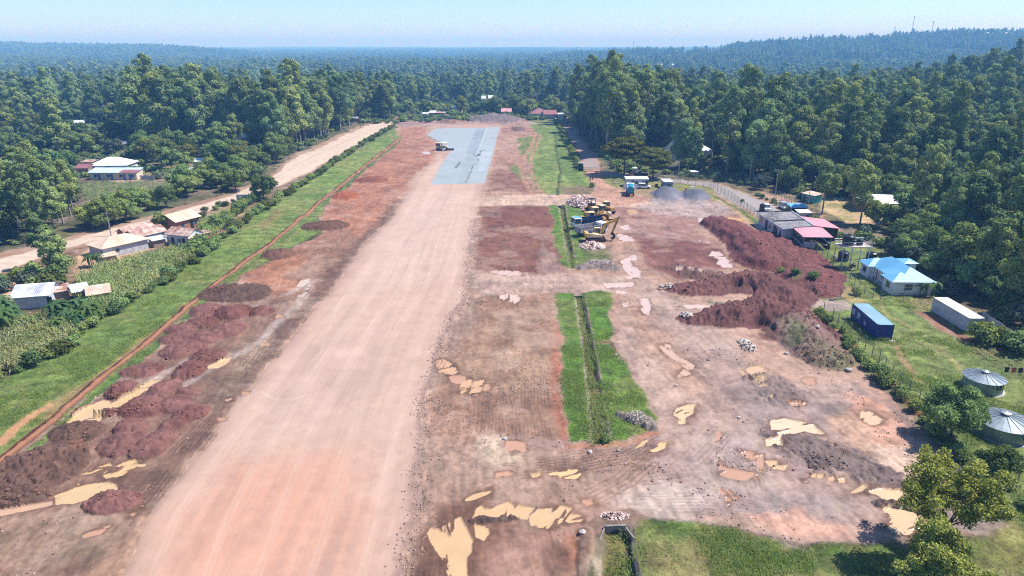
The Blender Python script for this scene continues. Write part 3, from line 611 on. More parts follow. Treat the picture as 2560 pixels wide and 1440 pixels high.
# long wheel tracks over the yard
for L_, s_, n_, c_ in (([(1575,600),(1590,680),(1600,760),(1650,850),(1710,930),(1730,960)], .45, 9, (150,116,110)), ([(1600,520),(1700,530),(1800,560)], .8, 5, (188,160,152)), ([(1640,610),(1680,690),(1720,730)], .5, 8, (112,70,66)), ([(1840,1150),(1880,1200),(1900,1250)], .5, 4, (130,108,104)), ([(1450,520),(1550,560),(1600,640)], .7, 4, (176,146,138)), ([(1700,900),(1800,960),(1950,1000),(2100,1100)], .5, 6, (140,120,122)), ([(1500,1200),(1700,1180),(1800,1080)], .6, 5, (146,122,118)), ([(1600,1260),(1800,1260),(2050,1290)], .5, 7, (150,134,136))):
    ruts(L_, s_, n_, .16, c_, alpha=.55, h=-.05, brk=.4)
for L_ in ([(1660,840),(1700,910),(1735,975)], [(1560,740),(1600,800),(1640,880)]):
    stroke(L_, 3.5, (176,140,124), soft=1.2, alpha=.5, brk=.6)
WATER = []
def pud(poly, c=(226,186,138), fingers=None, brk=0.1, wet=1.2, warp=.5):
    if fingers: fingers = (fingers[0], fingers[1] * .6, fingers[2])
    brk = brk * .5
    """standing muddy water with a dark wet rim"""
    k = len(WATER) + 1; WATER.append(c)
    area(poly, (112,80,68), soft=wet * .45, alpha=.72, warp=warp * 1.6, grow=wet * .38, brk=.3, fingers=(fingers[0], fingers[1] * .6, fingers[2]) if fingers else None)
    P = UN(poly)
    area(poly, c, 'puddle.%02d' % k, soft=.07, island=.5, warp=warp, fingers=fingers, brk=brk, rough=.08, h=-.10, var=.0, veg=0)
PK = (232,200,186); OR = (224,186,142); TN = (208,162,134); YL = (222,190,150)
pud([(1225,1268),(1262,1250),(1300,1258),(1322,1264),(1318,1298),(1275,1290),(1180,1298),(1172,1285),(1200,1262)], OR, (80,.45,2.5), .1)
pud([(1318,1264),(1350,1270),(1400,1264),(1425,1272),(1400,1305),(1370,1316),(1320,1310)], OR, (62,.5,2.2), .12)
pud([(1424,1285),(1450,1288),(1448,1302),(1420,1308),(1408,1300)], OR, None, .1)
pud([(1150,1292),(1168,1325),(1184,1352),(1182,1376),(1166,1392),(1168,1445),(1126,1445),(1106,1400),(1088,1380),(1054,1387),(1062,1345),(1075,1320),(1098,1324),(1122,1300)], OR, (100,.3,1.4), .1, 1.6, .2)
pud([(1182,1312),(1212,1318),(1218,1335),(1205,1352),(1186,1345)], OR, None, .1)
pud([(1160,1250),(1190,1232),(1225,1223),(1222,1232),(1185,1250),(1162,1253)], OR, (20,.3,1.2), .1, .8)
pud([(1368,1184),(1400,1176),(1438,1170),(1452,1184),(1430,1196),(1390,1194)], (232,198,146), None, .08)
pud([(1325,1184),(1350,1182),(1352,1192),(1330,1195)], OR, None, .08)
pud([(1240,1188),(1270,1182),(1284,1188),(1262,1196),(1242,1197)], TN, None, .1, .5)
pud([(1605,1130),(1640,1105),(1662,1100),(1662,1118),(1640,1138),(1612,1142)], (236,200,150), (30,.3,1.4), .08)
pud([(1580,1122),(1600,1104),(1620,1100),(1600,1116)], OR, None, .1)
pud([(1450,1250),(1472,1245),(1478,1254),(1460,1264)], TN, None, .1)
pud([(1090,905),(1105,898),(1140,920),(1150,935),(1125,935),(1092,930)], (222,178,140), None, .15)
pud([(1118,940),(1150,940),(1185,945),(1152,960),(1128,955)], TN, (100,.5,1.2), .15)
pud([(1158,952),(1185,950),(1183,970),(1160,988),(1152,975)], (222,178,140), None, .08)
pud([(1188,955),(1212,948),(1210,978),(1195,990),(1180,985)], (222,178,140), None, .08)
pud([(1215,960),(1242,958),(1230,975),(1212,978)], TN, (100,.4,1), .1)
pud([(1240,738),(1262,732),(1300,738),(1298,752),(1285,760),(1265,748),(1256,760),(1250,748),(1235,750)], (232,200,180), (95,.5,1.2), .1)
pud([(1225,680),(1265,676),(1302,680),(1305,690),(1260,690)], (226,192,172), (90,.3,1.6), .12)
pud([(1180,738),(1200,733),(1200,745),(1182,745)], TN, None, .1, .5)
pud([(1270,1105),(1315,1110),(1320,1130),(1280,1140),(1262,1125)], TN, (90,.6,1.6), .3, .6)
pud([(1505,708),(1560,706),(1580,708),(1578,716),(1545,718),(1520,724)], PK, None, .1)
pud([(1540,585),(1560,586),(1582,595),(1590,603),(1560,605),(1545,598)], PK, None, .06)
pud([(1550,650),(1575,640),(1582,665),(1604,680),(1600,690),(1575,692),(1560,672)], PK, (100,.4,1.6), .1)
pud([(1575,638),(1590,636),(1590,650),(1578,650)], PK, None, .1)
pud([(1595,748),(1618,746),(1628,788),(1608,782)], PK, (105,.3,1.2), .1)
pud([(1650,865),(1680,862),(1700,885),(1735,915),(1735,935),(1700,944),(1712,920),(1680,890)], (222,184,158), (120,.5,1.4), .12)
pud([(1560,690),(1600,690),(1600,696),(1560,698)], PK, None, .1, .5)
pud([(1555,760),(1572,757),(1575,764),(1560,768)], PK, None, .05, .4)
pud([(1540,728),(1568,732),(1560,738),(1540,735)], PK, None, .05, .4)
pud([(1680,1020),(1700,1008),(1728,1012),(1722,1030),(1708,1042),(1706,1056),(1688,1058),(1690,1042),(1678,1035)], (234,202,158), None, .05)
pud([(1925,1048),(1960,1042),(1985,1048),(2030,1060),(2060,1085),(2015,1082),(1995,1090),(1968,1092),(1970,1120),(1908,1118),(1915,1098),(1940,1090),(1920,1070)], (240,212,178), (20,.7,1.5), .12)
pud([(2030,1062),(2062,1084),(2040,1082)], YL, None, .05, .3)
pud([(1840,1122),(1885,1130),(1895,1148),(1860,1145)], TN, None, .15)
pud([(1890,1140),(1912,1136),(1908,1175),(1890,1178)], TN, None, .08, .6)
pud([(1912,1152),(1950,1155),(1978,1168),(1965,1178),(1930,1172)], (228,188,146), None, .12)
pud([(1785,1150),(1800,1165),(1840,1172),(1892,1185),(1888,1200),(1830,1198),(1795,1185)], TN, (15,.4,1.2), .1)
pud([(2120,1228),(2150,1212),(2170,1212),(2150,1226),(2130,1232)], YL, (15,.3,1), .08)
pud([(2150,1225),(2200,1214),(2250,1216),(2275,1240),(2270,1258),(2200,1248),(2180,1235)], (236,202,160), (15,.6,1.6), .12)
pud([(2200,1265),(2260,1272),(2320,1290),(2328,1310),(2310,1335),(2240,1338),(2200,1320),(2215,1300)], (236,202,162), (20,.5,2), .1)
pud([(2005,1205),(2018,1205),(2016,1196),(2002,1196)], TN, None, .03, .4)
for x_, y_ in ((2030,1188),(2050,1190),(2078,1195),(2105,1200)):
    pud([(x_-9,y_-4),(x_+9,y_-4),(x_+10,y_+5),(x_-6,y_+6)], (228,188,146), None, .1, .4)
pud([(2070,1112),(2085,1112),(2088,1118),(2070,1118)], TN, None, .05, .5)
pud([(2095,1132),(2112,1130),(2115,1138),(2098,1140)], TN, None, .05, .4)
pud([(2140,1025),(2170,1028),(2200,1048),(2195,1060),(2170,1062),(2140,1045)], (228,196,160), (30,.6,1.2), .12)
pud([(1862,920),(1900,915),(1920,928),(1885,940),(1865,935)], (228,188,150), None, .1)
pud([(1845,925),(1852,927),(1882,955),(1872,955)], (222,180,138), None, .04, .4)
for k_ in range(4):
    pud([(1876+6*k_,943+7*k_),(1915+3*k_,944+7*k_),(1912+3*k_,949+7*k_),(1880+6*k_,948+7*k_)], YL, None, .08, .3)
pud([(2008,950),(2040,948),(2048,960),(2020,966),(2006,958)], TN, (15,.4,1), .15, .5)
pud([(1920,985),(1935,984),(1932,995),(1922,993)], (222,190,160), None, .04, .4)
pud([(1960,1000),(2010,1003),(2018,1014),(1980,1012)], TN, (15,.4,1), .12, .5)
for x_, y_, a_ in ((1790,1220,0),(1800,1228,3),(1812,1224,6),(1805,1240,-2),(1785,1085,2)):
    pud([(x_,y_),(x_+7,y_-2),(x_+24+a_,y_+22),(x_+16+a_,y_+26)] if a_ != 2 else [(x_-4,y_-10),(x_+10,y_-12),(x_+12,y_+10),(x_-2,y_+16)], TN, None, .08, .4)
area([(1860,1290),(1900,1275),(1950,1278),(1965,1262),(1990,1265),(2000,1290),(2060,1300),(2150,1310),(2160,1335),(2060,1340),(1960,1340),(1905,1318)], (192,150,138), soft=.5, warp=1.2, brk=.4, rough=.5)
pud([(1775,546),(1800,545),(1855,548),(1860,556),(1800,556),(1765,556)], (230,180,110), None, .08, .4)
pud([(1745,545),(1775,546),(1768,556),(1748,554)], PK, None, .06, .4)
pud([(1780,625),(1800,632),(1825,650),(1830,668),(1810,670),(1790,660),(1800,648),(1775,640)], PK, (10,.7,1.4), .2, .5)
pud([(1715,672),(1745,668),(1770,684),(1750,692),(1715,682)], PK, (10,.6,1.4), .2, .5)
pud([(1690,672),(1712,674),(1708,682),(1692,680)], PK, (10,.4,1), .2, .4)
pud([(1745,600),(1775,602),(1770,605),(1745,604)], PK, None, .1, .3)
pud([(1700,760),(1760,762),(1815,768),(1780,774),(1715,770)], PK, (5,.4,1), .1, .4)
pud([(1552,640-72),(1572,562),(1578,572),(1560,576)], PK, None, .05, .3)
pud([(1565,524),(1590,524),(1592,534),(1570,538)], (222,176,134), None, .25, .5)
pud([(1010,360+190),(1012,551),(1013,553)], PK, None, 0, .1) if False else None
# left side water
pud([(155,1065),(165,1050),(230,1010),(245,1003),(262,1004),(272,1010),(285,1003),(330,985),(340,965),(375,950),(405,952),(398,965),(360,978),(330,1000),(318,1014),(285,1025),(245,1052),(212,1074)], (224,190,146), None, .06, .5)
pud([(520,917),(560,900),(583,895),(578,905),(545,922),(522,924)], (226,192,148), None, .06, .5)
pud([(262,1180),(300,1160),(340,1140),(345,1145),(352,1160),(340,1178),(310,1200),(285,1202),(262,1190)], (224,188,140), (30,.5,1.6), .12)
pud([(208,1184),(220,1175),(250,1165),(285,1152),(290,1160),(262,1172),(230,1182)], (222,186,140), None, .12)
pud([(345,1160),(372,1158),(365,1164),(348,1166)], YL, None, .05, .3)
pud([(135,1240),(180,1225),(195,1212),(270,1206),(292,1212),(294,1232),(250,1250),(190,1265),(140,1262)], (224,190,146), None, .14)
pud([(-60,1280),(0,1276),(60,1268),(130,1254),(132,1262),(60,1282),(0,1290),(-60,1296)], (214,176,150), None, .06, .5)
pud([(310,1290),(350,1262),(352,1268),(330,1292)], TN, None, .04, .4)
pud([(190,1345),(230,1325),(265,1318),(240,1340),(195,1352)], TN, None, .08, .6)
pud([(755,700),(778,696),(776,708),(750,720),(740,716)], (224,196,172), (30,.3,1), .12, .4)
pud([(740,740),(752,735),(772,712),(778,712),(755,742)], (222,192,170), None, .05, .4)
pud([(590,712),(630,708),(632,714),(600,716)], (214,186,170), None, .1, .3)
pud([(1052,385-6),(1074,379),(1076,384),(1058,385)], PK, None, .05, .4)
for x_, y_ in ((700,790),(660,860),(620,985),(575,1000),(560,1045)):
    pud([(x_-12,y_-3),(x_+10,y_-5),(x_+12,y_+1),(x_-8,y_+4)], (206,160,130), None, .12, .8)

# ------------------------------------------------------------------ uneven wear over all bare soil
soil_i = np.nonzero(CLS == cls('ground'))[0]
gx, gy = X[soil_i], Y[soil_i]
m1 = fbm(gx, gy, 2.4, 5, 3, .62); m2 = fbm(gx, gy, .45, 2, 6); st = fbm(gx * 1.0 + gy * .12, gy * .16, .5, 4, 1); pale = sstep(.18, .5, fbm(gx, gy, 7, 5, 4, .6)); dk = sstep(.22, .55, fbm(gx, gy, 4.5, 5, 7, .62))
COL[soil_i] *= (1 + .20 * m1 + .16 * m2 + .16 * st)[:, None]
COL[soil_i] = COL[soil_i] * (1 - .22 * pale)[:, None] + (lin((206, 186, 178)) * GAIN)[None] * (.22 * pale)[:, None]
COL[soil_i] *= (1 - .24 * dk)[:, None]
HGT[soil_i] += .05 * m1 + .03 * st
v_i = np.nonzero(MSK > .6)[0]; vx, vy = X[v_i], Y[v_i]
g1 = fbm(vx, vy, 1.6, 4, 2, .6); g2 = sstep(.15, .5, fbm(vx, vy, 9, 5, 5, .6))
COL[v_i] *= (1 + .22 * g1)[:, None]
COL[v_i] = COL[v_i] * (1 - .30 * g2)[:, None] + (lin((158, 158, 98)) * GAIN)[None] * (.30 * g2)[:, None]
HGT[v_i] += .05 * np.abs(g1)
h_i = np.nonzero(np.array([c.startswith(('soil_heap', 'earth_bank', 'rubble')) for c in CLASSES])[CLS])[0]
h1 = fbm(X[h_i], Y[h_i], 1.1, 4, 5, .65); COL[h_i] *= (1 + .25 * h1 + .12 * fbm(X[h_i], Y[h_i], .4, 2, 1))[:, None]; HGT[h_i] += .16 * np.abs(h1)

r_i = np.nonzero(CLS == cls('runway'))[0]; rx_, ry_ = X[r_i], Y[r_i]
rs = fbm(rx_ * 1.0 - ry_ * .02, ry_ * .03, .8, 4, 2); rp = fbm(rx_, ry_, 3.5, 5, 6, .6); rt = sstep(.2, .6, fbm(rx_ * 1.0 - ry_ * .02, ry_ * .05, 2.2, 3, 7))
COL[r_i] *= (1 + .045 * rs + .05 * rp)[:, None]; COL[r_i] *= (1 - .07 * rt)[:, None]

COL[v_i] *= np.array([1.06, .86, .97])[None]
rc = v_i[(X[v_i] > 45) & (Y[v_i] < 200)]; COL[rc] *= np.array([1.22, 1.16, 1.15])[None]
gs_ = np.nonzero(CLS == cls('gravel_surface'))[0]; COL[gs_] *= np.array([1.02, .98, .90])[None]
yd = np.nonzero((CLS == cls('ground')) & (MSK < .4))[0]; COL[yd] *= np.array([1.15, 1.05, .90])[None]
nb = np.nonzero((MSK < .5) & (CLS != cls('gravel_surface')))[0]
lum = (COL[nb] @ np.array([.3, .5, .2]))[:, None]; COL[nb] = (COL[nb] * .86 + lum * .14) * np.array([1.01, 1.0, .95])[None]
COL[r_i] *= np.array([.97, .90, .87])[None]

def hollow(px, py, r, d):
    cx, cy_ = U(px, py); q = np.hypot(X - cx, Y - cy_); i = np.nonzero(q < r * 1.6)[0]; HGT[i] = np.maximum(HGT[i] - d * np.exp(-(q[i] / r * 1.3) ** 4), -.1)
hollow(1905, 822, 2.4, 2.0); hollow(1826, 806, 1.6, 1.3); hollow(1880, 640, 1.8, 1.2); hollow(1808, 640, 1.5, .8); hollow(1838, 722, 1.5, 1.2)
# ------------------------------------------------------------------ ground material and meshes
def ground_material(name, veg_tint=True):
    m = bpy.data.materials.new(name); m.use_nodes = True
    n = m.node_tree.nodes; l = m.node_tree.links; b = n['Principled BSDF']
    at = n.new('ShaderNodeAttribute'); at.attribute_name = 'soil'
    ar = n.new('ShaderNodeAttribute'); ar.attribute_name = 'finish'
    tc = n.new('ShaderNodeTexCoord')
    def noise(sc, det=4, ro=.6):
        q = n.new('ShaderNodeTexNoise'); q.inputs['Scale'].default_value = sc; q.inputs['Detail'].default_value = det
        q.inputs['Roughness'].default_value = ro; l.new(tc.outputs['Object'], q.inputs['Vector']); return q
    def math_(op, a, bb=None, v=None):
        q = n.new('ShaderNodeMath'); q.operation = op; l.new(a, q.inputs[0])
        if bb is not None: l.new(bb, q.inputs[1])
        elif v is not None: q.inputs[1].default_value = v
        return q.outputs[0]
    fine = noise(2.4, 6, .7); mid = noise(.45, 4, .6)
    sep = n.new('ShaderNodeSeparateColor'); l.new(ar.outputs['Color'], sep.inputs[0])
    veg = sep.outputs[1]; rgh = sep.outputs[0]; wet = sep.outputs[2]
    # strength of the speckle: strong on plants, none on water
    amp = math_('MULTIPLY_ADD', veg, v=.75); n[amp.node.name].inputs[2].default_value = .32
    amp = math_('MULTIPLY', amp, math_('SUBTRACT', wet, v=0.0))
    dev = math_('SUBTRACT', math_('ADD', fine.outputs[0], mid.outputs[0]), v=1.0)
    fac = math_('MULTIPLY_ADD', dev, amp); n[fac.node.name].inputs[2].default_value = 1.0
    mul = n.new('ShaderNodeVectorMath'); mul.operation = 'SCALE'; l.new(at.outputs['Color'], mul.inputs[0])
    fac2 = math_('MULTIPLY', math_('SUBTRACT', fac, v=1.0), v=2.2)
    fac2 = math_('ADD', fac2, v=1.0); fac2 = math_('MAXIMUM', fac2, v=.25)
    l.new(fac2, mul.inputs['Scale'])
    l.new(mul.outputs[0], b.inputs['Base Color']); l.new(rgh, b.inputs['Roughness'])
    b.inputs['Specular IOR Level'].default_value = .3
    bp = n.new('ShaderNodeBump'); bp.inputs['Distance'].default_value = .22
    st = math_('MULTIPLY', amp, v=1.1); l.new(st, bp.inputs['Strength'])
    l.new(fine.outputs[0], bp.inputs['Height']); l.new(bp.outputs[0], b.inputs['Normal'])
    return m
GM = ground_material('ground_cover')
def water_material(c):
    key = 'muddy_water_%d_%d_%d' % c
    if key in _M: return _M[key]
    m = bpy.data.materials.new(key); m.use_nodes = True
    b = m.node_tree.nodes['Principled BSDF']; n = m.node_tree.nodes; l = m.node_tree.links
    no = n.new('ShaderNodeTexNoise'); no.inputs['Scale'].default_value = .5; no.inputs['Detail'].default_value = 3
    tc = n.new('ShaderNodeTexCoord'); l.new(tc.outputs['Object'], no.inputs['Vector'])
    r = n.new('ShaderNodeValToRGB'); a = col(*c)
    r.color_ramp.elements[0].position = .3; r.color_ramp.elements[1].position = .75
    r.color_ramp.elements[0].color = tuple(x * .93 for x in a[:3]) + (1,); r.color_ramp.elements[1].color = tuple(min(1, x * 1.05) for x in a[:3]) + (1,)
    l.new(no.outputs[0], r.inputs[0]); l.new(r.outputs[0], b.inputs['Base Color'])
    b.inputs['Roughness'].default_value = .12; b.inputs['IOR'].default_value = 1.33; b.inputs['Specular IOR Level'].default_value = .5
    _M[key] = m; return m
# small roughness of bare soil
bare = (1 - MSK)
HGT += 0.035 * N_S * np.where(CLS == cls('runway'), .25, 1) * np.where(CLS == cls('gravel_surface'), 0, 1) * np.where(CLS == cls('road'), 0, 1) * np.where(RGH < .3, 0, 1)
HGT += 0.05 * np.abs(N_S) * (MSK > .5)
water_i = np.array([c.startswith('puddle') for c in CLASSES])[CLS]
HGT = np.where(water_i, -.10, HGT)
Z = HGT + H(X, Y)
HG = HGT.reshape(NR, NC)
def ground_z(x, y):
    """height of the built ground at a point"""
    j = np.interp(y, dist, np.arange(NR))
    j0 = int(round(float(j))); z_ = zc[j0]
    i0 = int(round((x / z_ + .84) / 1.68 * (NC - 1)))
    if 0 <= i0 < NC and dist[0] < y < dist[-1]: return float(HG[j0, i0]) + Hs(x, y)
    return Hs(x, y)
J, I = np.mgrid[0:NR - 1, 0:NC - 1]
q0 = (J * NC + I).ravel(); F = np.stack([q0, q0 + 1, q0 + NC + 1, q0 + NC], 1)
FC = CLS[q0]
VTX = np.stack([X, Y, Z], 1).astype(np.float32)
ALB = np.clip(COL, .01, .9)
LABELS = {}
def build_class(cname):
    k = CLASSES.index(cname); fi = np.nonzero(FC == k)[0]
    if len(fi) < 3: return None
    f = F[fi]; u, inv = np.unique(f, return_inverse=True); f = inv.reshape(-1, 4)
    base = cname.split('.')[0]
    iswater = base == 'puddle'
    m = water_material(WATER[int(cname.split('.')[1]) - 1]) if iswater else GM
    v = VTX[u]
    pts = v.copy(); c0 = None
    top = base in ('soil_heap', 'earth_bank', 'rubble_bank', 'gravel_heap')
    if top:
        c0 = np.array([v[:, 0].mean(), v[:, 1].mean(), 0]); pts = v - c0
    me = new_mesh(base, pts, f, m, smooth=True)
    if not iswater:
        a = me.color_attributes.new('soil', 'FLOAT_COLOR', 'POINT')
        d = np.ones((len(u), 4), np.float32); d[:, :3] = ALB[u]; a.data.foreach_set('color', d.ravel())
        a = me.color_attributes.new('finish', 'FLOAT_COLOR', 'POINT')
        d = np.ones((len(u), 4), np.float32); d[:, 0] = RGH[u]; d[:, 1] = MSK[u]; d[:, 2] = np.where(np.isin(CLS[u], [cls('runway'), cls('gravel_surface'), cls('road')]), .35, 1.0)
        a.data.foreach_set('color', d.ravel())
    o = link(base, me, loc=tuple(c0) if top else (0, 0, 0))
    return o
GROUND_OBJ = {}
for c_ in list(CLASSES):
    o_ = build_class(c_)
    if o_ is None: continue
    GROUND_OBJ[c_] = o_
    b_ = c_.split('.')[0]
    if b_ == 'grass': tag(o_, 'green grass growing on the verges and around the drain', 'grass', kind='stuff')
    elif b_ in ('ground', 'runway', 'gravel_surface', 'dirt_road', 'road', 'drain', 'trench', 'puddle'): tag(o_, kind='structure')
HEAPS = {
 'soil_heap.01': 'low brown ridge of soil left of the far gravel bank beyond the grey surface',
 'soil_heap.02': 'wide dark grey bank of spoil closing the far end of the runway',
 'soil_heap.03': 'small grey brown heap right of the far end of the grey surface',
 'soil_heap.04': 'flat orange brown heap farthest along the left edge of the runway',
 'soil_heap.05': 'bright orange soil heap beside the trench, second from far end',
 'soil_heap.06': 'dark brown spread heap touching the trench beside the mid runway',
 'soil_heap.07': 'round brown heap alone on the grass edge left of the runway',
 'soil_heap.08': 'large dark brown clod heap behind the cluster of red heaps',
 'soil_heap.32': 'red heap lying alone in front of the bottom left puddles',
 'soil_heap.33': 'olive brown clod heap behind the wide tan puddle at lower left',
 'soil_heap.34': 'large rough brown clod field at the lower left edge of the photo',
 'soil_heap.35': 'brown clod bank above the long narrow puddle at the left edge',
}
LN = ['small red heap at the far right end of the red heap cluster','tallest red heap at the far end of the cluster','red heap at the far left of the cluster, below the dark clods','low red heap left in the second row from the far end','broad red heap by the wet track in the second row','low red heap hugging the trench in the third row','flat red heap at the left of the fourth row','red heap in the middle of the fourth row','wide red heap just above the thin wet track','long red heap just above the small bright puddle','flat red heap left of the wet track near the trench','red heap directly left of the small bright puddle','dark red heap right of the long tan puddle','red heap standing in the far end of the long tan puddle','red heap ringed by the near end of the long tan puddle','little red heap at the right of the sixth row','red heap right of the muddy track in the sixth row','broad crumbly red heap left in the seventh row','red heap nearest the runway in the seventh row','small dark red heap below the one nearest the runway','red crumbly heap behind the nearest pair of the cluster','left one of the nearest pair of red heaps in the cluster','right one of the nearest pair of red heaps in the cluster']
for k_, t_ in enumerate(LN): HEAPS['soil_heap.%02d' % (k_ + 9)] = t_
OTHER = {
 'earth_bank.01': ('long ploughed red earth bank rising beside the terminal fence', 'earth bank'),
 'earth_bank.02': ('tall brown red earth bank with a pointed top in the yard', 'earth bank'),
 'earth_bank.03': ('brown earth bank with a dug hollow, nearest of the big banks', 'earth bank'),
 'earth_bank.04': ('greyish earth bank with weeds at the near end of the banks', 'earth bank'),
 'rubble_bank': ('long dark grey rubble bank between the puddles of the lower yard', 'rubble bank'),
 'rubble_bank.01': ('dark rubble bank right of the small striped puddles', 'rubble bank'),
 'rubble_bank.02': ('thin dark rubble strip between the two big lower right puddles', 'rubble bank'),
 'rubble_bank.03': ('pale grey rubble bank at the near end of the upper drain', 'rubble bank'),
 'rubble_bank.04': ('pale rubble bank on the grass corner of the lower drain', 'rubble bank'),
 'rubble_bank.05': ('brown rubble bank at the foot of the tall earth bank', 'rubble bank'),
 'rubble_bank.06': ('thin rubble strip under the orange puddle at the bottom', 'rubble bank'),
 'gravel_heap.01': ('left blue grey gravel heap in front of the small blue cabin', 'gravel heap'),
 'gravel_heap.02': ('right blue grey gravel heap beside the grass by the road fence', 'gravel heap'),
}
for k_, o_ in GROUND_OBJ.items():
    if k_ in HEAPS: tag(o_, HEAPS[k_], 'soil heap', 'heaps of soil left of the runway' if k_ > 'soil_heap.03' else None, 'thing')
    elif k_ in OTHER: tag(o_, OTHER[k_][0], OTHER[k_][1], None, 'stuff' if k_.startswith('rubble') else 'thing')
# ------------------------------------------------------------------ far land: one sheet to the horizon
def far_land():
    th = np.linspace(RAD(-75), RAD(75), 420)
    rr = np.concatenate([np.linspace(20, 600, 30), np.geomspace(620, 16000, 330)])
    R, T = np.meshgrid(rr, th, indexing='ij'); x = (R * np.sin(T)).ravel(); y = (R * np.cos(T)).ravel()
    z = H(x, y)
    ylast = dist[-1]; inside = (y > dist[0] - 1) & (y < ylast - 4) & (np.abs(x) < (y * math.cos(PITCH) + CAM_H * math.sin(PITCH)) * .835)
    z = np.where(inside, z - 2.5, z - .12)
    n1, n2 = len(rr), len(th); J, I = np.mgrid[0:n1 - 1, 0:n2 - 1]; q = (J * n2 + I).ravel()
    f = np.stack([q, q + n2, q + n2 + 1, q + 1], 1)
    m = bpy.data.materials.new('far_ground'); m.use_nodes = True
    n = m.node_tree.nodes; l = m.node_tree.links; b = n['Principled BSDF']
    tc = n.new('ShaderNodeTexCoord'); no = n.new('ShaderNodeTexNoise'); no.inputs['Scale'].default_value = .012; no.inputs['Detail'].default_value = 8; no.inputs['Roughness'].default_value = .65
    l.new(tc.outputs['Object'], no.inputs['Vector']); r = n.new('ShaderNodeValToRGB')
    r.color_ramp.elements[0].position = .42; r.color_ramp.elements[0].color = (.026, .045, .016, 1)
    r.color_ramp.elements[1].position = .68; r.color_ramp.elements[1].color = (.11, .14, .05, 1)
    l.new(no.outputs[0], r.inputs[0]); l.new(r.outputs[0], b.inputs['Base Color']); b.inputs['Roughness'].default_value = 1
    b.inputs['Specular IOR Level'].default_value = 0
    o = link('terrain', new_mesh('terrain', np.stack([x, y, z], 1), f, m, True)); tag(o, kind='structure')
far_land()
# ------------------------------------------------------------------ foliage
def foliage_mat(name, dark, light, tr=.25, hue=.0):
    m = bpy.data.materials.new(name); m.use_nodes = True
    n = m.node_tree.nodes; l = m.node_tree.links; n.remove(n['Principled BSDF'])
    at = n.new('ShaderNodeAttribute'); at.attribute_name = 'tint'
    oi = n.new('ShaderNodeObjectInfo')
    ad = n.new('ShaderNodeMath'); ad.operation = 'MULTIPLY_ADD'; l.new(oi.outputs['Random'], ad.inputs[0]); ad.inputs[1].default_value = .62; l.new(at.outputs['Fac'], ad.inputs[2])
    sb = n.new('ShaderNodeMath'); sb.operation = 'SUBTRACT'; l.new(ad.outputs[0], sb.inputs[0]); sb.inputs[1].default_value = .30
    r = n.new('ShaderNodeValToRGB'); r.color_ramp.elements[0].color = (*dark, 1); r.color_ramp.elements[1].color = (*light, 1)
    r.color_ramp.elements[0].position = .05; r.color_ramp.elements[1].position = .95
    l.new(sb.outputs[0], r.inputs[0])
    # a few trees lean to olive or to bluish green
    m2 = n.new('ShaderNodeMath'); m2.operation = 'MULTIPLY'; l.new(oi.outputs['Random'], m2.inputs[0]); m2.inputs[1].default_value = 7.31
    m3 = n.new('ShaderNodeMath'); m3.operation = 'FRACT'; l.new(m2.outputs[0], m3.inputs[0])
    hr = n.new('ShaderNodeValToRGB'); hr.color_ramp.elements[0].color = (.90, 1.0, 1.15, 1); hr.color_ramp.elements[1].color = (1.14, 1.02, .90, 1); l.new(m3.outputs[0], hr.inputs[0])
    mu = n.new('ShaderNodeMix'); mu.data_type = 'RGBA'; mu.blend_type = 'MULTIPLY'; mu.inputs['Factor'].default_value = 1.0; l.new(r.outputs[0], mu.inputs['A']); l.new(hr.outputs[0], mu.inputs['B'])
    d = n.new('ShaderNodeBsdfDiffuse'); t = n.new('ShaderNodeBsdfTranslucent'); mx = n.new('ShaderNodeMixShader'); mx.inputs[0].default_value = tr
    l.new(mu.outputs['Result'], d.inputs[0]); l.new(mu.outputs['Result'], t.inputs[0])
    l.new(d.outputs[0], mx.inputs[1]); l.new(t.outputs[0], mx.inputs[2]); l.new(mx.outputs[0], n['Material Output'].inputs[0])
    return m
LEAF = foliage_mat('gum_leaves', (.080, .130, .050), (.350, .445, .160))
LEAF2 = foliage_mat('broad_leaves', (.070, .115, .038), (.290, .375, .115))
LEAF3 = foliage_mat('yellow_green_leaves', (.060, .080, .018), (.190, .200, .050))
LEAF4 = foliage_mat('banana_leaves', (.045, .100, .035), (.120, .200, .070), .35)
LEAF5 = foliage_mat('maize_leaves', (.20, .27, .08), (.46, .53, .22), .3)
LEAF6 = foliage_mat('grass_blades', (.16, .24, .06), (.34, .43, .13), .45)
LEAF7 = foliage_mat('silvery_leaves', (.060, .085, .060), (.150, .190, .130))
LEAF8 = foliage_mat('gold_maize_leaves', (.16, .18, .06), (.42, .42, .20), .3)
BARK = mat('gum_bark', (.34, .30, .26), .9, .3, 2.0, c2=(.17, .13, .11))
BARK2 = mat('dark_bark', (.12, .09, .07), .9, .3, 2.0)
def leaf_quads(P, Nn, size, rng, asp=1.0):
    """quads at points P facing roughly Nn"""
    k = len(P)
    Nn = Nn / (np.linalg.norm(Nn, axis=1, keepdims=True) + 1e-9)
    ref = rng.normal(size=(k, 3)); A = np.cross(Nn, ref); A /= np.linalg.norm(A, axis=1, keepdims=True) + 1e-9
    Bv = np.cross(Nn, A)
    s = (size * (0.6 + 0.8 * rng.random(k)))[:, None] * .5
    V = np.stack([P - A * s - Bv * s * asp, P + A * s - Bv * s * asp, P + A * s * .7 + Bv * s * asp, P - A * s * .7 + Bv * s * asp], 1).reshape(-1, 3)
    Fq = np.arange(4 * k).reshape(k, 4)
    return V, Fq
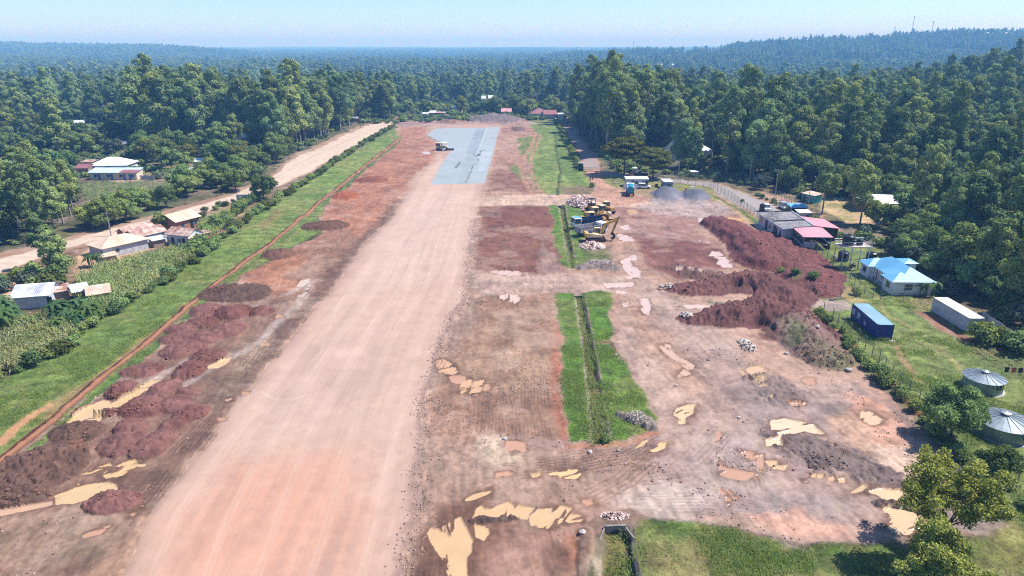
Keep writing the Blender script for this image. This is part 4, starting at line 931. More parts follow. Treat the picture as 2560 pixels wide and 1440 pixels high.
def crown(puffs, dens, size, rng, lm, name='crown', jit=.42, inner=.6, droop=0.0, asp=1.0):
    Vs = []; Ts = []
    for (cx, cy, cz, r, rz) in puffs:
        k = max(12, int(dens * r * r))
        d = rng.normal(size=(k, 3)); d /= np.linalg.norm(d, axis=1, keepdims=True)
        d[:, 2] = np.where((d[:, 2] < -.25) & (rng.random(k) < .6), -d[:, 2], d[:, 2])
        rad = 1 - (1 - inner) * rng.random(k) ** 2 + .12 * rng.normal(size=k)
        P = np.stack([cx + d[:, 0] * r * rad, cy + d[:, 1] * r * rad, cz + d[:, 2] * rz * rad - droop * r * (1 - np.abs(d[:, 2])) ** 2], 1)
        Nn = d + jit * rng.normal(size=(k, 3)); Nn[:, 2] += .15
        V, Fq = leaf_quads(P, Nn, size, rng, asp); Vs.append(V)
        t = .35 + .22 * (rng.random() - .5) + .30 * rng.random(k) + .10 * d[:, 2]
        Ts.append(np.repeat(t, 4))
    V = np.concatenate(Vs); T = np.clip(np.concatenate(Ts), 0, 1); Fq = np.arange(len(V)).reshape(-1, 4)
    me = new_mesh(name, V, Fq, lm)
    a = me.attributes.new('tint', 'FLOAT', 'POINT'); a.data.foreach_set('value', T.astype(np.float32))
    return me
def limb_mesh(name, segs, m, n=6):
    b = MB()
    for (p, q, r0, r1) in segs: b.tube(p, q, r0, r1, n, cap=False)
    me = bpy.data.meshes.new(name); me.from_pydata(b.v, [], b.f); me.update(); me.materials.append(m)
    for p in me.polygons: p.use_smooth = True
    return me
def gum(seed, h, spread, clear=.34, npuff=26, dens=84, size=.46, lm=None, top=1.0):
    """tall gum tree: bare pale trunk, billowing upright crown"""
    r = np.random.default_rng(seed); lm = lm or LEAF
    bend = r.normal(size=2) * .5
    def ax(t): return (bend[0] * t * t, bend[1] * t * t, h * t)
    segs = []
    ts = np.linspace(0, .95, 6)
    for a, b in zip(ts[:-1], ts[1:]): segs.append((ax(a), ax(b), .34 * (1 - a) * h / 22 + .04, .34 * (1 - b) * h / 22 + .04))
    puffs = []
    for i in range(npuff):
        t = clear + (1 - clear) * (i + .5) / npuff
        env = spread * (math.sin(math.pi * min(1, (t - clear) / (1 - clear) * .84 + .13)) ** .75) * (top if t > .8 else 1)
        an = i * 2.4 + r.normal() * .4; rr = env * (.35 + .62 * r.random())
        pr = spread * (.30 + .26 * r.random()) * (1.1 - .4 * (t - clear) / (1 - clear))
        c = ax(t); p = (c[0] + rr * math.cos(an), c[1] + rr * math.sin(an), h * t + r.normal() * .4)
        puffs.append((*p, pr, pr * (.75 + .4 * r.random())))
        b0 = ax(max(clear * .7, t - .10 - .05 * r.random())); segs.append((b0, (p[0], p[1], p[2] - pr * .3), .09, .03))
    return limb_mesh('trunk', segs, BARK), crown(puffs, dens, size, r, lm)
def broad(seed, h, spread, npuff=22, dens=75, size=.42, lm=None, clear=.22, flat=.7, bark=None, open_=0.0, trunk_r=.22):
    r = np.random.default_rng(seed); lm = lm or LEAF2; segs = []
    zc0 = h * (clear + (1 - clear) * .42)
    segs.append(((0, 0, 0), (r.normal() * .1, r.normal() * .1, h * clear), trunk_r, trunk_r * .75))
    puffs = []
    for i in range(npuff):
        u = (i + .5) / npuff; ph = math.acos(1 - 1.55 * u); an = i * 2.4 + r.normal() * .3
        q = (1 if i % 3 else .55)
        x = spread * math.sin(ph) * math.cos(an) * q * .8; y = spread * math.sin(ph) * math.sin(an) * q * .8
        z = zc0 + (h - zc0) * math.cos(ph) * q * .85 - .1 * h * (r.random() - .5)
        pr = spread * (.27 + .15 * r.random()); puffs.append((x, y, z, pr, pr * flat))
        segs.append(((0, 0, h * clear * (.7 + .3 * r.random())), (x * .5, y * .5, (z + h * clear) * .48), trunk_r * .42, trunk_r * .26))
        segs.append(((x * .5, y * .5, (z + h * clear) * .48), (x, y, z), trunk_r * .26, .02))
    return limb_mesh('trunk', segs, bark or BARK2), crown(puffs, dens, size, r, lm, inner=.45 if open_ else .6)
def shrub(seed, h, spread, npuff=9, dens=90, size=.3, lm=None):
    r = np.random.default_rng(seed); lm = lm or LEAF2; puffs = []; segs = []
    for i in range(npuff):
        an = i * 2.4; q = math.sqrt((i + .3) / npuff) * spread * .6
        x, y = q * math.cos(an), q * math.sin(an); pr = spread * (.36 + .2 * r.random()); z = h * (.35 + .35 * r.random()) * (1.1 - q / spread * .5)
        puffs.append((x, y, z, pr, min(pr, h * .45))); segs.append(((x * .2, y * .2, 0), (x, y, z), .06, .02))
    return limb_mesh('stem', segs, BARK2), crown(puffs, dens, size, r, lm, 'foliage')
def umbrella_tree(seed, h, spread, lm):
    """layered, flat-topped crown"""
    r = np.random.default_rng(seed); puffs = []; segs = [((0, 0, 0), (0, 0, h * .45), .28, .2)]
    for lay, (z, s) in enumerate(((.52, .85), (.68, 1.0), (.84, .75), (.96, .4))):
        k = int(11 * s) + 2
        for i in range(k):
            an = i * 6.283 / k + lay; q = spread * s * (.55 + .4 * r.random())
            x, y = q * math.cos(an), q * math.sin(an); zz = h * z + .5 * r.normal() * .6 + q * .12
            puffs.append((x, y, zz, spread * .24, spread * .09)); segs.append(((0, 0, h * (z - .12)), (x, y, zz - .2), .07, .02))
            puffs.append((x * .5, y * .5, zz - .3, spread * .22, spread * .08))
    return limb_mesh('trunk', segs, BARK2), crown(puffs, 95, .36, r, lm)
def blade_mesh(name, blades, m, seed, seg=4):
    """arched strips: (x, y, z0, heading, length, rise, width, droop)"""
    V = []; Fq = []; T = []; r = np.random.default_rng(seed)
    for (x, y, z0, a, L, rise, w, dr) in blades:
        b = len(V); t_ = .3 + .5 * r.random()
        for k in range(seg + 1):
            u = k / seg; q = L * u; z = z0 + rise * u - dr * u * u; ww = w * (math.sin(math.pi * (.12 + .85 * u))) * .5
            cx, cy_ = x + math.cos(a) * q, y + math.sin(a) * q; px, py_ = -math.sin(a) * ww, math.cos(a) * ww
            V += [(cx - px, cy_ - py_, z), (cx + px, cy_ + py_, z)]; T += [t_, t_]
        for k in range(seg): Fq.append((b + 2 * k, b + 2 * k + 1, b + 2 * k + 3, b + 2 * k + 2))
    me = new_mesh(name, np.array(V), np.array(Fq), m)
    at = me.attributes.new('tint', 'FLOAT', 'POINT'); at.data.foreach_set('value', np.array(T, np.float32)); return me
def banana(seed):
    r = np.random.default_rng(seed); bl = []; segs = []
    for s in range(4):
        x, y = r.normal() * .8, r.normal() * .8; hh = 2.2 + r.random() * 1.4; segs.append(((x, y, 0), (x, y, hh), .14, .09))
        for i in range(8): bl.append((x, y, hh - .2, i * .785 + r.normal() * .2, 1.6 + r.random() * .7, 1.5 + r.random() * .8, .62, 2.0 + r.random()))
    return limb_mesh('stem', segs, mat('banana_stem', (.16, .19, .08), .8)), blade_mesh('foliage', bl, LEAF4, seed)
def maize_mesh(seed, lm, h=2.0):
    r = np.random.default_rng(seed); bl = []
    for s in range(7):
        x, y = r.uniform(-.8, .8), r.uniform(-.8, .8)
        for i in range(7): bl.append((x, y, h * (.25 + .1 * i), r.random() * 6.28, .55 + .3 * r.random(), .55, .13, .8))
        bl.append((x, y, h * .85, r.random() * 6.28, .18, .55, .12, 0)); bl.append((x, y, 0, 0, .02, h, .07, 0))
    return blade_mesh('maize', bl, lm, seed, 3)
def tuft_mesh(seed, lm, h=.35, n=22, s=.35):
    r = np.random.default_rng(seed)
    return blade_mesh('tuft', [(r.normal() * s, r.normal() * s, 0, r.random() * 6.28, .12 + .15 * r.random(), h * (.6 + .8 * r.random()), .07, .1) for _ in range(n)], lm, seed, 2)
# prototypes: (trunk mesh, crown mesh)
GUMS = [gum(1, 27, 5.4, .32, 21), gum(2, 31, 4.6, .36, 22), gum(3, 21, 5.0, .36, 16), gum(4, 25, 6.2, .28, 24), gum(5, 19, 4.0, .44, 14), gum(6, 29, 4.2, .44, 18), gum(7, 22, 5.8, .26, 19), gum(8, 16, 4.4, .34, 14)]
BROADS = [broad(11, 10, 5.2), broad(12, 8, 4.2), broad(13, 12, 5.5, 26), broad(14, 7, 3.8, lm=LEAF7), broad(15, 9, 4.6, lm=LEAF3, clear=.3)]
SHRUBS = [shrub(21, 3.0, 2.2), shrub(22, 2.2, 1.8), shrub(23, 3.6, 2.0), shrub(24, 2.6, 2.4, lm=LEAF3), shrub(25, 2.4, 1.9, lm=LEAF7)]
BANANAS = [banana(31), banana(32)]
# ------------------------------------------------------------------ placing
def put(proto, name, loc, scale, rot, label, cat, group=None, sz=None, parts=('trunk', 'crown')):
    t = thing(name, label, cat, loc, rot, group); t.scale = (scale, scale, sz or scale)
    for pn, me in zip(parts, proto): link(pn, me, t)
    return t
def proto_objects(meshes, name):
    """unlinked collection of source shapes for the scattered masses"""
    col_ = bpy.data.collections.new(name)
    for i, me in enumerate(meshes):
        o = bpy.data.objects.new('%s_%02d' % (name, i), me); col_.objects.link(o)
    return col_
def joined(pairs, name):
    """several trees merged in one shape: list of (trunk, crown, x, y, scale, rot)"""
    Vs = []; Fs = []; Ts = []; Mi = []; mats = []; base = 0
    for (tk, cr, x, y, s, a) in pairs:
        for me in (tk, cr):
            if me is None: continue
            nv = len(me.vertices); v = np.empty(nv * 3, np.float32); me.vertices.foreach_get('co', v); v = v.reshape(-1, 3) * s
            ca, sa = math.cos(a), math.sin(a); v = np.stack([v[:, 0] * ca - v[:, 1] * sa + x, v[:, 0] * sa + v[:, 1] * ca + y, v[:, 2]], 1)
            f = np.array([p.vertices[:] for p in me.polygons if len(p.vertices) == 4]); Vs.append(v); Fs.append(f + base); base += nv
            if 'tint' in me.attributes:
                t = np.empty(nv, np.float32); me.attributes['tint'].data.foreach_get('value', t)
            else: t = np.zeros(nv, np.float32)
            Ts.append(t); m = me.materials[0]
            if m not in mats: mats.append(m)
            Mi.append(np.full(len(f), mats.index(m), np.int32))
    me = new_mesh(name, np.concatenate(Vs), np.concatenate(Fs))
    for m in mats: me.materials.append(m)
    me.polygons.foreach_set('material_index', np.concatenate(Mi))
    at = me.attributes.new('tint', 'FLOAT', 'POINT'); at.data.foreach_set('value', np.concatenate(Ts)); return me
def scatter(name, pts, scl, rot, idx, collection, label=None, cat=None):
    """ONE object covered with instances: ground cover, crops and the uncountable wood"""
    me = bpy.data.meshes.new(name); me.vertices.add(len(pts)); me.vertices.foreach_set('co', np.asarray(pts, np.float32).ravel())
    for nm, ty, dv in (('scl', 'FLOAT', scl), ('rot', 'FLOAT', rot), ('idx', 'INT', idx)):
        a = me.attributes.new(nm, ty, 'POINT'); a.data.foreach_set('value', np.asarray(dv, np.float32 if ty == 'FLOAT' else np.int32))
    o = link(name, me)
    g = bpy.data.node_groups.new(name + '_nodes', 'GeometryNodeTree')
    g.interface.new_socket('Geometry', in_out='INPUT', socket_type='NodeSocketGeometry'); g.interface.new_socket('Geometry', in_out='OUTPUT', socket_type='NodeSocketGeometry')
    n = g.nodes; l = g.links; gi = n.new('NodeGroupInput'); go = n.new('NodeGroupOutput')
    ip = n.new('GeometryNodeInstanceOnPoints'); ci = n.new('GeometryNodeCollectionInfo')
    ci.inputs['Collection'].default_value = collection; ci.inputs['Separate Children'].default_value = True; ci.inputs['Reset Children'].default_value = True
    def na(nm, ty):
        q = n.new('GeometryNodeInputNamedAttribute'); q.data_type = ty; q.inputs['Name'].default_value = nm; return q.outputs['Attribute']
    cb = n.new('ShaderNodeCombineXYZ'); l.new(na('rot', 'FLOAT'), cb.inputs[2])
    er = n.new('FunctionNodeEulerToRotation'); l.new(cb.outputs[0], er.inputs[0])
    l.new(gi.outputs[0], ip.inputs['Points']); l.new(ci.outputs[0], ip.inputs['Instance']); ip.inputs['Pick Instance'].default_value = True
    l.new(na('idx', 'INT'), ip.inputs['Instance Index']); l.new(er.outputs[0], ip.inputs['Rotation']); l.new(na('scl', 'FLOAT'), ip.inputs['Scale'])
    l.new(ip.outputs[0], go.inputs[0])
    md = o.modifiers.new('scatter', 'NODES'); md.node_group = g
    return tag(o, label, cat, None, 'stuff')
# ------------------------------------------------------------------ the woods
r_ = np.random.default_rng(77)
def inpoly(P, x, y): return sdf(P, x, y) > 0
def jgrid(x0, x1, y0, y1, s, jit=.42):
    gx, gy = np.meshgrid(np.arange(x0, x1, s), np.arange(y0, y1, s)); gx = gx.ravel(); gy = gy.ravel()
    return gx + r_.uniform(-jit, jit, gx.size) * s, gy + r_.uniform(-jit, jit, gx.size) * s
def seen(x, y, m=.80): 
    z = y * math.cos(PITCH) + CAM_H * math.sin(PITCH); return (np.abs(x) < z * m) & (y > 40)
# where tall gums stand, by photo outline of their feet: (outline, spacing, min scale, max scale, label key)
GUMZ = [
 ([(-260,560),(0,505),(100,480),(190,500),(215,560),(150,595),(60,615),(0,640),(-260,700)], 6.5, .46, .66, 'nearleft'),
 ([(330,330),(420,318),(520,318),(560,330),(560,350),(470,365),(350,370)], 7.0, 1.02, 1.28, 'bigleft'),
 ([(560,352),(700,335),(780,318),(860,312),(862,322),(800,352),(745,374),(690,392),(600,372)], 6.5, .92, 1.12, 'roadleft'),
 ([(840,300),(900,292),(985,290),(990,298),(925,304),(862,320)], 7.0, .8, 1.0, 'endleft'),
 ([(1428,300),(1500,292),(1640,300),(1660,330),(1640,372),(1560,390),(1510,395),(1490,372),(1462,335)], 7.0, .95, 1.22, 'gateright'),
 ([(1640,330),(1800,330),(2000,350),(2100,400),(2080,460),(1990,470),(1900,455),(1780,432),(1720,420),(1660,400)], 8.4, .58, 1.08, 'midright'),
 ([(2000,350),(2300,380),(2560,470),(2800,600),(2900,900),(2560,812),(2450,740),(2380,680),(2330,640),(2230,560),(2240,520),(2150,478),(2090,462)], 8.4, .42, .86, 'nearright'),
]
TREES = []
def pix(x, y, z=0.0):
    dy, dz = y, z - CAM_H; zc__ = dy * math.cos(PITCH) - dz * math.sin(PITCH); yc = dy * math.sin(PITCH) + dz * math.cos(PITCH)
    return 1280 + FPX * x / zc__, 720 - FPX * yc / zc__
OPEN = [(1655, 388, 1800, 446), (2115, 522, 2262, 640), (1985, 446, 2045, 486), (215, 425, 350, 475), (500, 355, 640, 400), (436, 425, 505, 470), (480, 408, 534, 440), (140, 345, 180, 372), (290, 362, 325, 392), (1985, 480, 2060, 530), (1890, 480, 2110, 600)]
def opened(x, y):
    a, b = pix(x, y); return any(q[0] < a < q[2] and q[1] < b < q[3] for q in OPEN)
for poly, s, a, b, key in GUMZ:
    P = UN(poly); x, y = jgrid(P[:, 0].min(), P[:, 0].max(), P[:, 1].min(), P[:, 1].max(), s)
    k = inpoly(P, x, y) & seen(x, y); x = x[k]; y = y[k]
    for xx, yy in zip(x, y):
        if not opened(xx, yy): TREES.append((xx, yy, r_.uniform(a, b), key))
# trees chosen one by one from the photo: foot pixel, kind index, scale, label
HERO = [
 (150,700,'g',7,.62,'round dark gum tree standing alone before the near left houses'),
 (118,672,'g',4,.58,'light green gum tree just behind the round one near the left houses'),
 (390,350,'g',1,1.25,'tallest gum tree of the left stand, rising above all others'),
 (455,352,'g',3,1.1,'broad gum tree right of the tallest one on the left'),
 (1668,345,'g',3,1.25,'tallest gum tree right of the access road'),
 (1915,430,'g',0,1.22,'tall pointed gum tree standing in front of the middle right wood'),
 (2150,560,'g',2,.72,'slim gum tree above the pale farmhouse roof on the right'),
 (2055,535,'g',4,.75,'slim gum tree beside the turquoise kiosk'),
]
for px, py, k, i, s, lb in HERO:
    x, y = U(px, py); put(GUMS[i], 'gum_tree', (x, y, ground_z(x, y)), s, r_.random() * 6, lb, 'gum tree')
GL = {'nearleft': ('gum tree in the thin trunked stand by the dirt road at the left edge', 'gum trees at the near left'),
 'bigleft': ('gum tree in the tall dark stand behind the left village', 'gum trees of the tall left stand'),
 'roadleft': ('gum tree in the long row along the bend of the dirt road', 'gum trees along the dirt road'),
 'endleft': ('gum tree left of the far end of the runway', 'gum trees at the runway end'),
 'gateright': ('gum tree in the tall wood right of the gated access road', 'gum trees beside the access road'),
 'midright': ('gum tree in the dense wood behind the curved tarmac road', 'gum trees behind the curved road'),
 'nearright': ('gum tree in the near wood behind the blue roofed house', 'gum trees of the near right wood')}
TREES.sort(key=lambda t: math.hypot(t[0], t[1]) / t[2])
quota = {'nearleft': 26, 'bigleft': 26, 'roadleft': 34, 'endleft': 12, 'gateright': 42, 'midright': 58, 'nearright': 92}
rest = []
for (x, y, s, key) in TREES:
    if quota[key] > 0:
        quota[key] -= 1; i = int(r_.integers(0, 8))
        put(GUMS[i], 'gum_tree', (x, y, Hs(x, y) - .1), s, r_.random() * 6.28, GL[key][0], 'gum tree', GL[key][1], sz=s * r_.uniform(.9, 1.1))
    else: rest.append((x, y, s))
# broadleaf trees and shrubs of the villages: foot pixel outline, count, kind, scales, label, group
def sprinkle(poly, n, protos, a, b, name, label, cat, group, parts=('trunk', 'crown'), md=2.0):
    P = UN(poly); done = []; g = 0
    while len(done) < n and g < n * 60:
        g += 1; x = r_.uniform(P[:, 0].min(), P[:, 0].max()); y = r_.uniform(P[:, 1].min(), P[:, 1].max())
        if not inpoly(P, np.array([x]), np.array([y]))[0]: continue
        if opened(x, y): continue
        if any((x - q[0]) ** 2 + (y - q[1]) ** 2 < md * md for q in done): continue
        done.append((x, y)); put(protos[int(r_.integers(0, len(protos)))], name, (x, y, ground_z(x, y) - .05), r_.uniform(a, b), r_.random() * 6.28, label, cat, group, parts=parts)
def line_of(line, step, protos, a, b, name, label, cat, group, parts=('stem', 'foliage'), jit=.5):
    P = UN(line); L = 0; k = 0
    seg = np.hypot(*(np.diff(P, axis=0).T)); tot = seg.sum(); d = 0; acc = np.concatenate([[0], np.cumsum(seg)])
    while d < tot:
        x = np.interp(d, acc, P[:, 0]) + r_.normal() * jit; y = np.interp(d, acc, P[:, 1]) + r_.normal() * jit
        s = r_.uniform(a, b); put(protos[int(r_.integers(0, len(protos)))], name, (x, y, ground_z(x, y) - .05), s, r_.random() * 6.28, label, cat, group, parts=parts)
        d += step * (.7 + .6 * r_.random()) * (1 + d / tot * .0)
sprinkle([(440,500),(560,470),(640,450),(655,440),(560,440),(470,470)], 16, BROADS[:3], .55, .8, 'roadside_tree', 'bushy dark tree on the far side of the dirt road', 'tree', 'trees on the far side of the dirt road', md=3)
sprinkle([(215,590),(330,555),(440,525),(430,508),(330,515),(215,560)], 14, BROADS[:3], .45, .65, 'roadside_tree', 'dark tree between the green field and the dirt road', 'tree', 'trees between field and dirt road', md=3)
sprinkle([(0,420),(200,420),(200,330),(0,300)], 26, BROADS, .7, 1.1, 'village_tree', 'round tree at the left edge behind the near stand', 'tree', 'village trees at the left edge', md=5)
sprinkle([(350,435),(560,420),(620,400),(560,372),(350,378)], 22, BROADS, .7, 1.05, 'village_tree', 'round tree between the white roofed houses of the left village', 'tree', 'trees of the left village', md=5)
sprinkle([(560,420),(640,440),(735,395),(700,372),(600,385)], 14, BROADS, .6, .95, 'village_tree', 'bright bushy tree where the dirt road bends past the village', 'tree', 'trees at the bend', md=4)
sprinkle([(120,392),(330,392),(330,345),(120,340)], 16, BROADS, .7, 1.0, 'village_tree', 'tree in the gardens behind the white hipped roof', 'tree', 'garden trees behind the white roof', md=5)
sprinkle([(0,700),(70,690),(140,700),(150,735),(60,740),(0,730)], 8, SHRUBS, .9, 1.5, 'garden_shrub', 'shrub beside the path above the near left houses', 'shrub', 'shrubs above the near left houses', ('stem', 'foliage'), md=2.5)
sprinkle([(900,296),(1000,282),(1090,280),(1090,288),(985,294),(930,301)], 10, BROADS[:3], .7, 1.1, 'village_tree', 'dark tree beside the huts beyond the runway end', 'tree', 'trees by the far huts', md=5)
sprinkle([(1080,284),(1300,276),(1420,284),(1400,292),(1200,284)], 26, BROADS[:3] + SHRUBS[:2], .6, 1.0, 'village_tree', 'low tree in the line beyond the far gravel bank', 'tree', 'trees beyond the far bank', md=5)
sprinkle([(1880,472),(2010,490),(2220,515),(2250,560),(2230,600),(2300,640),(2420,720),(2560,830),(2560,780),(2400,640),(2260,520),(2100,470),(1950,455)], 46, BROADS[:4], .5, .9, 'wood_edge_tree', 'low dark tree at the edge of the near right wood', 'tree', 'low trees at the edge of the right wood', md=5)
sprinkle([(2190,590),(2300,600),(2360,650),(2330,690),(2240,650),(2170,610)], 14, BROADS[:4], .45, .75, 'wood_edge_tree', 'bushy tree between the water tower and the wood', 'tree', 'bushy trees behind the water tower', md=3.5)
sprinkle([(2430,850),(2500,875),(2560,905),(2560,880),(2480,850)], 6, SHRUBS, .8, 1.2, 'garden_shrub', 'weedy shrub near the corrugated fence', 'shrub', 'shrubs near the corrugated fence', ('stem', 'foliage'), md=2)
for px, py, k, s, lb in ((2280,640,BROADS[3],.85,'pale leafed spreading tree with bare trunks right of the water tower'),(2190,568,BROADS[1],.8,'round dark bush tree right of the pink roofs'),(410,575,BROADS[1],.55,'dark tree leaning over the brick farmhouse roof'),(590,478,BROADS[0],.7,'dark thorny tree on the road edge above the metal sheet'),(660,500,BROADS[0],.75,'round tree in the hedge at the bend of the grass verge'),(1240,285,BROADS[2],.9,'single round dark tree beyond the grey spoil bank'),(1290,284,BROADS[2],1.0,'larger round tree beyond the right end of the spoil bank'),(660,345,BROADS[4],1.1,'light green feathery tree beyond the dirt road bend')):
    x, y = U(px, py); put(k, 'leafy_tree', (x, y, ground_z(x, y) - .05), s, 1.0, lb, 'tree')
UM = [umbrella_tree(41, 11, 6.5, LEAF3), umbrella_tree(42, 9, 6.0, LEAF3)]
x, y = U(1560, 436); put(UM[0], 'umbrella_tree', (x, y, 0), 1.15, 0, 'large flat topped yellowish tree left of the white site cabin', 'tree')
x, y = U(1632, 447); put(UM[1], 'umbrella_tree', (x, y, 0), 1.1, 1, 'smaller flat topped yellowish tree behind the white site cabin', 'tree')
# hedge of shrubs between the verge and the farms
HEDGE = [(985,316),(900,364),(800,434),(700,500),(640,534),(558,598),(488,652),(428,692),(338,752),(228,812),(196,852),(98,908),(48,932),(-20,966)]
line_of(HEDGE, 2.5, SHRUBS[:4], .45, .85, 'hedge_shrub', 'leafy shrub in the long boundary hedge left of the green verge', 'shrub', 'shrubs of the left boundary hedge')
line_of([(480,640),(500,600),(560,560),(640,500)], 2.4, SHRUBS[:3], .7, 1.2, 'hedge_shrub', 'shrub in the garden corner below the brick farmhouse', 'shrub', 'garden shrubs below the brick farmhouse')
line_of([(500,545),(520,530),(560,515),(600,505)], 2.8, SHRUBS, .5, .8, 'roadside_shrub', 'small shrub on the near edge of the dirt road', 'shrub', 'small shrubs along the dirt road')
line_of([(1392,308),(1412,345),(1430,385),(1448,425)], 3.2, SHRUBS[:3], .5, .8, 'hedge_shrub', 'shrub in the thin hedge between grass strip and access road', 'shrub', 'shrubs left of the access road')
line_of([(1048,296),(1100,290),(1180,284),(1400,288)], 6, SHRUBS[:3], .6, .9, 'hedge_shrub', 'shrub in the hedge closing the far end of the site', 'shrub', 'shrubs at the far end')
line_of([(2052,796),(2110,850),(2200,935),(2290,1032)], 1.9, SHRUBS[:3], .4, .75, 'fence_shrub', 'shrub growing through the post fence right of the works', 'shrub', 'shrubs along the right fence')
line_of([(2290,1020),(2340,1090),(2440,1175),(2540,1250),(2600,1300)], 2.2, SHRUBS[:3], .35, .6, 'fence_shrub', 'shrub under the fence at the lower right corner', 'shrub', 'shrubs at the lower right fence')
line_of([(1885,488),(1930,506),(1980,530)], 2.2, SHRUBS[:3], .35, .5, 'roadside_shrub', 'clipped shrub along the outer edge of the tarmac road', 'shrub', 'shrubs along the tarmac road')
line_of([(1700,440),(1780,448),(1860,466)], 3, SHRUBS[:3], .4, .6, 'roadside_shrub', 'dark shrub on the wood side of the curved tarmac road', 'shrub', 'dark shrubs along the curved road')
line_of([(2020,552),(2070,580),(2130,618)], 3.4, SHRUBS[:3], .6, .9, 'roadside_shrub', 'dark shrub behind the pink roofs', 'shrub', 'shrubs behind the pink roofs')
for px, py, s in ((2140,738,.5),(1950,668+20,.4),(2030,716,.6),(1985,705,.5),(1480,468,.5),(1512,1105,.32),(2340,735,.5),(1855,505,.3)):
    x, y = U(px, py); put(SHRUBS[0], 'lone_shrub', (x, y, ground_z(x, y)), s, px, {2140: 'shrub in the fence corner left of the blue roofed house', 1950: 'tiny shrub on the red bank', 2030: 'shrub where the red bank meets the fence corner', 1985: 'small shrub on the foot of the long red bank', 1480: 'dark shrub in the grass before the first track', 1512: 'dark shrub in the near end of the lower drain', 2340: 'shrub at the right end of the blue roofed house', 1855: 'low bush on the road fence corner'}[px], 'shrub', parts=('stem', 'foliage'))
# bananas
sprinkle([(120,800),(215,790),(250,800),(200,830),(130,830)], 8, BANANAS, .7, 1.0, 'banana_plant', 'banana plant in front of the small rusty shed', 'banana plant', 'banana plants by the near sheds', ('stem', 'foliage'), md=2.2)
sprinkle([(-60,810),(30,790),(40,820),(-40,860)], 6, BANANAS, .9, 1.2, 'banana_plant', 'banana plant at the left edge below the patched roof', 'banana plant', 'banana plants at the left edge', ('stem', 'foliage'), md=2.2)
sprinkle([(90,425),(190,420),(200,400),(100,395)], 8, BANANAS, 1.1, 1.5, 'banana_plant', 'banana plant left of the white roofed house', 'banana plant', 'banana plants by the white roof', ('stem', 'foliage'), md=3)
sprinkle([(520,370),(560,368),(560,356),(520,356)], 4, BANANAS, 1.2, 1.6, 'banana_plant', 'banana plant among the trees of the left village', 'banana plant', 'banana plants in the left village', ('stem', 'foliage'), md=3)
for px, py, s, lb in ((2318,742,.8,'banana plant at the far end of the pale container'), (232,668,.8,'banana plant left of the hipped tin roof')):
    x, y = U(px, py); put(BANANAS[0], 'banana_plant', (x, y, 0), s, 0, lb, 'banana plant', parts=('stem', 'foliage'))
# crops: uncountable
MZ = proto_objects([maize_mesh(51, LEAF5), maize_mesh(52, LEAF5), maize_mesh(53, LEAF8)], 'maize_source')
def crop(name, poly, s, a, b, ids, label):
    P = UN(poly); x, y = jgrid(P[:, 0].min(), P[:, 0].max(), P[:, 1].min(), P[:, 1].max(), s, .3)
    k = inpoly(P, x, y); x = x[k]; y = y[k]
    scatter(name, np.stack([x, y, H(x, y)], 1), r_.uniform(a, b, len(x)), r_.uniform(0, 6.28, len(x)), r_.choice(ids, len(x)), MZ, label, 'crop')
crop('maize_field', [(205,700),(250,680),(300,665),(400,640),(470,625),(500,632),(480,648),(425,686),(335,742),(225,800),(210,760)], 1.05, .8, 1.15, [0, 1, 0, 1, 2], 'dense green maize field beside the tin roofed farmhouse')
crop('maize_field', [(0,850),(40,810),(110,810),(190,815),(215,820),(190,845),(96,898),(40,925),(-60,965),(-120,960),(-80,880)], 1.05, .8, 1.15, [2, 2, 0], 'yellowish maize field at the left edge below the banana plants')
crop('bean_field', [(205,462),(345,452),(470,462),(440,495),(330,515),(215,508)], 1.5, .3, .45, [0, 1], 'low green crop field in front of the cream row house')
crop('bean_field', [(500,560),(560,545),(590,545),(560,575),(520,600),(500,620)], 1.1, .7, 1.0, [0, 1], 'small maize patch right of the brick farmhouse')
crop('vegetable_patch', [(2240,745),(2330,752),(2322,772),(2270,770)], .8, .15, .25, [0, 1], 'small vegetable patch between blue roofed house and pale container')
crop('vegetable_patch', [(2400,860),(2470,868),(2560,905),(2600,960),(2540,935),(2460,898)], .9, .15, .28, [0, 1, 1], 'weedy vegetable patch by the corrugated fence')
# mid distance trees between the named stands, then the far forest
x, y = jgrid(-520, 620, 230, 760, 10.5)
site = UN([(985,300),(1390,296),(1470,300),(1520,430),(1900,440),(2000,480),(2260,520),(2440,640),(2700,860),(2700,1300),(-300,1300),(-300,640),(200,560),(640,440),(860,320)])
k = ~inpoly(site, x, y) & seen(x, y)
near_vil = (x < -60) & (y < 400); k &= ~(near_vil & (r_.random(x.size) < .90)); k &= ~((~near_vil) & (fbm(x, y, 70, 3, 6) > .55))
k &= ~((x > -120) & (x < 60) & (y < 560))
for hp, hw in (((470,338),60),((2200,540),26),((270,440),34),((1700,400),22)): 
    hx, hy = U(*hp); k &= ~((np.hypot(x - hx, y - hy) < hw) & (r_.random(x.size) < .8))
mid = [(a, b, r_.uniform(.55, 1.0)) for a, b in zip(x[k], y[k])] + rest
x, y = jgrid(-1000, 1100, 20, 800, 11.5); zq = np.maximum(y, 1) * math.cos(PITCH) + CAM_H * math.sin(PITCH); k = (np.abs(x) > zq * .84) & (np.abs(x) < zq * 1.6 + 60) & (fbm(x, y, 60, 3, 2) < .3)
mid += [(a, b, r_.uniform(.45, .85)) for a, b in zip(x[k], y[k])]          # woods and gardens go on to both sides
mx = np.array([m[0] for m in mid]); my = np.array([m[1] for m in mid]); ms = np.array([m[2] for m in mid])
FG = [joined([(t, c, 0, 0, 1, 0)], 'far_tree') for t, c in GUMS[:6]] + [joined([(t, c, 0, 0, 1.1, 0)], 'far_tree') for t, c in BROADS[:3]]
